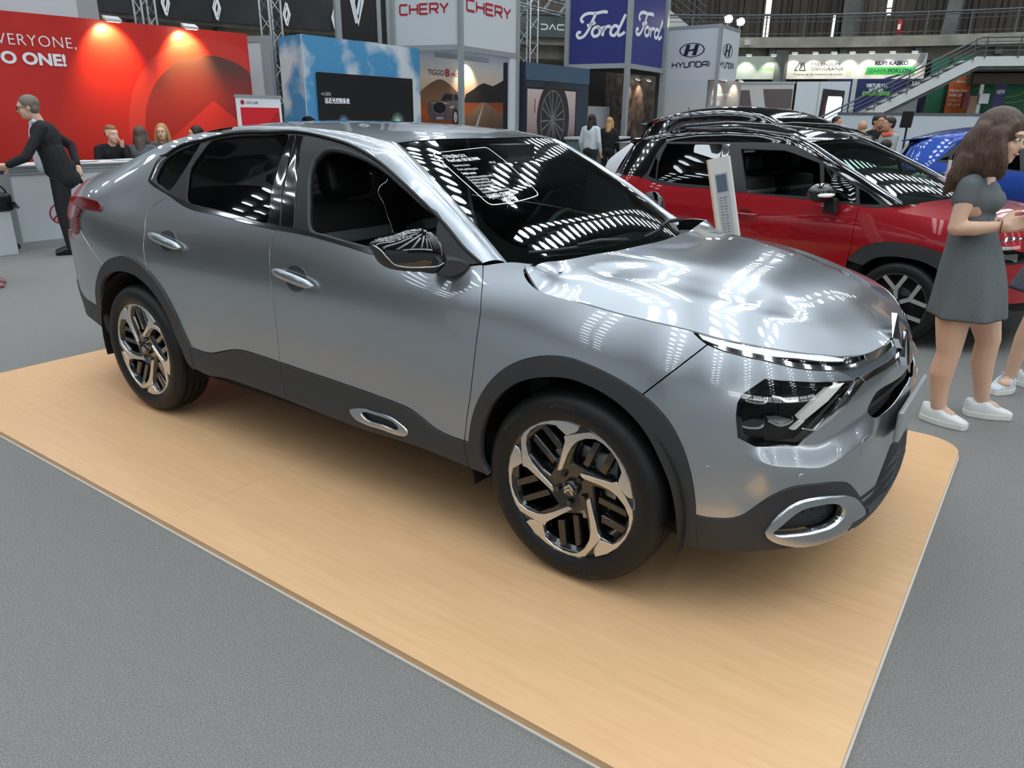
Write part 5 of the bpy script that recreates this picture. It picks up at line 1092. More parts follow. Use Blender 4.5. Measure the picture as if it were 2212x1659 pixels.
# ---- box with the wheel picture
WB = root('wheel_picture_box', 'dark blue stand box with a lit picture of an alloy wheel', 'stand box', (-9., 12, FLOOR_Z)); og = (-9., 12, FLOOR_Z); P = Panel((-9., 11.76), (-9.06, 14.9), WB, og); u = lambda a: a + .24
P.board('box_body', 0, u(2.62), FLOOR_Z, 2.70, mat('slate_blue', S8(46, 52, 64), .4), .6); P.board('box_header', 0, u(2.62), 2.34, 2.70, mat('steel_blue', S8(62, 84, 106), .5), .02, .012)
P.board('picture', u(-.2), u(1.98), .4, 2.18, grad_mat('print_pink', [(0, S8(60, 56, 58)), (.35, S8(150, 128, 126)), (1, S8(196, 176, 172))], 'Z', .9, 2.2), .02, .014); P.strokes('picture_frame', [[(0, 0), (1, 0), (1, 1), (0, 1), (0, 0)]], u(-.2), .4, 2.18, 1.78, .04, M_blk, .018)
wc, wz = u(.95), 1.50
P.disc('printed_tyre', wc, wz, .72, .86, mat('print_tyre', S8(40, 38, 38), .5), .020); P.disc('printed_rim_edge', wc - .04, wz, .54, .66, mat('print_rim', S8(108, 104, 106), .4), .021); P.disc('printed_rim_well', wc - .04, wz, .51, .63, mat('print_well', S8(38, 36, 38), .5), .022)
for k in range(8):
    a = 2 * PI * k / 8 + .2
    for da in (-.16, .16): P.strokes('printed_spoke', [[(0, 0), (math.cos(a + da), math.sin(a + da))]], wc - .04, wz, .52, .64, .035, MATS['print_rim'], .023)
P.disc('printed_hub', wc - .04, wz, .09, .11, MATS['print_rim'], .024); P.poly('printed_reflector', [(u(.13), 1.95), (u(.16), 1.95), (u(.14), 1.65), (u(.11), 1.65)], M_red_ink, .021); P.polyt('printed_floor', [(u(-.19), .42), (u(1.97), .42), (u(1.97), .95), (u(.2), 1.1), (u(-.19), 1.25)], mat('print_floor', S8(52, 50, 52), .4), .0205)
# ---- blue tower with white script
FT = root('blue_fascia_tower', 'navy blue corner tower sign with white script lettering', 'sign tower', (-8.78, 16.1, FLOOR_Z)); og = (-8.78, 16.1, FLOOR_Z); PA, PB = Panel((-10.45, 15.88), (-8.78, 16.1), FT, og), Panel((-8.78, 16.1), (-9.0, 19), FT, og)
M_fblue = mat('tower_blue', S8(40, 48, 112), .45); M_fblue2 = mat('tower_blue_side', S8(44, 52, 120), .45)
PA.board('fascia_panel', .0, 1.60, 2.92, 5.6, M_fblue, .03); PB.board('fascia_panel', .10, 2.44, 2.92, 5.6, M_fblue2, .03); PA.board('fascia_beam', -.06, 1.7, 2.80, 2.92, M_alu, .06, .01); PB.board('fascia_beam', 0, 2.55, 2.80, 2.92, M_alu, .06, .01)
for q in ((-8.78, 16.1), (-10.5, 15.87), (-8.98, 18.68)): MB().box((q[0] - og[0] - .06, q[1] - og[1] - .06, 0), (q[0] - og[0] + .06, q[1] - og[1] + .06, 5.7)).obj('tower_post', M_alu, FT)
SCR = [crom([(.22, .62), (.14, .72), (.20, .86), (.36, .94), (.62, .93), (.86, .97), (1.0, .95)], .04), crom([(.62, .92), (.50, .62), (.38, .32), (.22, .10), (.08, .07), (.02, .17), (.06, .27), (.15, .26)], .04), crom([(.34, .50), (.48, .54), (.62, .60)], .05),
       crom([(.70, .45), (.58, .40), (.52, .22), (.60, .10), (.72, .14), (.78, .30), (.72, .44), (.80, .38), (.90, .42)], .04), crom([(.92, .46), (.86, .10)], .05), crom([(.88, .26), (.98, .42), (1.08, .44), (1.10, .38)], .04),
       crom([(1.36, .40), (1.26, .46), (1.14, .32), (1.14, .15), (1.24, .10), (1.34, .22)], .04), crom([(1.58, .84), (1.46, .52), (1.36, .20), (1.40, .10), (1.50, .14), (1.58, .22)], .04)]
PA.strokes('tower_script', SCR, .20, 3.52, .86, .66, .075, M_whi); PB.strokes('tower_script', SCR, .40, 3.60, 1.18, .64, .085, M_whi)
# rocky booth wall under the blue tower
RKW = root('rock_print_wall', 'dark rock-textured booth wall under the navy tower', 'wall print', (-10.6, 19, FLOOR_Z)); og = (-10.6, 19, FLOOR_Z); P = Panel((-10.9, 15.5), (-10.3, 21.5), RKW, og)
M_rock = noise_mix(mat('rock_print', rough=.4), S8(40, 34, 32), S8(112, 98, 90), 3.2, 8, .35, .7); M_forest = noise_mix(mat('forest_print', rough=.5), S8(40, 50, 36), S8(96, 106, 84), 4, 6, .35, .7)
P.board('wall_board', .3, 5.6, FLOOR_Z, 2.85, M_rock, .05); P.board('forest_print', .3, 1.55, FLOOR_Z, 2.84, M_forest, .01, .012); P.text('wall_lettering', 'IA', .95, 1.82, .42, M_whi, .42, .05, .02, None, 'LEFT')
P.board('dark_panel', 1.60, 2.75, 1.88, 2.84, mat('dark_panel', S8(34, 30, 30), .5), .02, .03); P.board('white_cabinet', 1.55, 2.6, FLOOR_Z, 1.88, M_white, .3, .32); P.disc('printed_pink_car', 1.05, 1.55, .42, .28, mat('print_pink_car', S8(196, 70, 84), .5), .016); P.polyt('printed_car_window', [(.72, 1.62), (1.3, 1.62), (1.15, 1.78), (.85, 1.78)], mat('print_blue_dark', S8(70, 82, 110), .5), .018)
PB2 = Panel((-9.6, 16.8), (-9.75, 19.6), RKW, og); PB2.board('inner_rock_panel', .75, 2.6, FLOOR_Z, 2.7, M_rock, .04)
for u_, lb in ((1.05, 'booth lamp on the rock wall, left of the pair'), (1.85, 'booth lamp on the rock wall, right of the pair')): floodlight(Panel((-9.6, 16.8), (-9.75, 19.6)), u_, 2.62, lb, 45, (1, .74, .5), .3, 'rock wall lamps', .09, 80, None, .8)
DSK = root('info_desk', 'grey information desk before the forest print', 'counter', (-8.3, 13.9, FLOOR_Z)); MB().box((-.35, -.9, 0), (.3, .95, 1.10)).obj('desk_body', mat('desk_grey', S8(112, 122, 126), .5), DSK); bevel(MB().box((-.4, -.95, 1.10), (.35, 1.0, 1.16)).obj('desk_top', M_white, DSK), .01)
# ---- white tower with oval H emblem
HT_ = root('white_emblem_tower', 'white corner tower with a navy oval emblem and lettering', 'sign tower', (-7.35, 18.7, FLOOR_Z)); og = (-7.35, 18.7, FLOOR_Z); PA, PB = Panel((-8.95, 18.8), (-7.35, 18.7), HT_, og), Panel((-7.35, 18.7), (-7.46, 20.5), HT_, og)
PA.board('tower_panel', 0, 1.58, 2.60, 4.0, M_white, .04); PB.board('tower_panel', .03, 1.78, 2.60, 4.0, M_white, .04); PA.board('top_profile', 0, 1.6, 3.94, 4.02, M_alu, .06, .01); PB.board('top_profile', 0, 1.8, 3.94, 4.02, M_alu, .06, .01)
MB().box((-.04, -.04, 0), (.04, .04, 4.02)).obj('corner_profile', M_alu, HT_); PA.board('lower_wall', -.1, 1.34, FLOOR_Z, 2.60, grad_mat('wall_white_run', [(0, S8(196, 190, 182)), (1, S8(190, 197, 203))], 'Z', 1.2, 2.6), .05, .02)
for Pq, u0, ru, wd in ((PA, .78, .39, 1.16), (PB, .77, .43, 1.38)):
    Pq.disc('emblem_ring', u0, 3.39, ru, .185, M_navy, .006, None, .90); 
    for sx in (-1, 1): Pq.polyt('emblem_bar', [(u0 + ru * (sx * .34 + q[0]), 3.39 + .185 * q[1]) for q in ((-.30, -.72), (.02, -.76), (.20, .76), (-.10, .76))], M_navy, .008)
    Pq.polyt('emblem_bar', [(u0 + ru * a, 3.39 + .185 * b) for a, b in ((-.34, -.20), (.30, -.02), (.34, .20), (-.30, .04))], M_navy, .008)
    word(Pq, 'tower_letter', 'HYUnDAI', u0 - wd / 2, u0 + wd / 2, 2.945, .135, .030, M_navy)
KN = root('grey_feature_panel', 'grey booth panel with white two-line lettering under the emblem tower', 'wall panel', (-7.6, 18.8, FLOOR_Z)); P = Panel((-7.7, 18.6), (-7.2, 20.6), KN, (-7.6, 18.8, FLOOR_Z))
P.board('wall_board', .27, 1.87, FLOOR_Z, 2.62, mat('feature_grey', S8(140, 138, 136), .4), .05); P.text('panel_text', 'Potpuno nova', .46, 2.19, .13, M_whi, .92, 0, .006); P.text('panel_text', 'KONA', .46, 1.93, .16, M_whi, .40, .02, .006)
for u_, lb in ((.72, 'panel lamp left of the pair on the grey feature panel'), (1.5, 'panel lamp right of the pair on the grey feature panel')): floodlight(Panel((-7.7, 18.6), (-7.2, 20.6)), u_, 2.62, lb, 26, (1, .82, .6), .22, 'feature panel lamps', .08, 80, None, .8)
# two bright tower spots
for k, (x, y, lb) in enumerate(((-8.14, 21.14, 'bright spotlight above the emblem tower, left one'), (-8.07, 21.98, 'bright spotlight above the emblem tower, right one'))):
    r = root('stage_spotlight', lb, 'lamp', (x, y, 3.6), 0, 'tower spotlights'); MB().tube([(0, 0, -3.6), (0, 0, .7)], .02, 6).obj('lamp_stand', M_rail, r); MB().lathe([(0, -.12), (.09, -.10), (.13, .08), (.0, .1)], 12, 'z', (0, 0, .8)).obj('lamp_head', M_fix, r); MB().ell((.08, -.10, .8), (.11, .11, .11), 10, 6).obj('lamp_lens', mat('spot_glow', (1, 1, 1), .5, emit=(1, .93, .72), es=30), r)
# ---- balcony banners: black with white diamonds, grey-green with white lettering
M_bann = noise_mix(mat('banner_black', rough=.75), S8(26, 27, 28), S8(46, 47, 48), 1.3, 3, .3, .7)
def ring_banner(name, label, p0, p1, z0, z1, m, marks=(), lab_m=None, kind='diamond'):
    a0, a1 = ring_ang(*p0), ring_ang(*p1); n = max(8, int(abs(a1 - a0) * 60)); R = 22.62
    org = (DC[0] + R * math.cos((a0 + a1) / 2), DC[1] + R * math.sin((a0 + a1) / 2), z0); r = root(name, label, 'banner', org)
    V = []
    for i in range(n + 1):
        a = a0 + (a1 - a0) * i / n; w_ = .035 * math.sin(i * 1.3) + .02 * math.sin(i * 2.9)
        for k in range(5):
            t = k / 4; q = R - w_ * math.sin(PI * t) - .02; V.append((DC[0] + q * math.cos(a) - org[0], DC[1] + q * math.sin(a) - org[1], (z1 - z0) * t))
    mesh_obj('banner_cloth', V, [(i * 5 + k, i * 5 + k + 1, (i + 1) * 5 + k + 1, (i + 1) * 5 + k) for i in range(n) for k in range(4)], m, r, True)
    for zz in (0., z1 - z0): MB().tube([(DC[0] + (R - .03) * math.cos(a0 + (a1 - a0) * i / n) - org[0], DC[1] + (R - .03) * math.sin(a0 + (a1 - a0) * i / n) - org[1], zz) for i in range(n + 1)], .012, 5).obj('banner_cord', M_rub, r)
    for mx, my in marks:
        a = ring_ang(mx, my); c_ = Vector((DC[0] + 22.50 * math.cos(a), DC[1] + 22.50 * math.sin(a), 0)); t = Vector((math.sin(a), -math.cos(a), 0))
        P = Panel((c_.x - t.x, c_.y - t.y), (c_.x + t.x, c_.y + t.y), r, org); yield_(P, 1.0, 4.45)
    return r
def yield_(P, u, z): diamond(P, u, z, .62, M_whi, P.par, .0)
ring_banner('black_emblem_banner', 'long black cloth banner with white diamond emblems on the balcony', (-20.53, 7.3), (-18.2, 16.3), 4.10, 5.05, M_bann, ((-20.42, 8.3), (-20.05, 10.2), (-19.78, 11.6), (-19.2, 13.6), (-18.71, 15.06)))
rb = ring_banner('grey_green_banner', 'grey-green balcony banner with white lettering between the towers', (-15.6, 20.2), (-12.5, 23.4), 4.22, 4.92, noise_mix(mat('banner_olive', rough=.75), S8(64, 72, 72), S8(80, 88, 86), 1.3, 3))
P = Panel((-14.93, 20.93), (-14.0, 22.0), rb, (rb.location.x, rb.location.y, 4.22)); P.d = Vector((.66, .75, 0)); P.n = Vector((.75, -.66, 0))
word(P, 'banner_letter', 'daCIa', .06, 1.32, 4.44, .155, .035, M_whi, None, .30, .30)
# ---- trusses
M_truss = mat('truss_alu', S8(150, 154, 156), .35, .7)
def truss(label, a, b, s=.29, cells=8):
    r = root('truss', label, 'truss', a); A, B = Vector((0, 0, 0)), Vector(b) - Vector(a); d = B.normalized(); x = d.cross(Vector((0, 0, 1)) if abs(d.z) < .9 else Vector((1, 0, 0))).normalized() * s / 2; y = d.cross(x).normalized() * s / 2
    cs = [x + y, x - y, -x - y, -x + y]
    for q in cs: MB().tube([A + q, B + q], .022, 6).obj('chord', M_truss, r, True)
    for i in range(cells):
        t0, t1 = i / cells, (i + 1) / cells
        for k in range(4):
            c0, c1 = (cs[k], cs[(k + 1) % 4]) if i % 2 else (cs[(k + 1) % 4], cs[k]); MB().tube([A + B * t0 + c0, A + B * t1 + c1], .009, 5).obj('brace', M_truss, r)
    return r
truss('aluminium truss tower standing behind the red wall', (-12.6, 5.2, FLOOR_Z), (-12.6, 5.2, 5.2), .25, 18)
truss('aluminium truss tower standing behind the sky box', (-11.6, 7.1, FLOOR_Z), (-11.6, 7.1, 5.0), .27, 18)
truss('aluminium truss tower between the white and navy towers', (-10.9, 14.6, FLOOR_Z), (-10.9, 14.6, 4.6), .34, 15)
truss('horizontal truss spanning between the white and navy towers', (-11.2, 14.4, 4.45), (-10.7, 17.4, 4.25), .30, 10)
# ---- facade signs under the balcony on the right
def sign(name, label, A, B, z0, z1, m, cat='sign', th=.08, u0=0., u1=None):
    r = root(name, label, cat, (A[0], A[1], z0)); P = Panel(A, B, r, (A[0], A[1], z0)); P.board('sign_board', u0, u1 or P.L, z0, z1, m, th); return P
M_lime = mat('ink_lime', S8(96, 168, 52), .5)
P = sign('leasing_sign', 'pale grey fascia sign with green italic lettering left of the dark pillar', (-9.7, 25.55), (-8.12, 26.43), 2.95, 3.72, mat('sign_grey', S8(150, 158, 148), .5)); P = Panel((-9.38, 25.75), (-8.12, 26.43), P.par, (-9.7, 25.55, 2.95))
P.text('sign_text', 'Leasing Srbija', .07, 3.25, .13, M_lime, 1.18, .02, .01, None, 'LEFT', .2); P.text('sign_text', 'P', -.12, 3.25, .15, M_blk, .14, .03, .01)
for u_, lb in ((.28, 'fascia lamp over the green lettering, left one'), (1.13, 'fascia lamp over the green lettering, right one')): floodlight(Panel((-9.38, 25.75), (-8.12, 26.43)), u_, 3.72, lb, 50, (1, .97, .85), .45, 'fascia lamps', .10, 80, M_bulbw, .7)
tag(MB().box((-8.2, 26.2, FLOOR_Z), (-7.85, 26.6, 3.9)).obj('column', mat('pillar_dark', S8(74, 78, 76), .7)), 'square dark grey pillar between the two fascia signs', None, None, 'structure')
P0 = sign('insurance_sign', 'long pale fascia sign with mountain logo and insurance lettering', (-7.92, 26.53), (-3.61, 28.1), 2.96, 3.78, mat('sign_pale', S8(178, 176, 168), .5)); P = P0
M_ikg = mat('ink_grey', S8(58, 66, 64), .5); M_green = mat('ink_green', S8(40, 146, 56), .5)
P.strokes('sign_logo', [[(0, 0), (.42, 1), (.62, .55), (.55, .3)], [(0, 0), (.28, 0)], [(.45, .05), (.68, .95), (.78, .95), (1, 0), (.45, 0)]], .33, 3.25, .36, .25, .035, M_ikg, .008)
P.text('sign_text', 'MILENIJUM', .88, 3.395, .105, M_ikg, .93, 0, .008); P.text('sign_text', 'OSIGURANJE', .87, 3.245, .105, M_ikg, 1.08, 0, .008); P.text('sign_text', 'Vreme je da mislimo na sutra', .31, 3.085, .075, M_ikg, 1.64, 0, .008)
P.text('sign_text', 'KUPI KASKO', 2.96, 3.405, .13, M_navy, 1.06, .05, .008); P.polyt('green_bar', [(2.69, 3.10), (4.26, 3.10), (4.28, 3.345), (2.72, 3.345)], M_green, .006); P.text('sign_text', 'IZABERI', 2.78, 3.165, .125, M_navy, .60, 0, .010); P.text('sign_text', 'POKLON', 3.42, 3.165, .125, M_navy, .72, .05, .010)
for k in range(4): P.strokes('tyre_mark', [crom([(0, 0), (.5, .25), (.8, .6), (.9, 1.)], .08)], 3.35 + .05 * k, 2.97, 1.15, .8, .02, M_navy, .005 + .0004 * k)
for k, (u_, lb) in enumerate(((.25, 'fascia lamp above the mountain logo'), (.93, 'fascia lamp above the insurance name, left part'), (1.54, 'fascia lamp above the insurance name, right part'), (2.13, 'fascia lamp between the insurance name and green bar'), (2.75, 'fascia lamp above the left end of the green bar'), (3.40, 'fascia lamp above the middle of the green bar'), (4.09, 'fascia lamp above the right end of the green bar'))): floodlight(Panel((-7.92, 26.53), (-3.61, 28.1)), u_, 3.78, lb, 42, (1, .95, .82), .45, 'fascia lamps', .10, 80, M_bulbw, .7)
P = sign('virtual_drive_panel', 'dark blue wall panel with white heading and lime bar', (-7.5, 24.9), (-2.5, 26.7), FLOOR_Z, 2.88, noise_mix(mat('print_night', rough=.45), S8(22, 26, 62), S8(34, 52, 104), 1.1, 4), 'wall print', .06, 1.5, 4.5)
P.board('white_post', 2.28, 2.42, FLOOR_Z, 2.88, M_white2, .04, .03); P.text('panel_text', 'VIRTUELNA', 2.72, 2.62, .115, M_whi, .66, .06, .008); P.text('panel_text', 'VOŽNJA', 2.82, 2.475, .115, M_whi, .46, .06, .008); P.poly('lime_bar', [(2.63, 2.37), (3.46, 2.37), (3.48, 2.49), (2.64, 2.49)], mat('lime', S8(110, 190, 70), .5), .008); P.text('panel_text', 'Iskusi nadrealnu vožnju', 2.68, 2.40, .055, M_navy, .72, .02, .010); P.text('panel_text', 'LE', 4.10, 2.70, .11, M_whi, .16, .05, .008)
# ---- white booths with dark displays
P = sign('white_display_booth', 'white booth wall with two dark slanted display panels', (-8.3, 21.2), (-4.8, 22.4), FLOOR_Z, 2.62, M_white2, 'stand box', .3, .55, 2.27)
M_disp = grad_mat('display_brown', [(0, S8(150, 136, 130)), (.6, S8(110, 96, 94)), (1, S8(70, 62, 62))], 'Z', -.2, .4)
for pts in ([(.60, 1.80), (1.13, 1.80), (.98, 2.42), (.60, 2.42)], [(1.51, 1.88), (2.25, 1.88), (2.24, 2.45), (1.38, 2.45)]): P.polyt('display_panel', pts, mat('display_dark', S8(92, 82, 82), .45), .006)
P.poly('white_plinth', [(1.79, 1.5), (2.26, 1.5), (2.26, 1.88), (1.79, 1.88)], M_white, .03, .03); P.board('top_profile', .55, 2.30, 2.60, 2.66, M_alu, .32, .02); P.poly('name_board', [(1.15, 1.62), (1.58, 1.62), (1.58, 1.78), (1.15, 1.78)], M_whi, .05, .02); P.text('name_text', 'KONA', 1.22, 1.66, .085, M_blk, .30, .03, .055)
P = sign('white_screen_portal', 'white booth portal with a bright white upright screen', (-8.3, 21.2), (-4.8, 22.4), FLOOR_Z, 2.66, M_white, 'stand box', .2, 2.34, 3.84)
P.board('portal_groove', 2.98, 3.0, FLOOR_Z, 2.66, M_alu, .02, .01); P.polyt('screen_surround', [(3.02, .2), (3.74, .2), (3.72, 2.40), (3.10, 2.46)], mat('portal_black', S8(38, 34, 36), .4), .006); P.polyt('lit_screen', [(3.24, .3), (3.68, .3), (3.68, 2.18), (3.64, 2.24), (3.27, 2.25), (3.25, 2.0)], mat('screen_lit', (.8, .85, .9), .5, emit=(.72, .82, .92), es=.75), .010); P.polyt('red_streak', [(3.05, .5), (3.2, .5), (3.24, 2.2), (3.2, 2.2)], mat('streak', S8(96, 44, 48), .5), .008)
# ---- staircase with railing
STR = root('staircase', 'straight staircase with a white stringer rising to the balcony', 'staircase', (-4.3, 22.4, FLOOR_Z)); og = (-4.3, 22.4, FLOOR_Z); P = Panel((-6.5, 21.5), (-1.5, 23.3), STR, og)
M_strg = mat('stringer_white', S8(196, 200, 198), .5)
for of, m_ in ((0., M_strg), (-1.6, M_strg)): P.poly('stringer', [(1.2, 1.05), (5.19, 3.29), (7.4, 3.29), (7.4, 3.04), (5.28, 3.04), (1.9, 1.18)][::1], m_, of, .05)
P.poly('stair_soffit', [(1.9, 1.18), (5.28, 3.04), (7.4, 3.04), (7.4, 2.96), (5.30, 2.96), (2.05, 1.14)], M_conc2, -.06, 1.5)
for k in range(14):
    u0 = 1.35 + k * .28; z0 = 1.10 + k * .157; MB().add([P.p(a, b, o) for o in (-.04, -1.56) for a, b in ((u0, z0), (u0 + .30, z0), (u0 + .30, z0 + .05), (u0, z0 + .05))], [(0, 1, 2, 3), (7, 6, 5, 4), (0, 4, 5, 1), (1, 5, 6, 2), (2, 6, 7, 3), (3, 7, 4, 0)]).obj('step', M_conc2, STR)
for dz, rr in ((.52, .03), (.40, .014), (.27, .014), (.14, .014)): MB().tube([P.p(1.2, 1.06 + dz, .02), P.p(5.22, 3.31 + dz * .9, .02), P.p(7.4, 3.31 + dz * .9, .02)], rr, 6).obj('hand_rail', M_rail, STR)
for u_ in (1.3, 2.03, 2.75, 3.15, 3.55, 4.3, 5.1, 5.38, 6.2, 7.0): z0 = 1.06 + (min(u_, 5.2) - 1.2) * .5596; MB().tube([P.p(u_, z0 - .06, .03), P.p(u_, z0 + .52, .03)], .018, 5).obj('rail_post', M_rail, STR)
tag(MB().prism([(2.2, FLOOR_Z), (4.1, FLOOR_Z), (4.1, 2.4), (2.2, 1.3)], lambda a, b: P.p(a, b, -1.2) + Vector(og), lambda a, b: P.p(a, b, -1.1) + Vector(og)).obj('wall_stair', M_strg), 'white wall under the staircase', None, None, 'structure')
# ---- green stand, orange banner behind the stairs
P = sign('green_stand_wall', 'green stand wall with pale line drawing behind the staircase', (-3.5, 25), (1.5, 26.8), FLOOR_Z, 3.42, mat('stand_green', S8(26, 96, 68), .5), 'wall panel', .06, .55, 5.2)
P.strokes('line_drawing', [crom([(0, .2), (.3, .1), (.8, .35), (1, .8)], .1), crom([(0, .2), (.05, -.2), (.4, -.3), (1, -.1)], .1), crom([(-1.1, .6), (-.9, .75), (-.7, .5), (-.5, .7)], .1)], 2.6, 2.25, .7, .4, .03, M_lime, .006); P.board('glitter_strip', 1.0, 1.12, FLOOR_Z, 3.4, mat('green_dark', S8(20, 52, 30), .6), .02, .02)
OB = root('orange_banner', 'orange roll-up banner with white lettering under the stairs', 'banner', (-2.5, 25.1, FLOOR_Z)); P = Panel((-3.5, 24.9), (1.5, 26.7), OB, (-2.5, 25.1, FLOOR_Z))
P.board('banner_sheet', 1.13, 1.75, .3, 2.90, mat('banner_orange', S8(206, 98, 42), .5), .01, .03)
for bd, z_, cp, wd in (('Novo ime,', 2.44, .09, .50), ('naša priča.', 2.31, .09, .56), ('I tako već', 2.16, .085, .48), ('20 godina', 2.03, .085, .50)): P.text('banner_text', bd, 1.18, z_, cp, M_whi, wd, .03 if z_ > 2.2 else 0, .036)
P.text('banner_text', 'dora', 1.32, 2.70, .08, M_whi, .24, .03, .036); P.board('banner_base', 1.10, 1.78, FLOOR_Z, .3, M_alu, .1, .08)
P = sign('kiosk_canopy', 'brown layered kiosk canopy on slim posts at the right', (-1.8, 24.6), (2., 26.), FLOOR_Z, .9, mat('kiosk_base', S8(108, 104, 98), .6), 'kiosk', .4, .3, 3.2)
for z0, z1, m_ in ((2.62, 2.92, mat('canopy_brown', S8(92, 78, 70), .6)), (2.96, 3.08, mat('canopy_tan', S8(128, 108, 76), .6))): P.board('canopy_beam', .05, 3.3, z0, z1, m_, .8, .1)
for u_ in (.3, 3.1): P.board('canopy_post', u_, u_ + .1, FLOOR_Z, 2.65, M_alu, .1, .0)
P.poly('kiosk_notice', [(.30, 2.08), (.56, 2.08), (.56, 2.36), (.30, 2.36)], M_whi, .12, .02); P.poly('kiosk_poster', [(.68, .9), (1.0, .9), (.96, 2.62), (.66, 2.62)], mat('poster_navy', S8(44, 48, 92), .5), .12, .02); P.polyt('poster_bottle', crom([(.76, 1.0), (.90, 1.0), (.92, 1.5), (.87, 1.9), (.82, 1.9), (.76, 1.5)], .1, True), M_lime, .125); P.text('poster_text', 'NEW', .72, 2.35, .12, M_whi, .22, .04, .125)
P.board('kiosk_cabinet', .05, .28, FLOOR_Z, 2.3, mat('cabinet_tan', S8(150, 120, 96), .6), .4, .05); P.board('red_box', -.12, .05, 1.95, 2.4, mat('red_box', S8(110, 26, 30), .5), .2, .12)
# ---- low white wall, loudspeaker, palms
P = sign('low_white_wall', 'low white partition wall with a grey top edge behind the visitors', (-5.6, 16), (.4, 18.2), FLOOR_Z, 1.70, mat('low_wall', S8(186, 194, 200), .5), 'wall panel', .08, 2.2, 6.2); P.board('top_edge', 2.2, 6.2, 1.68, 1.74, M_rail, .1, .01)
SPK = root('loudspeaker', 'black loudspeaker on a tripod stand before the low white wall', 'loudspeaker', (-1.41, 13., FLOOR_Z)); M_spk = mat('speaker_black', S8(30, 31, 33), .6)
mb = MB(); mb.prism([(-.095, -.08), (.095, -.08), (.075, .10), (-.075, .10)], lambda a, b: (a - .02, b, 1.47), lambda a, b: (a, b, 1.755)); bevel(mb.obj('speaker_cabinet', M_spk, SPK), .012); MB().tube([(0, 0, .02), (0, 0, 1.47)], .018, 8).obj('stand_pole', M_spk, SPK)
for k in range(3): a = 2 * PI * k / 3 + .4; MB().tube([(0, 0, .75), (.42 * math.cos(a), .42 * math.sin(a), 0)], .012, 6).obj('stand_leg', M_spk, SPK)
MB().box((-.08, -.085, 1.49), (.08, -.081, 1.73)).obj('speaker_grille', mat('grille', S8(20, 20, 21), .8), SPK)
M_leaf = mat('palm_leaf', S8(52, 74, 44), .6)
def palm(label, loc, h, n=9, sp=.6, seed=1):
    rnd = random.Random(seed); r = root('potted_palm', label, 'plant', loc); MB().lathe([(0, 0), (.14, 0), (.18, .32), (.15, .32), (.13, .29), (0, .29)], 14).obj('pot', mat('pot_grey', S8(70, 70, 70), .6), r)
    for k in range(n):
        a = 2 * PI * k / n + rnd.uniform(-.3, .3); L = sp * rnd.uniform(.7, 1.1); pts = [(L * t * math.cos(a), L * t * math.sin(a), .3 + (h - .3) * (1.6 * t - .9 * t * t) * rnd.uniform(.97, 1.03)) for t in np.linspace(.02, 1, 9)]
        MB().tube(pts, [.006] * 9, 4).obj('frond_stem', M_leaf, r); mb = MB()
        for i in range(2, 9):
            p0 = Vector(pts[i]); d = (Vector(pts[i]) - Vector(pts[i - 1])).normalized(); s = d.cross(Vector((0, 0, 1))).normalized()
            for sd in (-1, 1): q = p0 + (s * sd * .8 + d * .6 + Vector((0, 0, -.25))).normalized() * (.20 - .015 * i); w_ = d * .012; mb.add([p0 - w_, p0 + w_, q], [(0, 1, 2)])
        mb.obj('frond_leaves', M_leaf, r)
palm('potted palm with long fronds left of the bald man', (-2.75, 14.4, FLOOR_Z), 1.72, 9, .55, 3); palm('bushy potted palm right of the loudspeaker', (-.78, 14.8, FLOOR_Z), 1.5, 13, .55, 5)
# fire extinguisher on the balcony
FE = root('fire_extinguisher', 'red fire extinguisher standing on the balcony', 'extinguisher', (-5.79, 33.9, ZB1)); x, y = ring_pt(-5.79, 33.93, 28.4); FE.location = (x, y, ZB1)
MB().lathe([(0, .55), (.10, .55), (.12, .58), (.12, 1.0), (.08, 1.08), (.03, 1.1), (.03, 1.16), (0, 1.16)], 14).obj('cylinder', mat('ext_red', S8(150, 24, 28), .35), FE, True); MB().box((-.06, -.03, 1.14), (.06, .03, 1.2)).obj('valve', M_blk, FE); MB().lathe([(0, 0), (.16, 0), (.16, .55), (0, .55)], 12).obj('stand', M_conc2, FE); MB().box((-.05, -.13, .72), (.05, -.118, .92)).obj('ext_label', M_whi, FE); MB().tube([(.05, 0, 1.15), (.16, -.02, 1.0), (.15, -.03, .7)], .015, 5).obj('hose', M_blk, FE)
# balcony floodlight box
x, y = ring_pt(-9.2, 25.9, 22.6); bevel(MB().box((-.09, -.09, -.09), (.09, .09, .09)).obj('balcony_flood', M_fix, None, False, (x, y, 4.15)), .01); o = bpy.data.objects['balcony_flood']; tag(o, 'small white floodlight box on the balcony edge', 'lamp')
# upper stair at the top (behind navy tower)
US = root('upper_staircase', 'upper flight of stairs with grey railing above the emblem tower', 'staircase', (-11.5, 25.6, ZB1)); P = Panel((-14.5, 23.0), (-10.2, 26.2), US, (-11.5, 25.6, ZB1))
P.poly('stringer', [(.6, 7.2), (4.6, 4.4), (4.6, 4.0), (4.0, 4.0), (.6, 6.4)], M_white2, 0, .1)
for dz in (.25, .5, .75, 1.0): MB().tube([P.p(.6, 7.2 + dz, .05), P.p(4.6, 4.4 + dz, .05)], .02, 5).obj('hand_rail', M_rail, US)
for u_ in (1.2, 2.2, 3.2, 4.2): MB().tube([P.p(u_, 7.2 - (u_ - .6) * .7, .05), P.p(u_, 8.2 - (u_ - .6) * .7, .05)], .02, 5).obj('rail_post', M_rail, US)
P.poly('landing_wall', [(.2, 4.35), (2.9, 4.35), (2.9, 5.4), (.2, 7.0)], M_white2, -.8, .05)
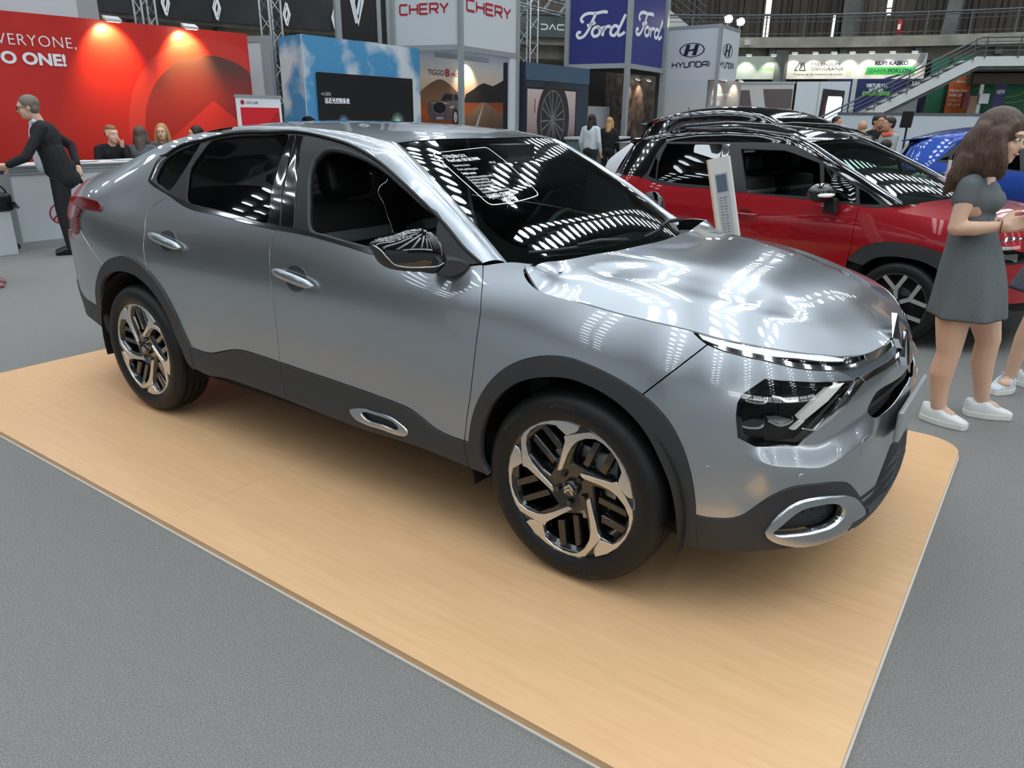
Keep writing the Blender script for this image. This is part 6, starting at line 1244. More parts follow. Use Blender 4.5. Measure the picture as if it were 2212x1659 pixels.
# red SUV outlines on its flank surface
PLAN2 = [(-2.98, 0), (-2.97, -0.35), (-2.93, -0.6), (-2.82, -0.76), (-2.62, -0.83), (-2.38, -0.855), (-1.9, -0.865), (-1.2, -0.868), (-0.5, -0.868), (0, -0.865), (0.3, -0.845), (0.5, -0.79), (0.65, -0.68), (0.74, -0.5), (0.79, -0.25), (0.8, 0)]
ZR2 = [0.12, 0.25, 0.35, 0.45, 0.55, 0.65, 0.75, 0.85, 0.95, 1.05, 1.15, 1.25, 1.35, 1.45, 1.56]
DT2 = {0: [0.14, 0.05, 0.02, 0.0, 0.0, 0.0, 0.0, 0.01, 0.03, 0.06, 0.1, 0.15, 0.2, 0.28, 0.45], 3: [0.12, 0.05, 0.02, 0.0, 0.0, 0.0, 0.0, 0.01, 0.03, 0.06, 0.1, 0.15, 0.2, 0.27, 0.4], 5: [0.1, 0.03, 0.0, 0.0, 0.0, 0.0, 0.0, 0.008, 0.028, 0.055, 0.095, 0.14, 0.19, 0.25, 0.36], 7: [0.1, 0.03, 0.0, 0.005, 0.005, 0, 0, 0.01, 0.03, 0.058, 0.098, 0.143, 0.193, 0.255, 0.36], 9: [0.08, 0.03, 0.01, 0.0, 0.0, 0.0, 0.0, 0.012, 0.04, 0.09, 0.15, 0.2, 0.26, 0.33, 0.42], 11: [0.07, 0.03, 0.0, 0.0, 0.0, 0.0, 0.008, 0.03, 0.08, 0.17, 0.28, 0.4, 0.5, 0.6, 0.7], 13: [0.07, 0.02, 0.0, 0.0, 0.0, 0.01, 0.02, 0.05, 0.1, 0.2, 0.3, 0.4, 0.5, 0.6, 0.7], 15: [0.08, 0.03, 0.01, 0.0, 0.0, 0.005, 0.02, 0.05, 0.1, 0.2, 0.3, 0.4, 0.5, 0.6, 0.7]}
K2 = {'roof_lo': [(1.33, 1.375), (1.661, 1.384), (1.958, 1.389), (2.218, 1.395), (2.499, 1.391), (2.623, 1.373), (2.722, 1.343), (2.947, 1.241), (3.178, 1.126), (3.376, 1.03), (3.458, 0.988)],
  'apil': [(2.691, 1.384), (2.82, 1.338), (3.002, 1.255), (3.2, 1.146), (3.394, 1.042), (3.493, 0.991)],
  'belt': [(1.185, 1.055), (1.266, 1.043), (1.372, 1.02), (1.659, 1.006), (2.02, 1.005), (2.301, 0.998), (2.839, 0.986), (3.23, 0.976), (3.395, 0.971), (3.464, 0.985)],
  'rear_edge': [(1.185, 1.055), (1.227, 1.091), (1.263, 1.212), (1.286, 1.311), (1.33, 1.375)],
  'rglass': [(1.351, 1.359), (1.923, 1.369), (2.013, 1.03), (1.652, 1.031), (1.369, 1.043), (1.332, 1.182), (1.333, 1.274)],
  'rq': [(1.274, 1.245), (1.316, 1.207), (1.358, 1.049), (1.263, 1.073), (1.27, 1.139)],
  'seam_q': [(1.183, 1.048), (1.149, 0.965), (1.119, 0.867)],
  'seam_d': [(2.11, 0.999), (2.141, 0.854), (2.16, 0.692)],
  'seam_f': [(3.246, 0.978), (3.252, 0.842), (3.246, 0.758), (3.249, 0.722), (3.239, 0.572)],
  'arch_o': [(3.239, 0.57), (3.284, 0.633), (3.352, 0.691), (3.431, 0.725), (3.521, 0.741), (3.621, 0.745), (3.768, 0.732), (3.89, 0.7)],
  'arch_i': [(3.364, 0.551), (3.41, 0.596), (3.468, 0.625), (3.538, 0.64), (3.638, 0.645), (3.763, 0.633), (3.864, 0.595)],
  'black_low': [(0.589, 1.048), (0.963, 1.061), (1.152, 1.063)],
  'opening': [(2.119, 1.339), (2.522, 1.341), (2.618, 1.322), (2.862, 1.259), (2.911, 1.112), (2.943, 1.008), (2.726, 1.009), (2.307, 1.001)],
  'front_q': [(2.9, 1.245), (3.021, 1.185), (3.184, 1.107), (3.22, 0.992), (3.076, 0.997), (2.971, 1.005)],
  'tri': [(3.209, 1.098), (3.278, 1.071), (3.398, 0.995), (3.249, 0.986)],
  'hoodl': [(3.466, 0.984), (3.532, 0.956), (3.676, 0.94), (3.874, 0.924)],
  'handle': [(1.321, 0.849), (1.504, 0.848)],
  'handle2': [(2.374, 0.832), (2.453, 0.833)],
  'pill': [(1.937, 1.37), (2.002, 1.372), (2.094, 1.029), (2.017, 1.027)]}
# ------------------------------------------------------------------ other cars
M_tint = glassmat('smoked_glass', (.06, .065, .065)); M_rpaint = mat('red_paint', S8(168, 12, 28), .30, .25, 1., .02)
def kit(body, par):
    def both2(name, poly, m, off=None, thick=.004, gap=0., holes=(), res=.06):
        return [patch(name, body, poly, m, par, res, holes, gap, thick, sd, False, True, off) for sd in (1, -1)]
    return both2
def strip(name, C1, C2, m, par, nv=7, bulge=.16):
    """bulged strip between two 3D curves (right flank), mirrored too"""
    C1, C2 = np.asarray(C1, float), np.asarray(C2, float); n = max(len(C1), len(C2))
    rs = lambda C: (lambda L: np.stack([np.interp(np.linspace(0, 1, n), L / L[-1], C[:, k]) for k in range(3)], -1))(np.r_[0, np.cumsum(np.linalg.norm(np.diff(C, axis=0), axis=1))])
    A, B = rs(C1), rs(C2); rows = []
    for i in range(n):
        d = B[i] - A[i]; tg = A[min(i + 1, n - 1)] - A[max(i - 1, 0)]; q = np.cross(d, tg); q /= max(np.linalg.norm(q), 1e-9)
        if q[1] > 0: q = -q
        b = bulge * np.linalg.norm(d); rows.append([A[i] + d * v + q * b * 4 * v * (1 - v) for v in np.linspace(0, 1, nv)])
    RP = np.array(rows); RN = np.cross(np.gradient(RP, axis=0), np.gradient(RP, axis=1)); RN /= np.maximum(np.linalg.norm(RN, axis=-1, keepdims=True), 1e-9)
    s_ = np.sign((RN * np.array([0, -.7, .7])).sum(-1, keepdims=True)); RN = RN * np.where(s_ == 0, 1, s_)
    for sd in (1, -1):
        P = RP.reshape(-1, 3).copy(); N = RN.reshape(-1, 3).copy(); P[:, 1] *= sd; N[:, 1] *= sd
        F = [(i * nv + j, (i + 1) * nv + j, (i + 1) * nv + j + 1, i * nv + j + 1) for i in range(n - 1) for j in range(nv - 1)]; f = F[len(F) // 2]
        if np.cross(P[f[1]] - P[f[0]], P[f[3]] - P[f[0]]) @ N[f[0]] < 0: F = [g[::-1] for g in F]
        mesh_obj(name, P, F, m, par, True, None, N)
def loft_top(name, X, YE, ZE, ZC, m, par, v0=-1., v1=1., bow=0., off=0., p_=2.3, nu=28):
    """crowned panel: edges at +-YE(x), centre height ZC(x)"""
    o = np.argsort(X); fx = np.array(X)[o]; f = nspline(fx, np.c_[YE, ZE, ZC][o]); us = np.linspace(fx[-1], fx[0], nu); vs = np.linspace(v0, v1, 17)
    def fn(U, Vv):
        e = f(U); return np.stack([U + bow * (1 - Vv * Vv) * np.clip((U - fx[0]) / (fx[-1] - fx[0]), 0, 1) ** 6, Vv * e[..., 0], e[..., 2] - (e[..., 2] - e[..., 1]) * np.abs(Vv) ** p_ + off], -1)
    U, Vv = np.meshgrid(us, vs, indexing='ij'); P = fn(U, Vv); e = 1e-3; N = np.cross(fn(U, Vv + e) - fn(U, Vv - e), fn(U + e, Vv) - fn(U - e, Vv)); N /= np.linalg.norm(N, axis=-1, keepdims=True); N = np.where(N[..., 2:3] < 0, -N, N)
    nv = len(vs); F = [(i * nv + j, i * nv + j + 1, (i + 1) * nv + j + 1, (i + 1) * nv + j) for i in range(nu - 1) for j in range(nv - 1)]; P = P.reshape(-1, 3); f0 = F[len(F) // 2]
    if np.cross(P[f0[1]] - P[f0[0]], P[f0[2]] - P[f0[0]])[2] < 0: F = [g[::-1] for g in F]
    return mesh_obj(name, P, F, m, par, True, None, N.reshape(-1, 3))
def screen(name, foot, top, cfoot, ctop, m, par, nb=10, na=17, inset_=0.):
    """curved windscreen between two pillar lines (right side given) and centre points"""
    V = []; a_ = np.linspace(-1, 1, na)
    for b in np.linspace(0, 1, nb):
        e = np.array(foot) * (1 - b) + np.array(top) * b; c = np.array(cfoot) * (1 - b) + np.array(ctop) * b; c[2] += .02 * math.sin(PI * b); e = e + np.array([0, 0, .012 * math.sin(PI * b)])
        for a in a_: s = 1 - abs(a) ** 2.2; V.append((e[0] + (c[0] - e[0]) * s, a * -e[1], e[2] + (c[2] - e[2]) * s))
    F = [(i * na + j, i * na + j + 1, (i + 1) * na + j + 1, (i + 1) * na + j) for i in range(nb - 1) for j in range(na - 1)]
    P = np.array(V); f0 = F[0]
    if np.cross(P[f0[1]] - P[f0[0]], P[f0[2]] - P[f0[0]])[2] < 0: F = [g[::-1] for g in F]
    return mesh_obj(name, V, F, m, par, True)
def simple_wheel(par, loc, r=.30, ri=.215, side=1):
    w_ = autosmooth(MB().lathe([(ri, .16), (ri, .05), (ri + .006, .0), (ri - .008, .004), (ri - .02, .03), (ri - .02, .16)], 40, 'y').obj('wheel', M_rimb, par), 40)
    autosmooth(MB().lathe([(ri + .002, .004), (ri + .02, -.006), (r - .03, -.008), (r - .008, .006), (r, .03), (r, .15), (r - .02, .18), (ri, .18)], 48, 'y').obj('tyre', M_tyre, w_), 40); MB().lathe([(0, .075), (ri, .075)], 30, 'y').obj('wheel_back_plate', M_dark, w_)
    for k in range(5):
        a = 2 * PI * k / 5 + .45; pt = lambda r_, q, y: (r_ * math.cos(q), y, r_ * math.sin(q)); mb = MB(); mb.bar(pt(.03, a, .030), pt(.55 * ri, a, .018), .030, .014, up=(0, 1, 0))
        for da in (-.36, .36): mb.bar(pt(.50 * ri, a + da * .12, .0185), pt(.99 * ri, a + da, .006), .030, .014, up=(0, 1, 0))
        mb.obj('spoke', M_mach, w_)
    MB().lathe([(0, .018), (.03, .02), (.034, .05)], 16, 'y').obj('centre_cap', M_rimb, w_); MB().lathe([(.04, .065), (.12, .065), (.12, .072), (.04, .072)], 24, 'y').obj('brake_disc', mat('disc_dark', (.12, .12, .12), .4, .8), w_)
    w_.location = loc
    if side < 0: w_.rotation_euler = (0, 0, PI)
    return w_
# ---- red SUV with black roof
BR = Body(PLAN2, ZR2, DT2); RED = root('red_compact_suv', 'red compact SUV with glossy black roof and rails', 'car', (.473, 4.049, FLOOR_Z), math.radians(-11)); rb2 = kit(BR, RED)
sr = lambda k: crom(K2[k], .03)
rx = lambda s_, z: BR(s_, z)
def sx(x): ss = np.linspace(0, BR.smax, 3000); return float(np.interp(x, BR.pl(ss)[:, 0], ss))
belt2, rl2, ao2, ai2 = sr('belt'), sr('roof_lo'), sr('arch_o'), sr('arch_i')
ex_o = crom(K2['arch_o'] + [(sx(.36), .62), (sx(.41), .5), (sx(.43), .34)], .03); ex_i = crom(K2['arch_i'] + [(sx(.30), .54), (sx(.335), .42), (sx(.345), .3)], .03)
sf2, sd2, sq2 = sr('seam_f'), sr('seam_d'), sr('seam_q')
sill = lambda x: (sx(x), .33)
rb2('front_fender', join([belt2[-1]], sr('hoodl'), [(sx(.42), .89), (sx(.52), .80), (sx(.50), .60), (sx(.44), .50)], rv([q for q in ex_o if q[1] > .5]), [K2['seam_f'][-1]], rv(sf2), cut(belt2, K2['seam_f'][0], belt2[-1])), M_rpaint, gap=.002)
rb2('front_door', join(cut(belt2, K2['seam_d'][0], K2['seam_f'][0]), sf2, [(sx(-.40), .45), sill(-.40), sill(-1.45), (sx(-1.46), .55)], rv(sd2)), M_rpaint, gap=.002)
rb2('rear_door', join(cut(belt2, K2['seam_q'][0], K2['seam_d'][0]), sd2, [(sx(-1.46), .55), sill(-1.45), sill(-2.05), (sx(-2.12), .55), (sx(-2.3), .72)], rv(sq2)), M_rpaint, gap=.002)
rb2('quarter_panel', join([K2['seam_q'][0]], sq2, [(sx(-2.3), .72), (sx(-2.42), .76), (sx(-2.62), .74), (sx(-2.78), .60), (sx(-2.8), .45), (.02, .45), (.02, 1.05), (.45, 1.06)], [K2['black_low'][1], K2['black_low'][2]]), M_rpaint, gap=.002)
rb2('door_cladding', join([sill(-2.05), sill(-.40), (sx(-.40), .20), (sx(-2.05), .20)]), M_clad, .006); rb2('front_arch_cladding', join(ex_o, [ex_i[-1]], rv(ex_i), [K2['seam_f'][-1], (sx(-.40), .5), (sx(-.40), .20), (sx(-.30), .20), (sx(-.30), .45)][:1]), M_clad, .008, .03)
rb2('front_bumper', join([(sx(.52), .80), (sx(.42), .89), (BR.smax - .01, .86), (BR.smax - .01, .36), (sx(.45), .36), (sx(.44), .5), (sx(.50), .60)]), M_rpaint); rb2('bumper_cladding', join([(sx(.44), .36), (BR.smax - .01, .36), (BR.smax - .01, .18), (sx(.43), .18)]), M_clad, .004)
rb2('headlamp', [(sx(.50), .66), (sx(.64), .66), (BR.smax - .35, .64), (BR.smax - .32, .74), (sx(.6), .78), (sx(.5), .76)], M_black, .006); rb2('lamp_reflector', [(sx(.54), .68), (sx(.66), .68), (sx(.66), .73), (sx(.56), .74)], M_lens, .009)
rb2('chrome_wing', [(sx(.56), .80), (BR.smax - .05, .80), (BR.smax - .05, .83), (sx(.60), .84)], M_chrome, .008); rb2('grille', [(BR.smax - .30, .56), (BR.smax - .01, .56), (BR.smax - .01, .64), (BR.smax - .30, .64)], M_dark, .004)
# glazing and frames
M_tri2 = mat('satin_black', S8(44, 44, 46), .45)
rg2, rq2, op2, fq2 = crom(K2['rglass'], .5, True), crom(K2['rq'], .5, True), crom(K2['opening'], .5, True), crom(K2['front_q'], .5, True)
rb2('window_frame', join(rl2, rv(belt2), sr('rear_edge')), M_tri2, -.001, .02, 0, (K2['rglass'], K2['opening'], K2['front_q'], K2['rq'], K2['tri']))
rb2('rear_door_glass', K2['rglass'], M_tint, -.008, 0); rb2('quarter_glass', K2['rq'], M_tint, -.008, 0); rb2('corner_glass', K2['tri'], M_tint, -.006, 0); rb2('front_quarter_glass', K2['front_q'], M_glass, -.008, 0); rb2('pillar_trim', K2['pill'], M_black, .003)
patch('front_door_glass', BR, K2['opening'], M_glass, RED, .06, (), 0, 0, -1, False, True, -.008)
rb2('rear_pillar_panel', join(sr('rear_edge')[::1], [(sx(-2.32), 1.42), (sx(-2.55), 1.39), (.62, 1.34), (.40, 1.32), (.42, 1.10), K2['black_low'][0]], [K2['black_low'][1], K2['black_low'][2]]), M_black, .001)
# roof, rails, screens
XR, YR_, ZR_, ZCR = [-.98, -1.15, -1.4, -1.7, -2.0, -2.3, -2.6, -2.78], [.565, .575, .58, .585, .585, .585, .58, .56], [1.405, 1.455, 1.485, 1.495, 1.488, 1.460, 1.405, 1.365], [1.425, 1.482, 1.52, 1.537, 1.535, 1.512, 1.455, 1.40]
loft_top('roof', XR, YR_, ZR_, ZCR, M_black, RED, -1, 1, .05)
c2r = [(x, -y, z) for x, y, z in zip(XR, YR_, ZR_)][:7]; W2 = [(-.10, -.745, 1.0), (-.42, -.69, 1.155), (-.70, -.63, 1.285), (-.88, -.59, 1.365)]
strip("roof_side", [BR(a, b) for a, b in rv(rl2)], W2 + c2r[:6], M_black, RED)
strip('rear_roof_side', [BR(sx(-2.29), 1.38), BR(sx(-2.55), 1.37), BR(.62, 1.34)], [(-2.29, -.585, 1.46), (-2.55, -.58, 1.415), (-2.78, -.56, 1.365)], M_black, RED)
screen('windscreen', W2[0], (-.98, -.565, 1.405), (.04, 0, .985), (-.93, 0, 1.425), M_glass, RED); screen('rear_screen', (-2.90, -.62, 1.06), (-2.74, -.54, 1.35), (-2.96, 0, 1.06), (-2.80, 0, 1.37), M_tint, RED)
for sd in (1, -1):
    MB().tube([(-2.30, -sd * .60, 1.465), (-2.12, -sd * .60, 1.515), (-1.7, -sd * .60, 1.545), (-1.3, -sd * .60, 1.53), (-1.08, -sd * .60, 1.485), (-.98, -sd * .60, 1.445)], [(.012, .008), (.02, .014), (.02, .014), (.02, .014), (.02, .014), (.010, .006)], 8).obj('roof_rail', M_black, RED, True)
    MB().tube([(-.12, -sd * .735, 1.01), (-.5, -sd * .68, 1.20), (-.9, -sd * .59, 1.385), (-1.1, -sd * .58, 1.455), (-1.6, -sd * .585, 1.505), (-2.2, -sd * .585, 1.485)], .009, 6).obj('roof_gutter', M_satin, RED, True)
bevel(MB().prism([(-2.95, 1.345), (-2.70, 1.375), (-2.70, 1.40), (-2.95, 1.372)], lambda a, b: (a, -.60, b), lambda a, b: (a, .60, b)).obj('tail_spoiler', M_black, RED), .012); MB().tube([(-2.45, .05, 1.49), (-2.56, .05, 1.68)], .004, 5).obj('antenna', M_trim, RED); MB().ell((-2.45, .05, 1.49), (.05, .025, .02)).obj('antenna_base', M_trim, RED)
HT2 = TPS([tuple(q) for q in [BR(a, b) for a, b in sr('hoodl')]] + [tuple(BR(sx(.42), .89)), tuple(BR(sx(.55), .87)), tuple(BR(BR.smax - .25, .86)), (.775, 0, .865), (-.10, -.6, 1.005), (0, -.3, 1.02), (.04, 0, 1.02), (.35, -.4, .985), (.35, 0, .995), (.6, 0, .945), (.6, -.35, .93)], 1e-4)
hl = [(q[0], q[1]) for q in [BR(a, b) for a, b in join(sr('hoodl'), [(sx(.42), .89), (sx(.52), .875), (sx(.62), .868), (BR.smax - .3, .865), (BR.smax - .02, .865)])]]; hh = join(crom([(.05, 0), (.02, -.3), (-.08, -.62), hl[0]], .08), hl); hh = [q for q in hh if q[1] < -.001]
patch('hood', lambda a, b: np.stack([a, b, HT2(a, b)], -1), hh + [(a, -b) for a, b in reversed(hh)], M_rpaint, RED, .06, (), .002, .012)
MB().tube([(-.02, -.1, 1.02), (-.20, -.55, 1.06)], .010, 6).obj('wiper', M_trim, RED)
mr2 = MB().ell((-.62, -.98, 1.06), (.095, .135, .075), 16, 10).obj('door_mirror', M_black, RED, True); MB().ell((-.575, -1.0, 1.05), (.062, .11, .022), 12, 6).obj('mirror_indicator', M_lamp, mr2, True); mb = MB(); mb.prism([(-.055, .91), (.05, .91), (.03, 1.02), (-.05, 1.02)], lambda a, b: (-.56 + a, -.93, b), lambda a, b: (-.56 + a, -.855, b)); bevel(mb.obj('mirror_stalk', M_trim, mr2), .01); link_copy(mr2, RED, (0, 1.96, 0))
for k in ('handle', 'handle2'):
    a, b = np.array(K2[k][0]), np.array(K2[k][1]); 
    if k == 'handle2': a = b - np.array([.20, 0])
    MB().tube([tuple(BR(*(a + (b - a) * t), .012 + .014 * math.sin(PI * t))) for t in np.linspace(0, 1, 9)], [(.008, .008)] + [(.013, .010)] * 7 + [(.008, .008)], 8).obj('door_handle', M_rpaint, RED, True)
    c_ = (a + b) / 2; rb2('handle_cup', [(c_[0] + .06 * math.cos(t) - .02, c_[1] + .028 * math.sin(t) + .012) for t in np.linspace(0, 2 * PI, 16, False)], mat('red_cup', S8(96, 6, 16), .3, .3, 1.), .0015)  # no hollow behind the handle; darker red paints its shade
for xx in (0, -2.42):
    for sd in (1, -1): simple_wheel(RED, (xx, -sd * .865, .302), .302, .222, sd)
for xc in (0., -2.42):
    for sd in (1, -1):
        n = 24; ring = [(xc + .37 * math.cos(a), .37 * math.sin(a) + .30) for a in np.linspace(-.2, PI + .2, n)]; MB().add([(x, -sd * .855, z) for x, z in ring] + [(x, -sd * .5, z) for x, z in ring], [(i, i + 1, n + i + 1, n + i) for i in range(n - 1)] + [tuple(range(n, 2 * n))]).obj('wheel_housing', M_dark, RED)
MB().box((-2.7, -.8, .2), (.5, .8, .36)).obj('floor_pan', M_dark, RED); MB().box((-.2, -.72, .3), (-.12, .72, .97)).obj('firewall', M_dark, RED)
def seats_for(par, x0, dz):
    for yc in (-.36, .36):
        for nm, a, b, m_ in (('seat_cushion', (x0, yc - .25, .46 + dz), (x0 + .5, yc + .25, .60 + dz), M_seat), ('seat_backrest', (x0 - .12, yc - .24, .55 + dz), (x0 + .02, yc + .24, 1.12 + dz), M_seat), ('headrest', (x0 - .18, yc - .13, 1.14 + dz), (x0 - .08, yc + .13, 1.32 + dz), M_seat2), ('seat_stripe', (x0 - .125, yc - .242, .98 + dz), (x0 + .025, yc + .242, 1.02 + dz), M_band)):
            o = rbox(nm, a, b, m_, par, .04 if nm != 'seat_stripe' else .01, 2)
seats_for(RED, -1.45, -.02); rbox('rear_bench', (-2.3, -.6, .45), (-2.15, .6, 1.1), M_seat2, RED, .05); rbox('dashboard', (-.55, -.68, .72), (-.15, .68, .97), M_dash, RED, .05)
loft_top('headliner', XR, YR_, ZR_, ZCR, MATS['headliner'], RED, -.97, .97, .05, -.03)
for sd in (1, -1): patch('door_card', BR, [(sx(-2.3), .4), (sx(-.3), .4), (sx(-.3), .96), (sx(-2.2), .99)], M_dash, RED, .12, (), 0, 0, sd, True, True, .06)
# ---- simpler cars further away
def gcar(name, label, paint, loc, rz, L=1., H=1., roofm=None, rear='hatch', group=None, full=True, belt_rise=.06, rails=False):
    """whole car about 4.1 m long (scaled by L) and 1.53 m high (scaled by H)"""
    r = root(name, label, 'car', loc, rz); body = Body([(a * L, b) for a, b in PLAN2], [z * H for z in ZR2], DT2); kk = kit(body, r); roofm = roofm or paint
    def q(x): ss = np.linspace(0, body.smax, 2000); return float(np.interp(x * L, body.pl(ss)[:, 0], ss))
    h = lambda z: z * H
    def arch(xc, R, rev=False): A = [(q(xc + R * math.cos(a)), h(.30) + R * math.sin(a)) for a in np.linspace(.1, PI - .1, 15)]; return A[::-1] if not rev else A
    bz = lambda x: h(.99 + belt_rise * max(0., (-x - .4) / 2.0) ** 1.5)
    belt_ = [(q(x), bz(x)) for x in np.linspace(-2.45, -.2, 12)]
    kk('body_side', join([(.02, h(.40)), (q(-2.85), h(.36))], arch(-2.42, .37), arch(0, .37), [(q(.42), h(.36)), (body.smax - .01, h(.40)), (body.smax - .01, h(.84)), (q(.5), h(.87)), (q(.2), h(.93)), (q(-.15), h(.99))], rv(belt_), [(q(-2.7), bz(-2.5) + .01), (.3, bz(-2.5)), (.02, bz(-2.5))]), paint, res=.10)
    kk('sill_cladding', [(q(-2.05), h(.36)), (q(-.37), h(.36)), (q(-.37), h(.20)), (q(-2.05), h(.20))], M_clad, .006, res=.2); kk('bumper_cladding', [(q(.42), h(.36)), (body.smax - .01, h(.40)), (body.smax - .01, h(.2)), (q(.42), h(.2))], M_clad, .003, res=.2)
    top = [(q(x), h(z)) for x, z in ((-2.36, 1.25), (-2.25, 1.35), (-1.9, 1.385), (-1.5, 1.395), (-1.15, 1.385), (-.95, 1.34), (-.6, 1.19), (-.2, .995))]
    dl = join(crom(top, .08), rv(belt_), [(q(-2.45), bz(-2.45))]); kk('window_frame', dl, M_trim, -.001, .01, res=.15)
    gl = lambda P_: kk('side_glass', P_, M_tint, .003, 0, res=.15)
    gl([(q(-2.30), bz(-2.3) + .02), (q(-1.65), bz(-1.6) + .02), (q(-1.72), h(1.36)), (q(-2.18), h(1.33)), (q(-2.30), h(1.22))]); gl([(q(-1.55), bz(-1.5) + .02), (q(-.42), bz(-.4) + .02), (q(-.62), h(1.17)), (q(-.98), h(1.33)), (q(-1.2), h(1.36)), (q(-1.62), h(1.37))]); gl([(q(-2.42), bz(-2.4) + .03), (q(-2.34), bz(-2.4) + .03), (q(-2.33), h(1.2))])
    sX = [x * L for x in XR]; loft_top('roof', sX, YR_, [h(z) for z in ZR_], [h(z) for z in ZCR], roofm, r, -1, 1, .05)
    c2 = [(x * L, -y, h(z)) for x, y, z in zip(XR, YR_, ZR_)][:7]; ww = [(a * L, b, h(c)) for a, b, c in W2]; strip('roof_side', [body(a, b) for a, b in crom(rv(top), .08)], ww + c2[:6], roofm, r)
    kk('rear_pillar', join([(q(-2.45), bz(-2.45)), (q(-2.36), h(1.25)), (q(-2.25), h(1.35)), (q(-2.4), h(1.40)), (q(-2.6), h(1.37)), (.5, h(1.32)), (.36, h(1.30)), (.36, bz(-2.5)), (q(-2.7), bz(-2.5) + .01)]), paint, .001, res=.1)
    strip('rear_roof_side', [body(q(-2.25), h(1.36)), body(q(-2.5), h(1.375)), body(.5, h(1.33))], [(-2.25 * L, -.585, h(1.465)), (-2.55 * L, -.58, h(1.415)), (-2.78 * L, -.56, h(1.365))], roofm, r)
    screen('windscreen', ww[0], (-.98 * L, -.565, h(1.405)), (.04 * L, 0, h(.985)), (-.93 * L, 0, h(1.425)), M_tint, r); screen('rear_screen', (-2.88 * L, -.66, bz(-2.5)), (-2.74 * L, -.54, h(1.35)), (-2.95 * L, 0, bz(-2.5)), (-2.80 * L, 0, h(1.37)), M_tint, r)
    tp = TPS([tuple(body(q(x), h(z))) for x, z in ((-.15, .99), (.0, .965), (.2, .93), (.5, .87), (.62, .86))] + [(.775 * L, 0, h(.85)), (.74 * L, -.4, h(.85)), (-.08 * L, -.6, h(1.0)), (.04 * L, 0, h(1.01)), (.35 * L, 0, h(.99)), (.6 * L, 0, h(.93)), (.35 * L, -.4, h(.975))], 1e-4)
    hl_ = [(p_[0], p_[1]) for p_ in [body(q(x), h(z)) for x, z in ((-.15, .99), (0, .965), (.2, .93), (.5, .87), (.62, .86))]] + [(.73 * L, -.4), (.765 * L, -.2)]; hh_ = [(.04 * L, -.01), (-.06 * L, -.6)] + hl_; patch('hood', lambda a, b: np.stack([a, b, tp(a, b)], -1), hh_ + [(a, -b) for a, b in reversed(hh_)], paint, r, .12, (), 0, .01)
    kk('headlamp', [(q(.5), h(.68)), (body.smax - .3, h(.68)), (body.smax - .3, h(.76)), (q(.5), h(.80))], M_lens, .004, res=.2); kk('tail_lamp', [(.36, h(.86)), (q(-2.66), h(.90)), (q(-2.5), h(.97)), (q(-2.75), h(.99)), (.34, h(.97))], MATS['lamp_red'], .006, res=.15); kk('grille', [(body.smax - .4, h(.50)), (body.smax - .01, h(.50)), (body.smax - .01, h(.66)), (body.smax - .4, h(.66))], M_dark, .003, res=.2)
    for sd in (1, -1):
        m_ = MB().ell((-.60 * L, -sd * .97, h(1.05)), (.08, .12, .07), 12, 8).obj('door_mirror', roofm, r, True); MB().bar((-.57 * L, -sd * .93, h(.99)), (-.55 * L, -sd * .82, h(.97)), .04, .05).obj('mirror_stalk', M_trim, m_)
        for hx in (-2.2, -1.25): MB().tube([tuple(np.array(body(q(hx + t * .2), h(.86), .01 + .012 * math.sin(PI * t))) * np.array([1, sd, 1])) for t in np.linspace(0, 1, 6)], .011, 6).obj('door_handle', paint, r, True)
        if rails: MB().tube([(-2.25 * L, -sd * .60, h(1.46)), (-2.1 * L, -sd * .60, h(1.52)), (-1.3 * L, -sd * .60, h(1.535)), (-1.0 * L, -sd * .60, h(1.45))], .016, 6).obj('roof_rail', M_satin, r, True)
        for xx in (0, -2.42 * L): simple_wheel(r, (xx, -sd * .865, .302), .302, .222, sd)
    bevel(MB().prism([(-2.86 * L, h(1.345)), (-2.68 * L, h(1.372)), (-2.68 * L, h(1.392)), (-2.86 * L, h(1.362))], lambda a, b: (a, -.58, b), lambda a, b: (a, .58, b)).obj('tail_spoiler', roofm, r), .01)
    MB().box((-2.6 * L, -.78, .25), (.5 * L, .78, .9)).obj('inner_body', M_dark, r)
    return r
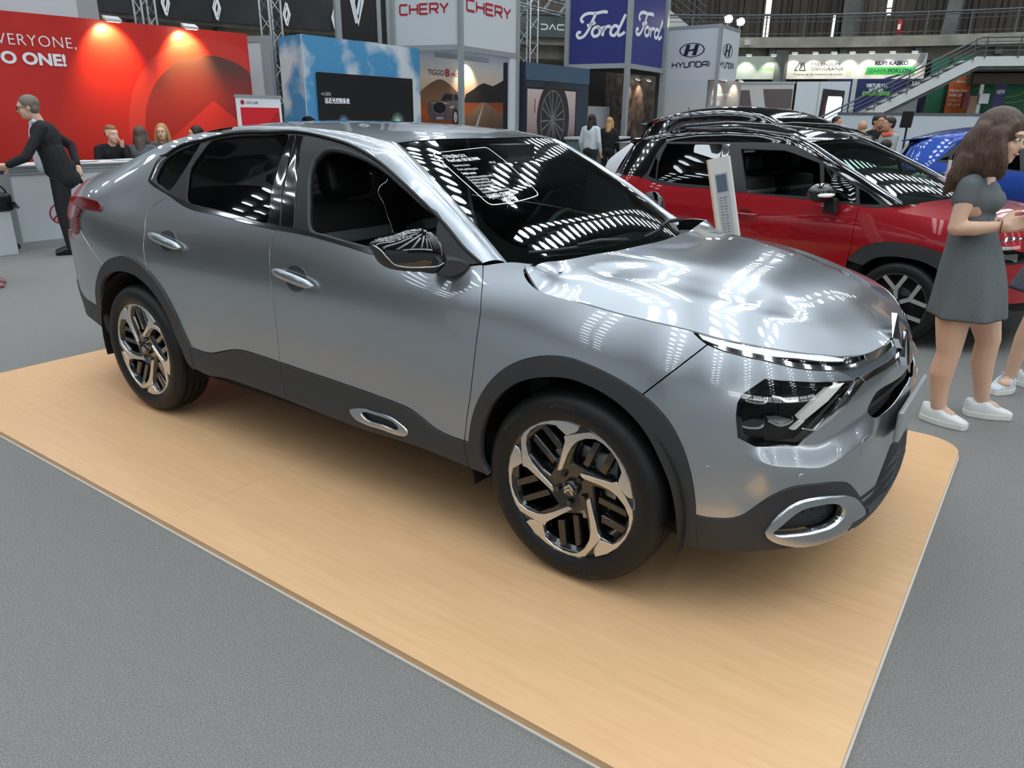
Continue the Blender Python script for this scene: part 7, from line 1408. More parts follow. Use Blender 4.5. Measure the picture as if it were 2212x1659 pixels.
# ------------------------------------------------------------------ people
M_skin = mat('skin', S8(222, 182, 156), .5, spec=.35); M_skin2 = mat('skin_tan', S8(196, 148, 120), .5, spec=.35)
for m_ in (M_skin, M_skin2):
    b_ = m_.node_tree.nodes['Principled BSDF']; b_.inputs['Subsurface Weight'].default_value = .12; b_.inputs['Subsurface Radius'].default_value = (.02, .008, .005)
M_eye = mat('eye_dark', (.02, .015, .012), .2); M_lip = mat('lips', S8(176, 92, 88), .45); M_eyew = mat('eye_white', (.75, .73, .7), .3)
def hairmat(name, c1, c2): return noise_mix(mat(name, rough=.42, spec=.45), c1, c2, 30, 5, .3, .7, .5, (6, 6, .35))
def blob(name, prims, m, parent, vox=.012, it=6, org=(0, 0, 0), fac=.5):
    """one continuous skin grown round capsules and ellipsoids"""
    mb = MB()
    for q in prims:
        if q[0] == 'c':
            _, a, b, ra, rb_ = q; mb.tube([a, b], [ra, rb_], 12); mb.ell(a, (ra, ra, ra), 12, 8); mb.ell(b, (rb_, rb_, rb_), 12, 8)
        elif q[0] == 'p':    # chain through points with radii
            _, pts, rr = q; mb.tube(pts, list(rr), 12)
            for a, r_ in zip(pts, rr): r1 = r_ if not isinstance(r_, tuple) else min(r_); mb.ell(a, (r1, r1, r1), 10, 7)
        else:
            mb.ell(q[1], q[2], 16, 12, q[3] if len(q) > 3 else None)
    mb.V = [tuple(Vector(v) - Vector(org)) for v in mb.V]
    o = mb.obj(name, m, parent); md = o.modifiers.new('r', 'REMESH'); md.mode = 'VOXEL'; md.voxel_size = vox; sm_ = o.modifiers.new('s', 'SMOOTH'); sm_.iterations = it; sm_.factor = fac
    bpy.context.view_layer.update(); me = bpy.data.meshes.new_from_object(o.evaluated_get(bpy.context.evaluated_depsgraph_get())); o.modifiers.clear(); old = o.data; o.data = me; me.name = name; bpy.data.meshes.remove(old)
    me.polygons.foreach_set('use_smooth', [True] * len(me.polygons)); me.materials.clear(); me.materials.append(m); return o
def hand(w_, d, n, side=1, curl=.5, s=1.):
    """wrist point, finger direction, palm normal -> capsule prims with five separate fingers"""
    w_, d, n = Vector(w_), Vector(d).normalized(), Vector(n).normalized(); l = d.cross(n).normalized() * side; n = l.cross(d).normalized() * side; P = []
    P.append(('c', w_, w_ + d * .03 * s, .024 * s, .027 * s))
    for i, (off, ln) in enumerate(((.030, .070), (.010, .078), (-.010, .072), (-.028, .056))):
        k0 = w_ + d * (.085 - .004 * abs(i - 1)) * s + l * off * s; P.append(('c', w_ + d * .02 * s + l * off * .7 * s, k0, .015 * s, .0115 * s)); a = k0; dirv = d.copy()
        for j, fr in enumerate((.45, .32, .23)):
            dirv = (Matrix.Rotation(curl * (.55 + .35 * j), 3, l * -side) @ dirv).normalized(); b = a + dirv * ln * fr * s; P.append(('c', a, b, (.0098 - .001 * j) * s, (.0090 - .001 * j) * s)); a = b
    t0 = w_ + d * .022 * s + l * .028 * s; t1 = t0 + (d * .7 + l * .75 + n * .2).normalized() * .038 * s; t2 = t1 + (d * .95 + l * .25 + n * .25).normalized() * .032 * s; t3 = t2 + (d * 1. + n * .2).normalized() * .022 * s
    P += [('c', t0, t1, .015 * s, .012 * s), ('c', t1, t2, .0115 * s, .0105 * s), ('c', t2, t3, .0105 * s, .008 * s)]
    return P
def head_prims(c, fwd, up, s=1.):
    c, f, u = Vector(c), Vector(fwd).normalized(), Vector(up).normalized(); l = u.cross(f).normalized(); u = f.cross(l); R_ = Matrix((f, l, u)).transposed(); q = lambda a, b, d: c + (f * a + l * b + u * d) * s; E = lambda p_, r_: ('e', q(*p_), tuple(x * s for x in r_), R_)
    return [E((-.012, 0, .025), (.100, .076, .092)), E((.030, 0, -.045), (.066, .060, .078)), E((.058, 0, -.092), (.030, .034, .024)), E((.088, 0, -.012), (.018, .010, .022)), E((.102, 0, -.028), (.014, .013, .012)), E((.075, 0, .028), (.026, .052, .016)), E((.080, 0, -.062), (.017, .022, .010)), E((-.005, .077, -.010), (.017, .008, .030)), E((-.005, -.077, -.010), (.017, .008, .030)), E((.055, .034, -.035), (.032, .024, .03)), E((.055, -.034, -.035), (.032, .024, .03))], q, R_
def face(parent, q, R_, s, org, lipm=None, brow=None, smile=False):
    o_ = Vector(org)
    for sd in (-1, 1):
        e = MB().ell(q(.082, sd * .031, .004) - o_, (.012 * s, .013 * s, .008 * s), 10, 8, R_).obj('eye', M_eyew, parent, True); MB().ell(q(.092, sd * .031, .004) - o_, (.004 * s, .006 * s, .006 * s), 8, 6, R_).obj('iris', M_eye, e, True)
        MB().ell(q(.093, sd * .032, .026) - o_, (.004 * s, .017 * s, .0028 * s), 8, 6, R_).obj('eyebrow', brow or M_eye, parent, True)
    m_ = MB().ell(q(.094, 0, -.062) - o_, (.006 * s, .024 * s, .007 * s), 10, 8, R_).obj('mouth', lipm or M_lip, parent, True)
    if smile: MB().ell(q(.097, 0, -.060) - o_, (.005 * s, .016 * s, .0035 * s), 8, 6, R_).obj('teeth', M_eyew, m_, True)
def skirt(name, rings, m, parent, org, n=48, folds=7, amp=0.):
    """rings: (cx, cy, cz, rx, ry, fold strength, tilt)"""
    V = []; F = []
    for cx, cy, cz, rx_, ry, fs, tl in rings:
        for k in range(n):
            a = 2 * PI * k / n; w_ = 1 + fs * (.5 + .5 * math.sin(folds * a + 1.3)) ** 2; x, y = rx_ * w_ * math.cos(a), ry * w_ * math.sin(a); V.append((cx + x - org[0], cy + y - org[1], cz + tl * x - org[2]))
    for i in range(len(rings) - 1):
        for k in range(n): F.append((i * n + k, i * n + (k + 1) % n, (i + 1) * n + (k + 1) % n, (i + 1) * n + k))
    o = mesh_obj(name, V, F, m, parent, True); md = o.modifiers.new('sol', 'SOLIDIFY'); md.thickness = .006; md.offset = -1; sb = o.modifiers.new('sub', 'SUBSURF'); sb.levels = 1; sb.render_levels = 1; return o
def sneaker(parent, heel, toe, org, m=None, sole=None, s=1., zf=FLOOR_Z):
    h, t = Vector((heel[0], heel[1], zf)), Vector((toe[0], toe[1], zf)); d = (t - h); L = d.length; d.normalize(); l = Vector((-d.y, d.x, 0)); org = Vector(org); m = m or mat('shoe_white', S8(226, 228, 226), .6); sole = sole or mat('sole_white', S8(232, 230, 222), .6)
    def prof(t_): return 1.13 * (.030 + .012 * math.sin(PI * min(1, t_ * 1.15)) + .007 * math.sin(PI * t_)) * (1 if .06 < t_ < .95 else (.62 if t_ <= .06 else .70))
    ts = np.linspace(0, 1, 15); V = []; F = []; n = 16
    out = [(t_, prof(t_)) for t_ in ts]
    loop = [h + d * (t_ * L) + l * w_ for t_, w_ in out] + [h + d * (t_ * L) - l * w_ for t_, w_ in reversed(out)]; k = len(loop)
    r = mesh_obj('shoe', [tuple(q + Vector((0, 0, z)) - org) for z in (0, .036) for q in loop], [tuple(reversed(range(k))), tuple(range(k, 2 * k))] + [(i, (i + 1) % k, k + (i + 1) % k, k + i) for i in range(k)], sole, parent)
    bevel(r, .006, 2, 50)
    hts = [.098, .104, .100, .095, .102, .112, .104, .092, .082, .073, .066, .061, .056, .050, .042]; V = []
    for i, t_ in enumerate(ts):
        w_ = prof(t_) * .95; 
        for j in range(13):
            a = PI * j / 12; zz = .034 + (hts[i] - .034) * math.sin(a) ** .55; V.append(h + d * (t_ * L * .985 + .003) + l * (w_ * math.cos(a)) + Vector((0, 0, zz)) - org)
    F = [(i * 13 + j, (i + 1) * 13 + j, (i + 1) * 13 + j + 1, i * 13 + j + 1) for i in range(14) for j in range(12)] + [tuple(range(13)), tuple(14 * 13 + j for j in range(12, -1, -1))]
    mesh_obj('shoe_upper', [tuple(v) for v in V], F, m, r, True)
    for i in range(5):
        t_ = .42 + .065 * i; zz = .112 - .010 * i; MB().tube([tuple(h + d * (t_ * L) + l * x + Vector((0, 0, zz - 8 * x * x)) - org) for x in (-.022, 0, .022)], .003, 5).obj('shoelace', m, r, True)
    for sg in (-1, 1): MB().tube([tuple(h + d * (.44 * L) + l * (sg * x) + Vector((0, 0, .114 + z)) - org) for x, z in ((0, 0), (.02, .012), (.034, .002), (.018, -.004), (.002, 0))], .0025, 5).obj('lace_bow', m, r, True)
    return r
M_dress = noise_mix(mat('dress_grey', rough=.85, spec=.25), S8(98, 104, 106), S8(110, 116, 117), 160, 3, .3, .7, .08)
M_hairb = hairmat('hair_brown', S8(58, 42, 34), S8(104, 80, 64))
# ---- woman in the grey dress, side on, right foreground
org = (.93, 1.74, FLOOR_Z); WOM = root('person', 'brown-haired woman in a short grey dress and white sneakers at the right', 'person', org)
hc = (.858, 1.665, 1.470); hp, hq, hR = head_prims(hc, (.93, -.26, -.16), (.16, -.05, .98), 1.0)
sh_r, el_r, wr_r = (.775, 1.555, 1.235), (.757, 1.515, 1.040), (.935, 1.545, 1.060); sh_l, el_l, wr_l = (.80, 1.83, 1.24), (.86, 1.88, 1.03), (1.02, 1.72, 1.07)
prims = hp + [('p', [(.835, 1.69, 1.42), (.825, 1.695, 1.33), (.815, 1.70, 1.27)], [.050, .047, .055]), ('e', (.80, 1.70, 1.17), (.10, .15, .14)), ('e', (.83, 1.70, 1.0), (.10, .13, .16)), ('e', (.83, 1.71, .82), (.115, .155, .13)),
    ('c', sh_r, (.768, 1.54, 1.14), .046, .042), ('c', (.768, 1.54, 1.14), el_r, .042, .036), ('c', el_r, (.84, 1.525, 1.045), .037, .036), ('c', (.84, 1.525, 1.045), wr_r, .036, .024), ('c', sh_l, el_l, .046, .036), ('c', el_l, wr_l, .036, .024),
    ('c', (.825, 1.635, .80), (.822, 1.62, .56), .098, .084), ('c', (.822, 1.62, .56), (.834, 1.622, .385), .084, .060), ('p', [(.834, 1.622, .385), (.820, 1.632, .27), (.826, 1.645, .17), (.838, 1.655, .06)], [.058, .061, .046, .038]), ('e', (.868, 1.65, .035), (.06, .034, .03)),
    ('c', (.86, 1.79, .80), (.945, 1.83, .56), .098, .084), ('c', (.945, 1.83, .56), (.988, 1.855, .43), .082, .062), ('p', [(.988, 1.855, .43), (.984, 1.875, .30), (1.003, 1.895, .18), (1.022, 1.915, .06)], [.060, .060, .046, .038]), ('e', (1.055, 1.93, .035), (.06, .034, .03))]
prims += hand(wr_r, (.93, .12, .22), (0, 1, -.25), 1, .75, .98) + hand(wr_l, (.75, -.55, .12), (-.3, -.4, -.8), -1, .45, .98)
wb = blob('body', prims, M_skin, WOM, .0065, 6, org); face(wb, hq, hR, 1.04, org, mat('lips_red', S8(186, 84, 84), .4), M_hairb, True)
blob('dress_top', [('e', (.805, 1.70, 1.175), (.112, .150, .115)), ('e', (.868, 1.655, 1.165), (.066, .062, .062)), ('e', (.868, 1.765, 1.165), (.066, .062, .062)), ('e', (.815, 1.70, 1.05), (.105, .132, .11)), ('c', (.79, 1.60, 1.262), (.80, 1.80, 1.262), .050, .050), ('c', (.775, 1.565, 1.238), (.768, 1.550, 1.175), .056, .052), ('c', (.80, 1.83, 1.24), (.815, 1.85, 1.18), .058, .060)], M_dress, wb, .008, 7, org)
skirt('dress_skirt', [(.818, 1.70, 1.075, .102, .132, 0, 0), (.822, 1.70, 1.0, .104, .134, 0, 0), (.838, 1.70, .93, .120, .148, .01, 0), (.850, 1.70, .84, .140, .165, .03, .0), (.862, 1.70, .74, .152, .175, .06, .0), (.868, 1.70, .65, .156, .182, .11, .0), (.870, 1.70, .575, .160, .188, .16, .02)], M_dress, wb, org, 64, 6)
# hair: cap, long locks down the back and over the shoulder
hprims = [('e', hq(-.022, 0, .034), (.112, .092, .108), hR), ('e', hq(-.055, 0, -.05), (.075, .090, .12), hR)]
rnd = random.Random(4)
for i in range(15):
    t = i / 14; a0 = -1.25 + 2.5 * t; sx_ = -.035 - .06 * math.cos(a0); sy = .078 * math.sin(a0) * 1.1; p0 = hq(sx_, sy, .03); near = sy > 0
    e = Vector((.690 + .05 * abs(math.sin(a0)) + rnd.uniform(-.02, .02), 1.70 - (.085 if sy < 0 else -.10) * abs(math.sin(a0)) * 1.5, 1.25 + rnd.uniform(-.05, .05)))
    mid = Vector(p0).lerp(e, .55) + Vector((-.012, 0, .012)); hprims.append(('p', [tuple(p0), tuple(Vector(p0).lerp(mid, .5) + Vector((-.01, 0, .005))), tuple(mid), tuple(mid.lerp(e, .6)), tuple(e)], [.034, .036, .036, .028, .012]))
for i in range(7):      # locks in front of the near shoulder
    t = i / 6; p0 = hq(.020 - .05 * t, -.082, .03 - .02 * t); e = Vector((.905 - .11 * t + rnd.uniform(-.01, .01), 1.575 + rnd.uniform(-.01, .01), 1.285 + .03 * t + rnd.uniform(-.02, .02))); mid = Vector(p0).lerp(e, .5) + Vector((-.004, -.012, 0)); hprims.append(('p', [tuple(p0), tuple(mid), tuple(mid.lerp(e, .6)), tuple(e)], [.026, .030, .026, .012]))
hprims.append(('p', [tuple(hq(-.05, -.05, -.06)), (.745, 1.60, 1.36), (.705, 1.585, 1.28), (.672, 1.59, 1.20)], [.055, .055, .042, .014]))
hprims += [('p', [tuple(hq(.060, -.058, .075)), tuple(hq(.045, -.080, .02)), tuple(hq(.030, -.084, -.06)), tuple(hq(.02, -.085, -.13))], [.016, .020, .022, .02]), ('p', [tuple(hq(.060, .058, .075)), tuple(hq(.045, .080, .02)), tuple(hq(.030, .084, -.06))], [.016, .020, .022])]
blob('hair', hprims, M_hairb, wb, .008, 3, org)
MB().tube([(wr_r[0] - org[0] + .012, wr_r[1] - org[1] + .030 * math.cos(a), wr_r[2] - org[2] + .030 * math.sin(a)) for a in np.linspace(0, 2 * PI, 14, False)], .003, 5, closed=True).obj('bracelet', mat('bracelet', S8(120, 50, 30), .4), wb, True)
sneaker(WOM, (.758, 1.69), (.992, 1.62), org); sneaker(WOM, (.945, 1.895), (1.175, 1.955), org)
# ---- generic figure
def figure(label, loc, rz, h=1.72, top=None, legs=None, hair=None, skin=None, pose='stand', arms=None, hairstyle='short', lean=0., shoes=None, dress=False, look=(0, 0), vox=.012, extra_shirt=None, beard=None, torso_w=1., group=None):
    """facing +x locally; pose stand / sit"""
    s = h / 1.75; r = root('person', label, 'person', loc, rz, group); skin = skin or M_skin; sit = pose == 'sit'; zs = -.29 if sit else 0.
    def J(x, y, z): zz = (z + zs) * s; return ((x + lean * max(0, z - .95)) * s, y * s, zz)
    hx = lean * .67; hd, hq_, hR_ = head_prims(J(.035 + .02, 0, 1.615), (math.cos(look[0]), math.sin(look[0]), look[1] - lean * .2), (lean * .3, 0, 1), s)
    A = arms or (((-.02, .25, 1.13), (.08, .24, .90)), ((-.02, -.25, 1.13), (.08, -.24, .90)))
    P = hd + [('p', [J(.015, 0, 1.53), J(.0, 0, 1.44)], [.052 * s, .056 * s]), ('e', J(0, 0, 1.30), (.11 * s, .165 * s, .17 * s)), ('e', J(0, 0, 1.06), (.10 * s, .15 * s, .15 * s))]; cl = [('e', J(0, 0, 1.31), (.125 * s * torso_w, .178 * s * torso_w, .165 * s)), ('e', J(.01, 0, 1.08), (.125 * s * torso_w, .165 * s * torso_w, .17 * s)), ('c', J(-.005, .13, 1.425), J(-.005, -.13, 1.425), .062 * s, .062 * s)] + [('c', J(0, sd * .06, 1.34), J(.008, sd * .055, 1.0), .116 * s * torso_w, .116 * s * torso_w) for sd in (1, -1)]
    for (e, w_), sd in zip(A, (1, -1)):
        S_ = J(0, sd * .185, 1.405); E_ = J(*e); W_ = J(*w_); P += [('c', S_, E_, .045 * s, .038 * s), ('c', E_, W_, .037 * s, .026 * s)]; dv = Vector(W_) - Vector(E_); P += hand(W_, dv, (0, sd * .8, -.6) if dv.z > -.15 else (0, -sd, 0), -sd, .6, s)
        We = Vector(E_).lerp(Vector(W_), .92 if not dress else .0); cl += [('c', S_, E_, .062 * s, .052 * s)] + ([('c', E_, tuple(We), .052 * s, .042 * s)] if not dress else [])
        if dress: cl[-1] = ('c', S_, tuple(Vector(S_).lerp(Vector(E_), .55)), .060 * s, .056 * s)
    LG = []
    for sd in (1, -1):
        if sit: hp_, kn, an = J(0, sd * .09, .93), J(.42, sd * .11, .93), J(.42, sd * .11, .50)
        else: hp_, kn, an = J(0, sd * .09, .92), J(.03, sd * .10, .50), J(0, sd * .105, .085)
        P += [('c', hp_, kn, .078 * s, .052 * s), ('c', kn, an, .052 * s, .034 * s)]; LG += [('c', hp_, kn, .092 * s, .068 * s), ('c', kn, tuple(Vector(kn).lerp(Vector(an), .97)), .066 * s, .055 * s)]
    bd = blob('body', P, skin, r, vox * .8, 5); face(bd, hq_, hR_, s, (0, 0, 0), None, hair)
    blob('top', cl, top, bd, vox, 5)
    if legs and not dress: blob('trousers', LG + [('e', J(0, 0, .95), (.125 * s * torso_w, .165 * s * torso_w, .12 * s))], legs, bd, vox, 5)
    if dress: skirt('skirt', [(0, 0, 1.1 * s + zs * s, .11 * s, .15 * s, 0, 0), (0, 0, (.95 + zs) * s, .135 * s, .17 * s, .02, 0), (.01, 0, (.75 + zs) * s, .16 * s, .19 * s, .06, 0), (.015, 0, (.60 + zs) * s, .17 * s, .20 * s, .1, 0)], top, bd, (0, 0, 0), 36, 6)
    if hair:
        H = [('e', hq_(-.026, 0, .040), (.105 * s, .086 * s, .092 * s), hR_)]
        if hairstyle == 'short': H += [('e', hq_(-.055, 0, -.010), (.060 * s, .080 * s, .075 * s), hR_)]
        if hairstyle == 'top': H = [('e', hq_(-.015, 0, .075), (.095 * s, .072 * s, .052 * s), hR_), ('e', hq_(-.06, 0, .02), (.055 * s, .078 * s, .07 * s), hR_)]
        if hairstyle == 'long': H += [('e', hq_(-.060, 0, -.06), (.065 * s, .090 * s, .12 * s), hR_), ('p', [hq_(-.07, 0, -.08), hq_(-.09, 0, -.22), hq_(-.085, 0, -.38), hq_(-.08, 0, -.50)], [(.075 * s), (.080 * s), (.060 * s), (.03 * s)])] + [('p', [hq_(-.0, sd * .075, .02), hq_(-.01, sd * .092, -.09), hq_(-.01, sd * .09, -.24)], [.028 * s, .032 * s, .016 * s]) for sd in (-1, 1)]
        if hairstyle == 'fringe': H = [('e', hq_(-.052, 0, .0), (.052 * s, .080 * s, .06 * s), hR_), ('e', hq_(-.03, 0, .06), (.075 * s, .07 * s, .045 * s), hR_)]
        blob('hair', H, hair, bd, vox * .8, 3)
    if beard: blob('beard', [('e', hq_(.052, 0, -.085), (.034 * s, .046 * s, .026 * s), hR_)], beard, bd, vox * .7, 2)
    for sd in (1, -1):
        a = J(.42, sd * .11, .42) if sit else J(0, sd * .105, 0); bevel(MB().prism([(-.07 * s, 0), (.19 * s, 0), (.19 * s, .035 * s), (.10 * s, .07 * s), (.0, .09 * s), (-.07 * s, .085 * s)], lambda x, z: (a[0] + x, a[1] - .042 * s, z), lambda x, z: (a[0] + x, a[1] + .042 * s, z)).obj('shoe', shoes or M_blk, r), .016 * s, 3)
    return r, bd, J, hq_, hR_, s
M_suit = noise_mix(mat('suit_charcoal', rough=.8, spec=.25), S8(38, 38, 40), S8(48, 48, 50), 200, 2); M_shirt = mat('shirt_white', S8(214, 222, 232), .7)
M_blackk = mat('sweater_black', S8(20, 20, 22), .85); M_hgrey = hairmat('hair_grey', S8(96, 88, 80), S8(140, 130, 118)); M_hblond = hairmat('hair_blond', S8(150, 112, 70), S8(206, 168, 112)); M_hdark = hairmat('hair_dark', S8(24, 20, 18), S8(48, 38, 34)); M_hginger = hairmat('hair_ginger', S8(120, 84, 54), S8(160, 118, 80)); M_dr2 = mat('uniform_grey', S8(84, 88, 92), .8)
# man in the charcoal suit leaning on the counter: faces the counter's far end (left in view)
th = math.atan2(-.915, -.403)
SU, sb, J, hq_, hR_, s = figure('grey-haired man in a charcoal suit and glasses leaning on the counter', (-8.27, 1.36, FLOOR_Z), th, 1.76, M_suit, M_suit, M_hgrey, M_skin, 'stand', (((.26, .26, 1.10), (.46, .20, 1.02)), ((-.22, -.34, 1.20), (-.20, -.16, .98))), 'short', .20, mat('shoe_black', S8(14, 14, 14), .25), look=(.0, -.10), vox=.011, torso_w=1.22)
blob('shirt_front', [('e', J(.105, 0, 1.30), (.055 * s, .085 * s, .15 * s)), ('e', J(.135, 0, 1.08), (.07 * s, .12 * s, .17 * s)), ('p', [J(.05, .055, 1.47), J(.085, .0, 1.45), J(.05, -.055, 1.47)], [.028 * s, .026 * s, .028 * s])], M_shirt, sb, .010, 4)
for sd in (1, -1):      # glasses
    MB().tube([tuple(hq_(.104, sd * .032 + .022 * math.cos(a), .002 + .018 * math.sin(a))) for a in np.linspace(0, 2 * PI, 14, False)], .0035, 5, closed=True).obj('glasses_rim', M_blk, sb, True); MB().tube([tuple(hq_(.100, sd * .055, .006)), tuple(hq_(.0, sd * .082, .008))], .003, 5).obj('glasses_temple', M_blk, sb)
blob('jacket_tail', [('c', J(-.01, sd * .08, 1.15), J(-.04, sd * .08, .86), .135 * s, .135 * s) for sd in (1, -1)] + [('e', J(-.03, 0, .98), (.155 * s, .205 * s, .13 * s)), ('e', J(-.06, -.02, .86), (.15 * s, .20 * s, .12 * s)), ('c', J(-.10, -.14, .90), J(-.20, -.20, .80), .07 * s, .03 * s), ('c', J(.04, .12, .85), J(.05, .13, .74), .07 * s, .05 * s), ('c', J(.02, -.12, .85), J(.02, -.13, .74), .07 * s, .05 * s)], M_suit, sb, .012, 4)
blob('trouser_fold', [('c', J(0, sd * .09, .90), J(.03, sd * .10, .50), .112 * s, .082 * s) for sd in (1, -1)] + [('c', J(.03, sd * .10, .50), J(0, sd * .105, .06), .080 * s, .068 * s) for sd in (1, -1)], M_suit, sb, .012, 4)
# hand of a neighbour resting on the counter: man in black standing beyond the left edge
figure('man in black at the left edge resting his hand on the counter', (-9.25, .30, FLOOR_Z), math.radians(80), 1.76, M_blackk, M_blackk, M_hdark, M_skin, 'stand', (((.20, .24, 1.10), (.30, .20, .99)), ((.26, -.20, 1.10), (.56, -.24, 1.005))), 'short', .05, None)
# seated staff behind the counter
def arm_rest(): return (((.10, .26, 1.02), (.30, .10, 1.0)), ((.10, -.26, 1.02), (.26, -.08, 1.02)))
toC = lambda x, y: math.atan2(-2.83 - y, 1.16 - x)
figure('man in a black sweater seated at the counter with his head on his hand', (-9.82, 2.80, FLOOR_Z), toC(-9.7, 2.7) + .25, 1.72, M_blackk, M_suit, M_hginger, M_skin, 'sit', (((.24, .20, 1.06), (.14, .10, 1.44)), ((.16, -.26, 1.06), (.34, .06, 1.05))), 'top', .10, None, look=(.35, -.05))
figure('woman with long straight brown hair seen from behind at the counter', (-9.62, 3.12, FLOOR_Z), toC(-9.3, 2.9) + PI - .25, 1.70, M_dr2, M_suit, hairmat('hair_ash', S8(62, 50, 44), S8(104, 88, 78)), M_skin, 'sit', arm_rest(), 'long', .02)
figure('blonde woman in a grey top facing the camera behind the counter', (-10.08, 3.72, FLOOR_Z), toC(-9.8, 3.6) + .1, 1.74, M_dr2, M_suit, M_hblond, M_skin, 'sit', (((.10, .25, 1.05), (.20, .10, 1.22)), ((.10, -.26, 1.02), (.26, -.08, 1.02))), 'long', .05, None, look=(-.3, 0))
figure('dark-haired woman in profile seated at the right end of the counter', (-9.95, 4.28, FLOOR_Z), toC(-9.6, 4.) - 1.5, 1.70, M_dr2, M_suit, M_hdark, M_skin, 'sit', arm_rest(), 'long', .02)
# people by the info desk
figure('long dark-haired woman before the forest print', (-7.6, 12.3, FLOOR_Z), toC(-7.6, 12.3) + 2.6, 1.68, M_white, M_suit, M_hdark, M_skin2, 'stand', None, 'long', vox=.02); figure('blonde woman in black beside the white cabinet', (-7.75, 13.4, FLOOR_Z), toC(-7.7, 13.4) + 2.9, 1.62, M_blackk, M_suit, M_hblond, M_skin, 'stand', None, 'long', vox=.02)
# visitors at the back right
M_beige = mat('shirt_beige', S8(168, 156, 140), .8); M_jean = mat('jeans', S8(72, 92, 122), .8); M_gh = mat('hoodie_grey', S8(158, 160, 160), .85); M_or = mat('scarf_orange', S8(216, 92, 60), .8); M_grn = mat('jumper_green', S8(30, 72, 44), .85); M_nvs = mat('suit_navy', S8(30, 33, 42), .8); M_hsh = mat('stubble', S8(150, 118, 98), .7)
figure('bald man in a dark suit with his back turned near the palm', (-1.86, 11.6, FLOOR_Z), toC(-1.9, 11.6) + PI + .2, 1.60, M_nvs, M_nvs, None, M_skin2, 'stand', None, 'short', vox=.016); figure('man with dark hair in a beige shirt behind the bald man', (-1.86, 12.6, FLOOR_Z), toC(-1.9, 12.5) + .6, 1.70, M_beige, M_jean, M_hdark, M_skin2, 'stand', None, 'short', vox=.016, beard=M_hdark)
figure('bearded man in a black hoodie gesturing with both hands', (-1.66, 12., FLOOR_Z), toC(-1.6, 12), 1.70, M_blackk, M_jean, M_hdark, M_skin2, 'stand', (((.08, .26, 1.12), (.22, .12, 1.24)), ((.08, -.26, 1.12), (.22, -.12, 1.24))), 'short', vox=.016, beard=M_hdark)
g = figure('young man in a grey hoodie with an orange scarf', (-1.42, 11.6, FLOOR_Z), toC(-1.4, 11.6) - 1.0, 1.66, M_gh, M_gh, M_hdark, M_skin2, 'stand', (((.10, .24, 1.10), (.24, .10, 1.12)), ((.10, -.24, 1.10), (.24, -.10, 1.12))), 'short', vox=.016); blob('scarf', [('p', [g[2](.06, .10, 1.44), g[2](.09, 0, 1.42), g[2](.06, -.10, 1.44), g[2](-.06, -.06, 1.46), g[2](-.06, .06, 1.46)], [.04] * 5)], M_or, g[1], .014, 3)
figure('grey-haired man in a green jumper seated with his back turned', (-1.36, 9.6, FLOOR_Z), toC(-1.3, 9.6) + PI, 1.66, M_grn, M_jean, M_hgrey, M_skin2, 'sit', arm_rest(), 'short', vox=.016); figure('dark-haired man in a navy jacket seated beside the blue car', (-1.12, 9.7, FLOOR_Z), toC(-1.1, 9.7) + PI - .5, 1.60, M_nvs, M_jean, M_hdark, M_skin2, 'sit', arm_rest(), 'short', vox=.016)
figure('short-haired man in a white shirt before the lit upright screen', (-3.05, 14.6, FLOOR_Z), toC(-3., 14.6) + .9, 1.68, M_white, M_suit, M_hdark, M_skin2, 'stand', None, 'short', vox=.016)
for (x, y, lb, hr) in ((-6.1, 17.5, 'dark-haired visitor whose head shows over the black roof', M_hdark), (-3.65, 15.2, 'visitor in black half hidden behind the black roof rail', M_hdark)): figure(lb, (x, y, FLOOR_Z), toC(x, y) + 2.5, 1.63, M_blackk, M_suit, hr, M_skin2, 'stand', None, 'short', vox=.02)
# seats for those who sit
for (x, y, lb) in ((-9.82, 2.80, 'bar stool under the man in the black sweater'), (-9.62, 3.12, 'bar stool under the woman seen from behind'), (-10.08, 3.72, 'bar stool under the blonde woman'), (-9.95, 4.28, 'bar stool under the dark-haired woman'), (-1.36, 9.6, 'stool under the man in the green jumper'), (-1.12, 9.7, 'stool under the man in the navy jacket')):
    r = root('stool', lb, 'stool', (x, y, FLOOR_Z), 0, 'stools'); MB().lathe([(0, .48), (.17, .48), (.18, .50), (.17, .53), (0, .53)], 16).obj('stool_seat', M_blk, r, True); MB().tube([(0, 0, .02), (0, 0, .48)], .03, 8).obj('stool_post', M_chrome, r); MB().lathe([(0, 0), (.2, 0), (.2, .015), (0, .03)], 16).obj('stool_base', M_chrome, r)
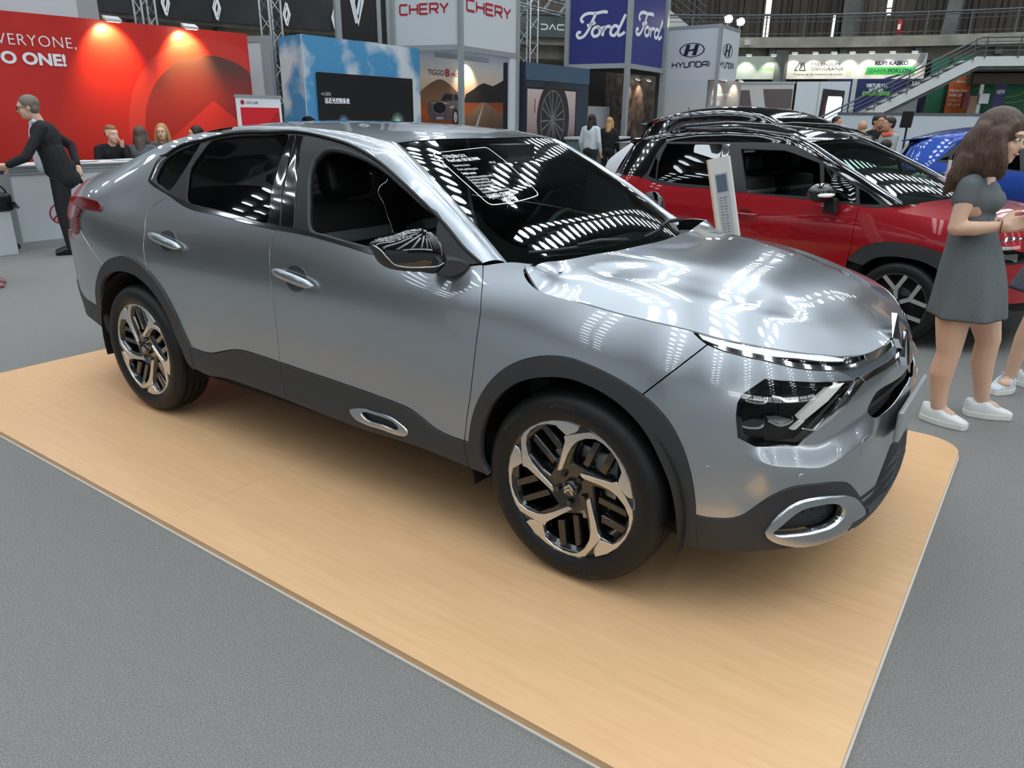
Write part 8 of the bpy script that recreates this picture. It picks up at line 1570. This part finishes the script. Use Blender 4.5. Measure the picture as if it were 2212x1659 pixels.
# second woman at the right edge in a slate skirt
org2 = (1.17, 2.55, FLOOR_Z); W2N = root('person', 'woman in a slate-blue dress and white sneakers cut by the right edge', 'person', org2); M_slate = noise_mix(mat('dress_slate', rough=.85), S8(70, 74, 84), S8(82, 86, 96), 160, 3)
hd, hq2, hR2 = head_prims((1.30, 2.55, 1.55), (-.9, -.3, -.1), (0, 0, 1), 1.)
pr = hd + [('p', [(1.32, 2.55, 1.46), (1.33, 2.55, 1.36)], [.05, .05]), ('e', (1.33, 2.55, 1.2), (.10, .15, .15)), ('e', (1.31, 2.55, .95), (.11, .15, .2)), ('c', (1.32, 2.40, 1.30), (1.36, 2.30, 1.08), .045, .037), ('c', (1.36, 2.30, 1.08), (1.16, 2.22, 1.08), .036, .025), ('c', (1.32, 2.70, 1.30), (1.36, 2.78, 1.08), .045, .037), ('c', (1.36, 2.78, 1.08), (1.18, 2.55, 1.09), .036, .025), ('c', (1.26, 2.46, .82), (1.17, 2.44, .50), .088, .058), ('p', [(1.17, 2.44, .50), (1.14, 2.46, .32), (1.115, 2.48, .06)], [.052, .050, .032]), ('e', (1.10, 2.44, .035), (.04, .05, .03)), ('c', (1.30, 2.65, .82), (1.27, 2.66, .50), .088, .058), ('p', [(1.27, 2.66, .50), (1.24, 2.68, .32), (1.20, 2.69, .06)], [.052, .05, .032]), ('e', (1.22, 2.68, .035), (.05, .04, .03))] + hand((1.16, 2.22, 1.08), (-.95, .05, .1), (0, .3, 1), 1, .5) + hand((1.18, 2.55, 1.09), (-.85, -.4, 0), (0, 0, 1), -1, .5)
b2 = blob('body', pr, M_skin, W2N, .009, 5, org2); face(b2, hq2, hR2, 1., org2); blob('dress_top', [('e', (1.33, 2.55, 1.2), (.118, .165, .15)), ('e', (1.31, 2.55, 1.0), (.115, .15, .15)), ('c', (1.32, 2.42, 1.30), (1.335, 2.36, 1.2), .06, .058), ('c', (1.32, 2.68, 1.30), (1.335, 2.74, 1.2), .06, .058)], M_slate, b2, .01, 5, org2)
skirt('dress_skirt', [(1.31, 2.55, 1.05, .115, .15, 0, 0), (1.30, 2.55, .92, .15, .17, .02, 0), (1.27, 2.54, .75, .20, .19, .06, 0), (1.25, 2.53, .60, .23, .205, .10, 0)], M_slate, b2, org2, 48, 6); blob('hair', [('e', hq2(-.026, 0, .040), (.105, .086, .095), hR2), ('e', hq2(-.06, 0, -.06), (.065, .09, .13), hR2)], M_hdark, b2, .01, 3, org2)
sneaker(W2N, (1.135, 2.535), (1.045, 2.36), org2, mat('shoe_pale', S8(206, 214, 218), .6)); sneaker(W2N, (1.155, 2.70), (1.37, 2.64), org2)
# feet of a visitor at the far left: shiny red-trimmed sneaker, black legs
org3 = (-6.95, -.10, FLOOR_Z); VL = figure('visitor in black trousers and shiny red-trimmed sneakers at the left edge', (-7.05, -.12, FLOOR_Z), math.radians(65), 1.74, M_blackk, M_blackk, M_hdark, M_skin, 'stand', None, 'short', vox=.016, shoes=mat('shoe_shiny', S8(176, 120, 118), .2, .6))
VL[0].location = (-7.02, -.08, FLOOR_Z)
bg = root('black_handbag', 'black leather handbag with fringe on the white plinth at the left edge', 'bag', (-8.72, .86, .47)); bevel(MB().box((-.10, -.22, 0), (.10, .10, .20)).obj('bag_body', mat('leather_black', S8(16, 16, 17), .35), bg), .04, 3); MB().tube([(0, -.18 + .13 * (1 - math.cos(a)) , .18 + .12 * math.sin(a)) for a in np.linspace(0, PI, 10)], .010, 6).obj('bag_handle', MATS['leather_black'], bg, True)
for k in range(8): MB().tube([(.10, .02 + .012 * k, .10), (.11, .03 + .016 * k, .02 + .01 * (k % 3))], .006, 5).obj('bag_fringe', MATS['leather_black'], bg)
plh = root('white_plinth', 'short white plinth in front of the counter corner', 'plinth', (-8.72, .80, FLOOR_Z)); bevel(MB().box((-.12, -.5, 0), (.06, .12, .50)).obj('plinth_body', M_white, plh), .006)
# ------------------------------------------------------------------ remaining cars and small things
gcar('blue_crossover', 'metallic blue crossover behind the woman in grey', mat('blue_paint', S8(28, 66, 150), .3, .5, 1., .02), (2.46, 8.2, FLOOR_Z), 0., 1.06, 1.0, belt_rise=.14)
gcar('black_city_car', 'glossy black car half hidden behind the red SUV hood', M_black, (-.42, 6.08, FLOOR_Z), math.radians(-11), .98, 1.12)
gcar('grey_estate_car', 'grey car standing behind the blue crossover', mat('grey_paint', S8(96, 104, 112), .3, .6, 1.), (2.13, 10.25, FLOOR_Z), 0., 1.0, .86)
gcar('white_suv', 'white SUV with black tail window behind the blue crossover', mat('white_paint', S8(214, 222, 224), .3, 0, 1.), (2.45, 12.95, FLOOR_Z), 0., 1.05, 1.048)
gcar('orange_pickup', 'orange pick-up truck with grey roof rails beyond the black roof', mat('orange_paint', S8(206, 132, 34), .3, .2, 1.), (-6.45, 13.6, FLOOR_Z), math.radians(176), 1.15, 1.125, None, rails=True)
# cloth-covered car
CV = root('covered_car', 'car hidden under a white dust sheet behind the red SUV', 'car', (-3.72, 9.95, FLOOR_Z), math.radians(-2)); V = []; nx, nv = 44, 34
for i in range(nx + 1):
    t = i / nx; x = -2.1 + 4.2 * t; hgt = np.interp(t, [0, .06, .2, .32, .5, .68, .80, .93, 1], [.25, .95, 1.30, 1.385, 1.40, 1.39, 1.15, .9, .3]); wd = .92 * (1 - abs(2 * t - 1) ** 6) ** .5 + .03
    for j in range(nv + 1):
        a = PI * j / nv; c, s_ = math.cos(a), math.sin(a); y = -wd * math.copysign(abs(c) ** .55, c); z = hgt * s_ ** .42 if s_ > 0 else 0
        f = .02 * math.sin(9 * x + 3 * y) * (1 - s_) + .012 * math.sin(23 * x) * (1 - s_); V.append((x, y * (1 + .08 * (1 - s_)) + f * math.copysign(1, c), max(z, .02)))
mesh_obj('dust_sheet', V, [(i * (nv + 1) + j, (i + 1) * (nv + 1) + j, (i + 1) * (nv + 1) + j + 1, i * (nv + 1) + j + 1) for i in range(nx) for j in range(nv)], mat('sheet_white', S8(208, 208, 212), .7), CV, True)
# data pylons
def pylon(label, A, B, z1, lean=0.):
    k0 = len(COL.objects)
    r = root('data_pylon', label, 'sign', ((A[0] + B[0]) / 2, (A[1] + B[1]) / 2, FLOOR_Z)); P = Panel(A, B, r, ((A[0] + B[0]) / 2, (A[1] + B[1]) / 2, FLOOR_Z)); L = P.L
    P.board('pylon_body', 0, L, FLOOR_Z, z1, mat('pylon_white', S8(226, 226, 222), .5), .06); P.board('pylon_edge', -.012, 0, FLOOR_Z, z1, mat('pylon_tan', S8(214, 190, 158), .5), .06); P.board('foot_plate', -.05, L + .05, FLOOR_Z, FLOOR_Z + .012, M_alu, .3, .12)
    P.board('data_sheet', .03, L - .02, z1 - .72, z1 - .10, mat('sheet_grey', S8(190, 194, 198), .35), .002, .003); P.board('sheet_header', .035, L - .03, z1 - .22, z1 - .11, mat('sheet_blue', S8(96, 112, 128), .4), .001, .0045)
    for k in range(22):
        for c_ in (0, 1): P.board('print_row', .04 + c_ * (L - .08) * .52, .04 + (L - .08) * (.42 + .5 * c_ - .06 * ((k * 7) % 3)), z1 - .26 - .019 * k, z1 - .253 - .019 * k, mat('row_grey', S8(140, 146, 150), .5), .001, .0045)
    for k in range(4): P.board('print_row', .05, L - .04 - .02 * (k % 2), z1 - .80 - .03 * k, z1 - .796 - .03 * k, MATS['row_grey'], .001, .0025)
    if lean: r.rotation_euler = (0, lean, 0)
    return r
pylon('white data pylon standing between the silver car and red SUV', (-.455, 2.09), (-.325, 2.11), 1.345, -.245); pylon('white data pylon before the blue crossover', (.255, 5.26), (.33, 5.27), 1.21)
# unseen white walls added behind the camera to brighten the silver car's flank
for k_, (x0_, x1_) in enumerate(((6.5, .6), (-.4, -6.5))):
    r = root('aisle_stand_wall', 'white stand wall across the aisle, %s one' % ('front-end' if k_ == 0 else 'rear-end'), 'wall panel', ((x0_ + x1_) / 2, -8.5, FLOOR_Z)); P = Panel((x0_, -8.5), (x1_, -8.5), r, ((x0_ + x1_) / 2, -8.5, FLOOR_Z)); P.board('wall_board', 0, abs(x1_ - x0_), FLOOR_Z, 2.5, M_white, .06); P.board('top_profile', 0, abs(x1_ - x0_), 2.46, 2.54, M_alu, .08, .01)
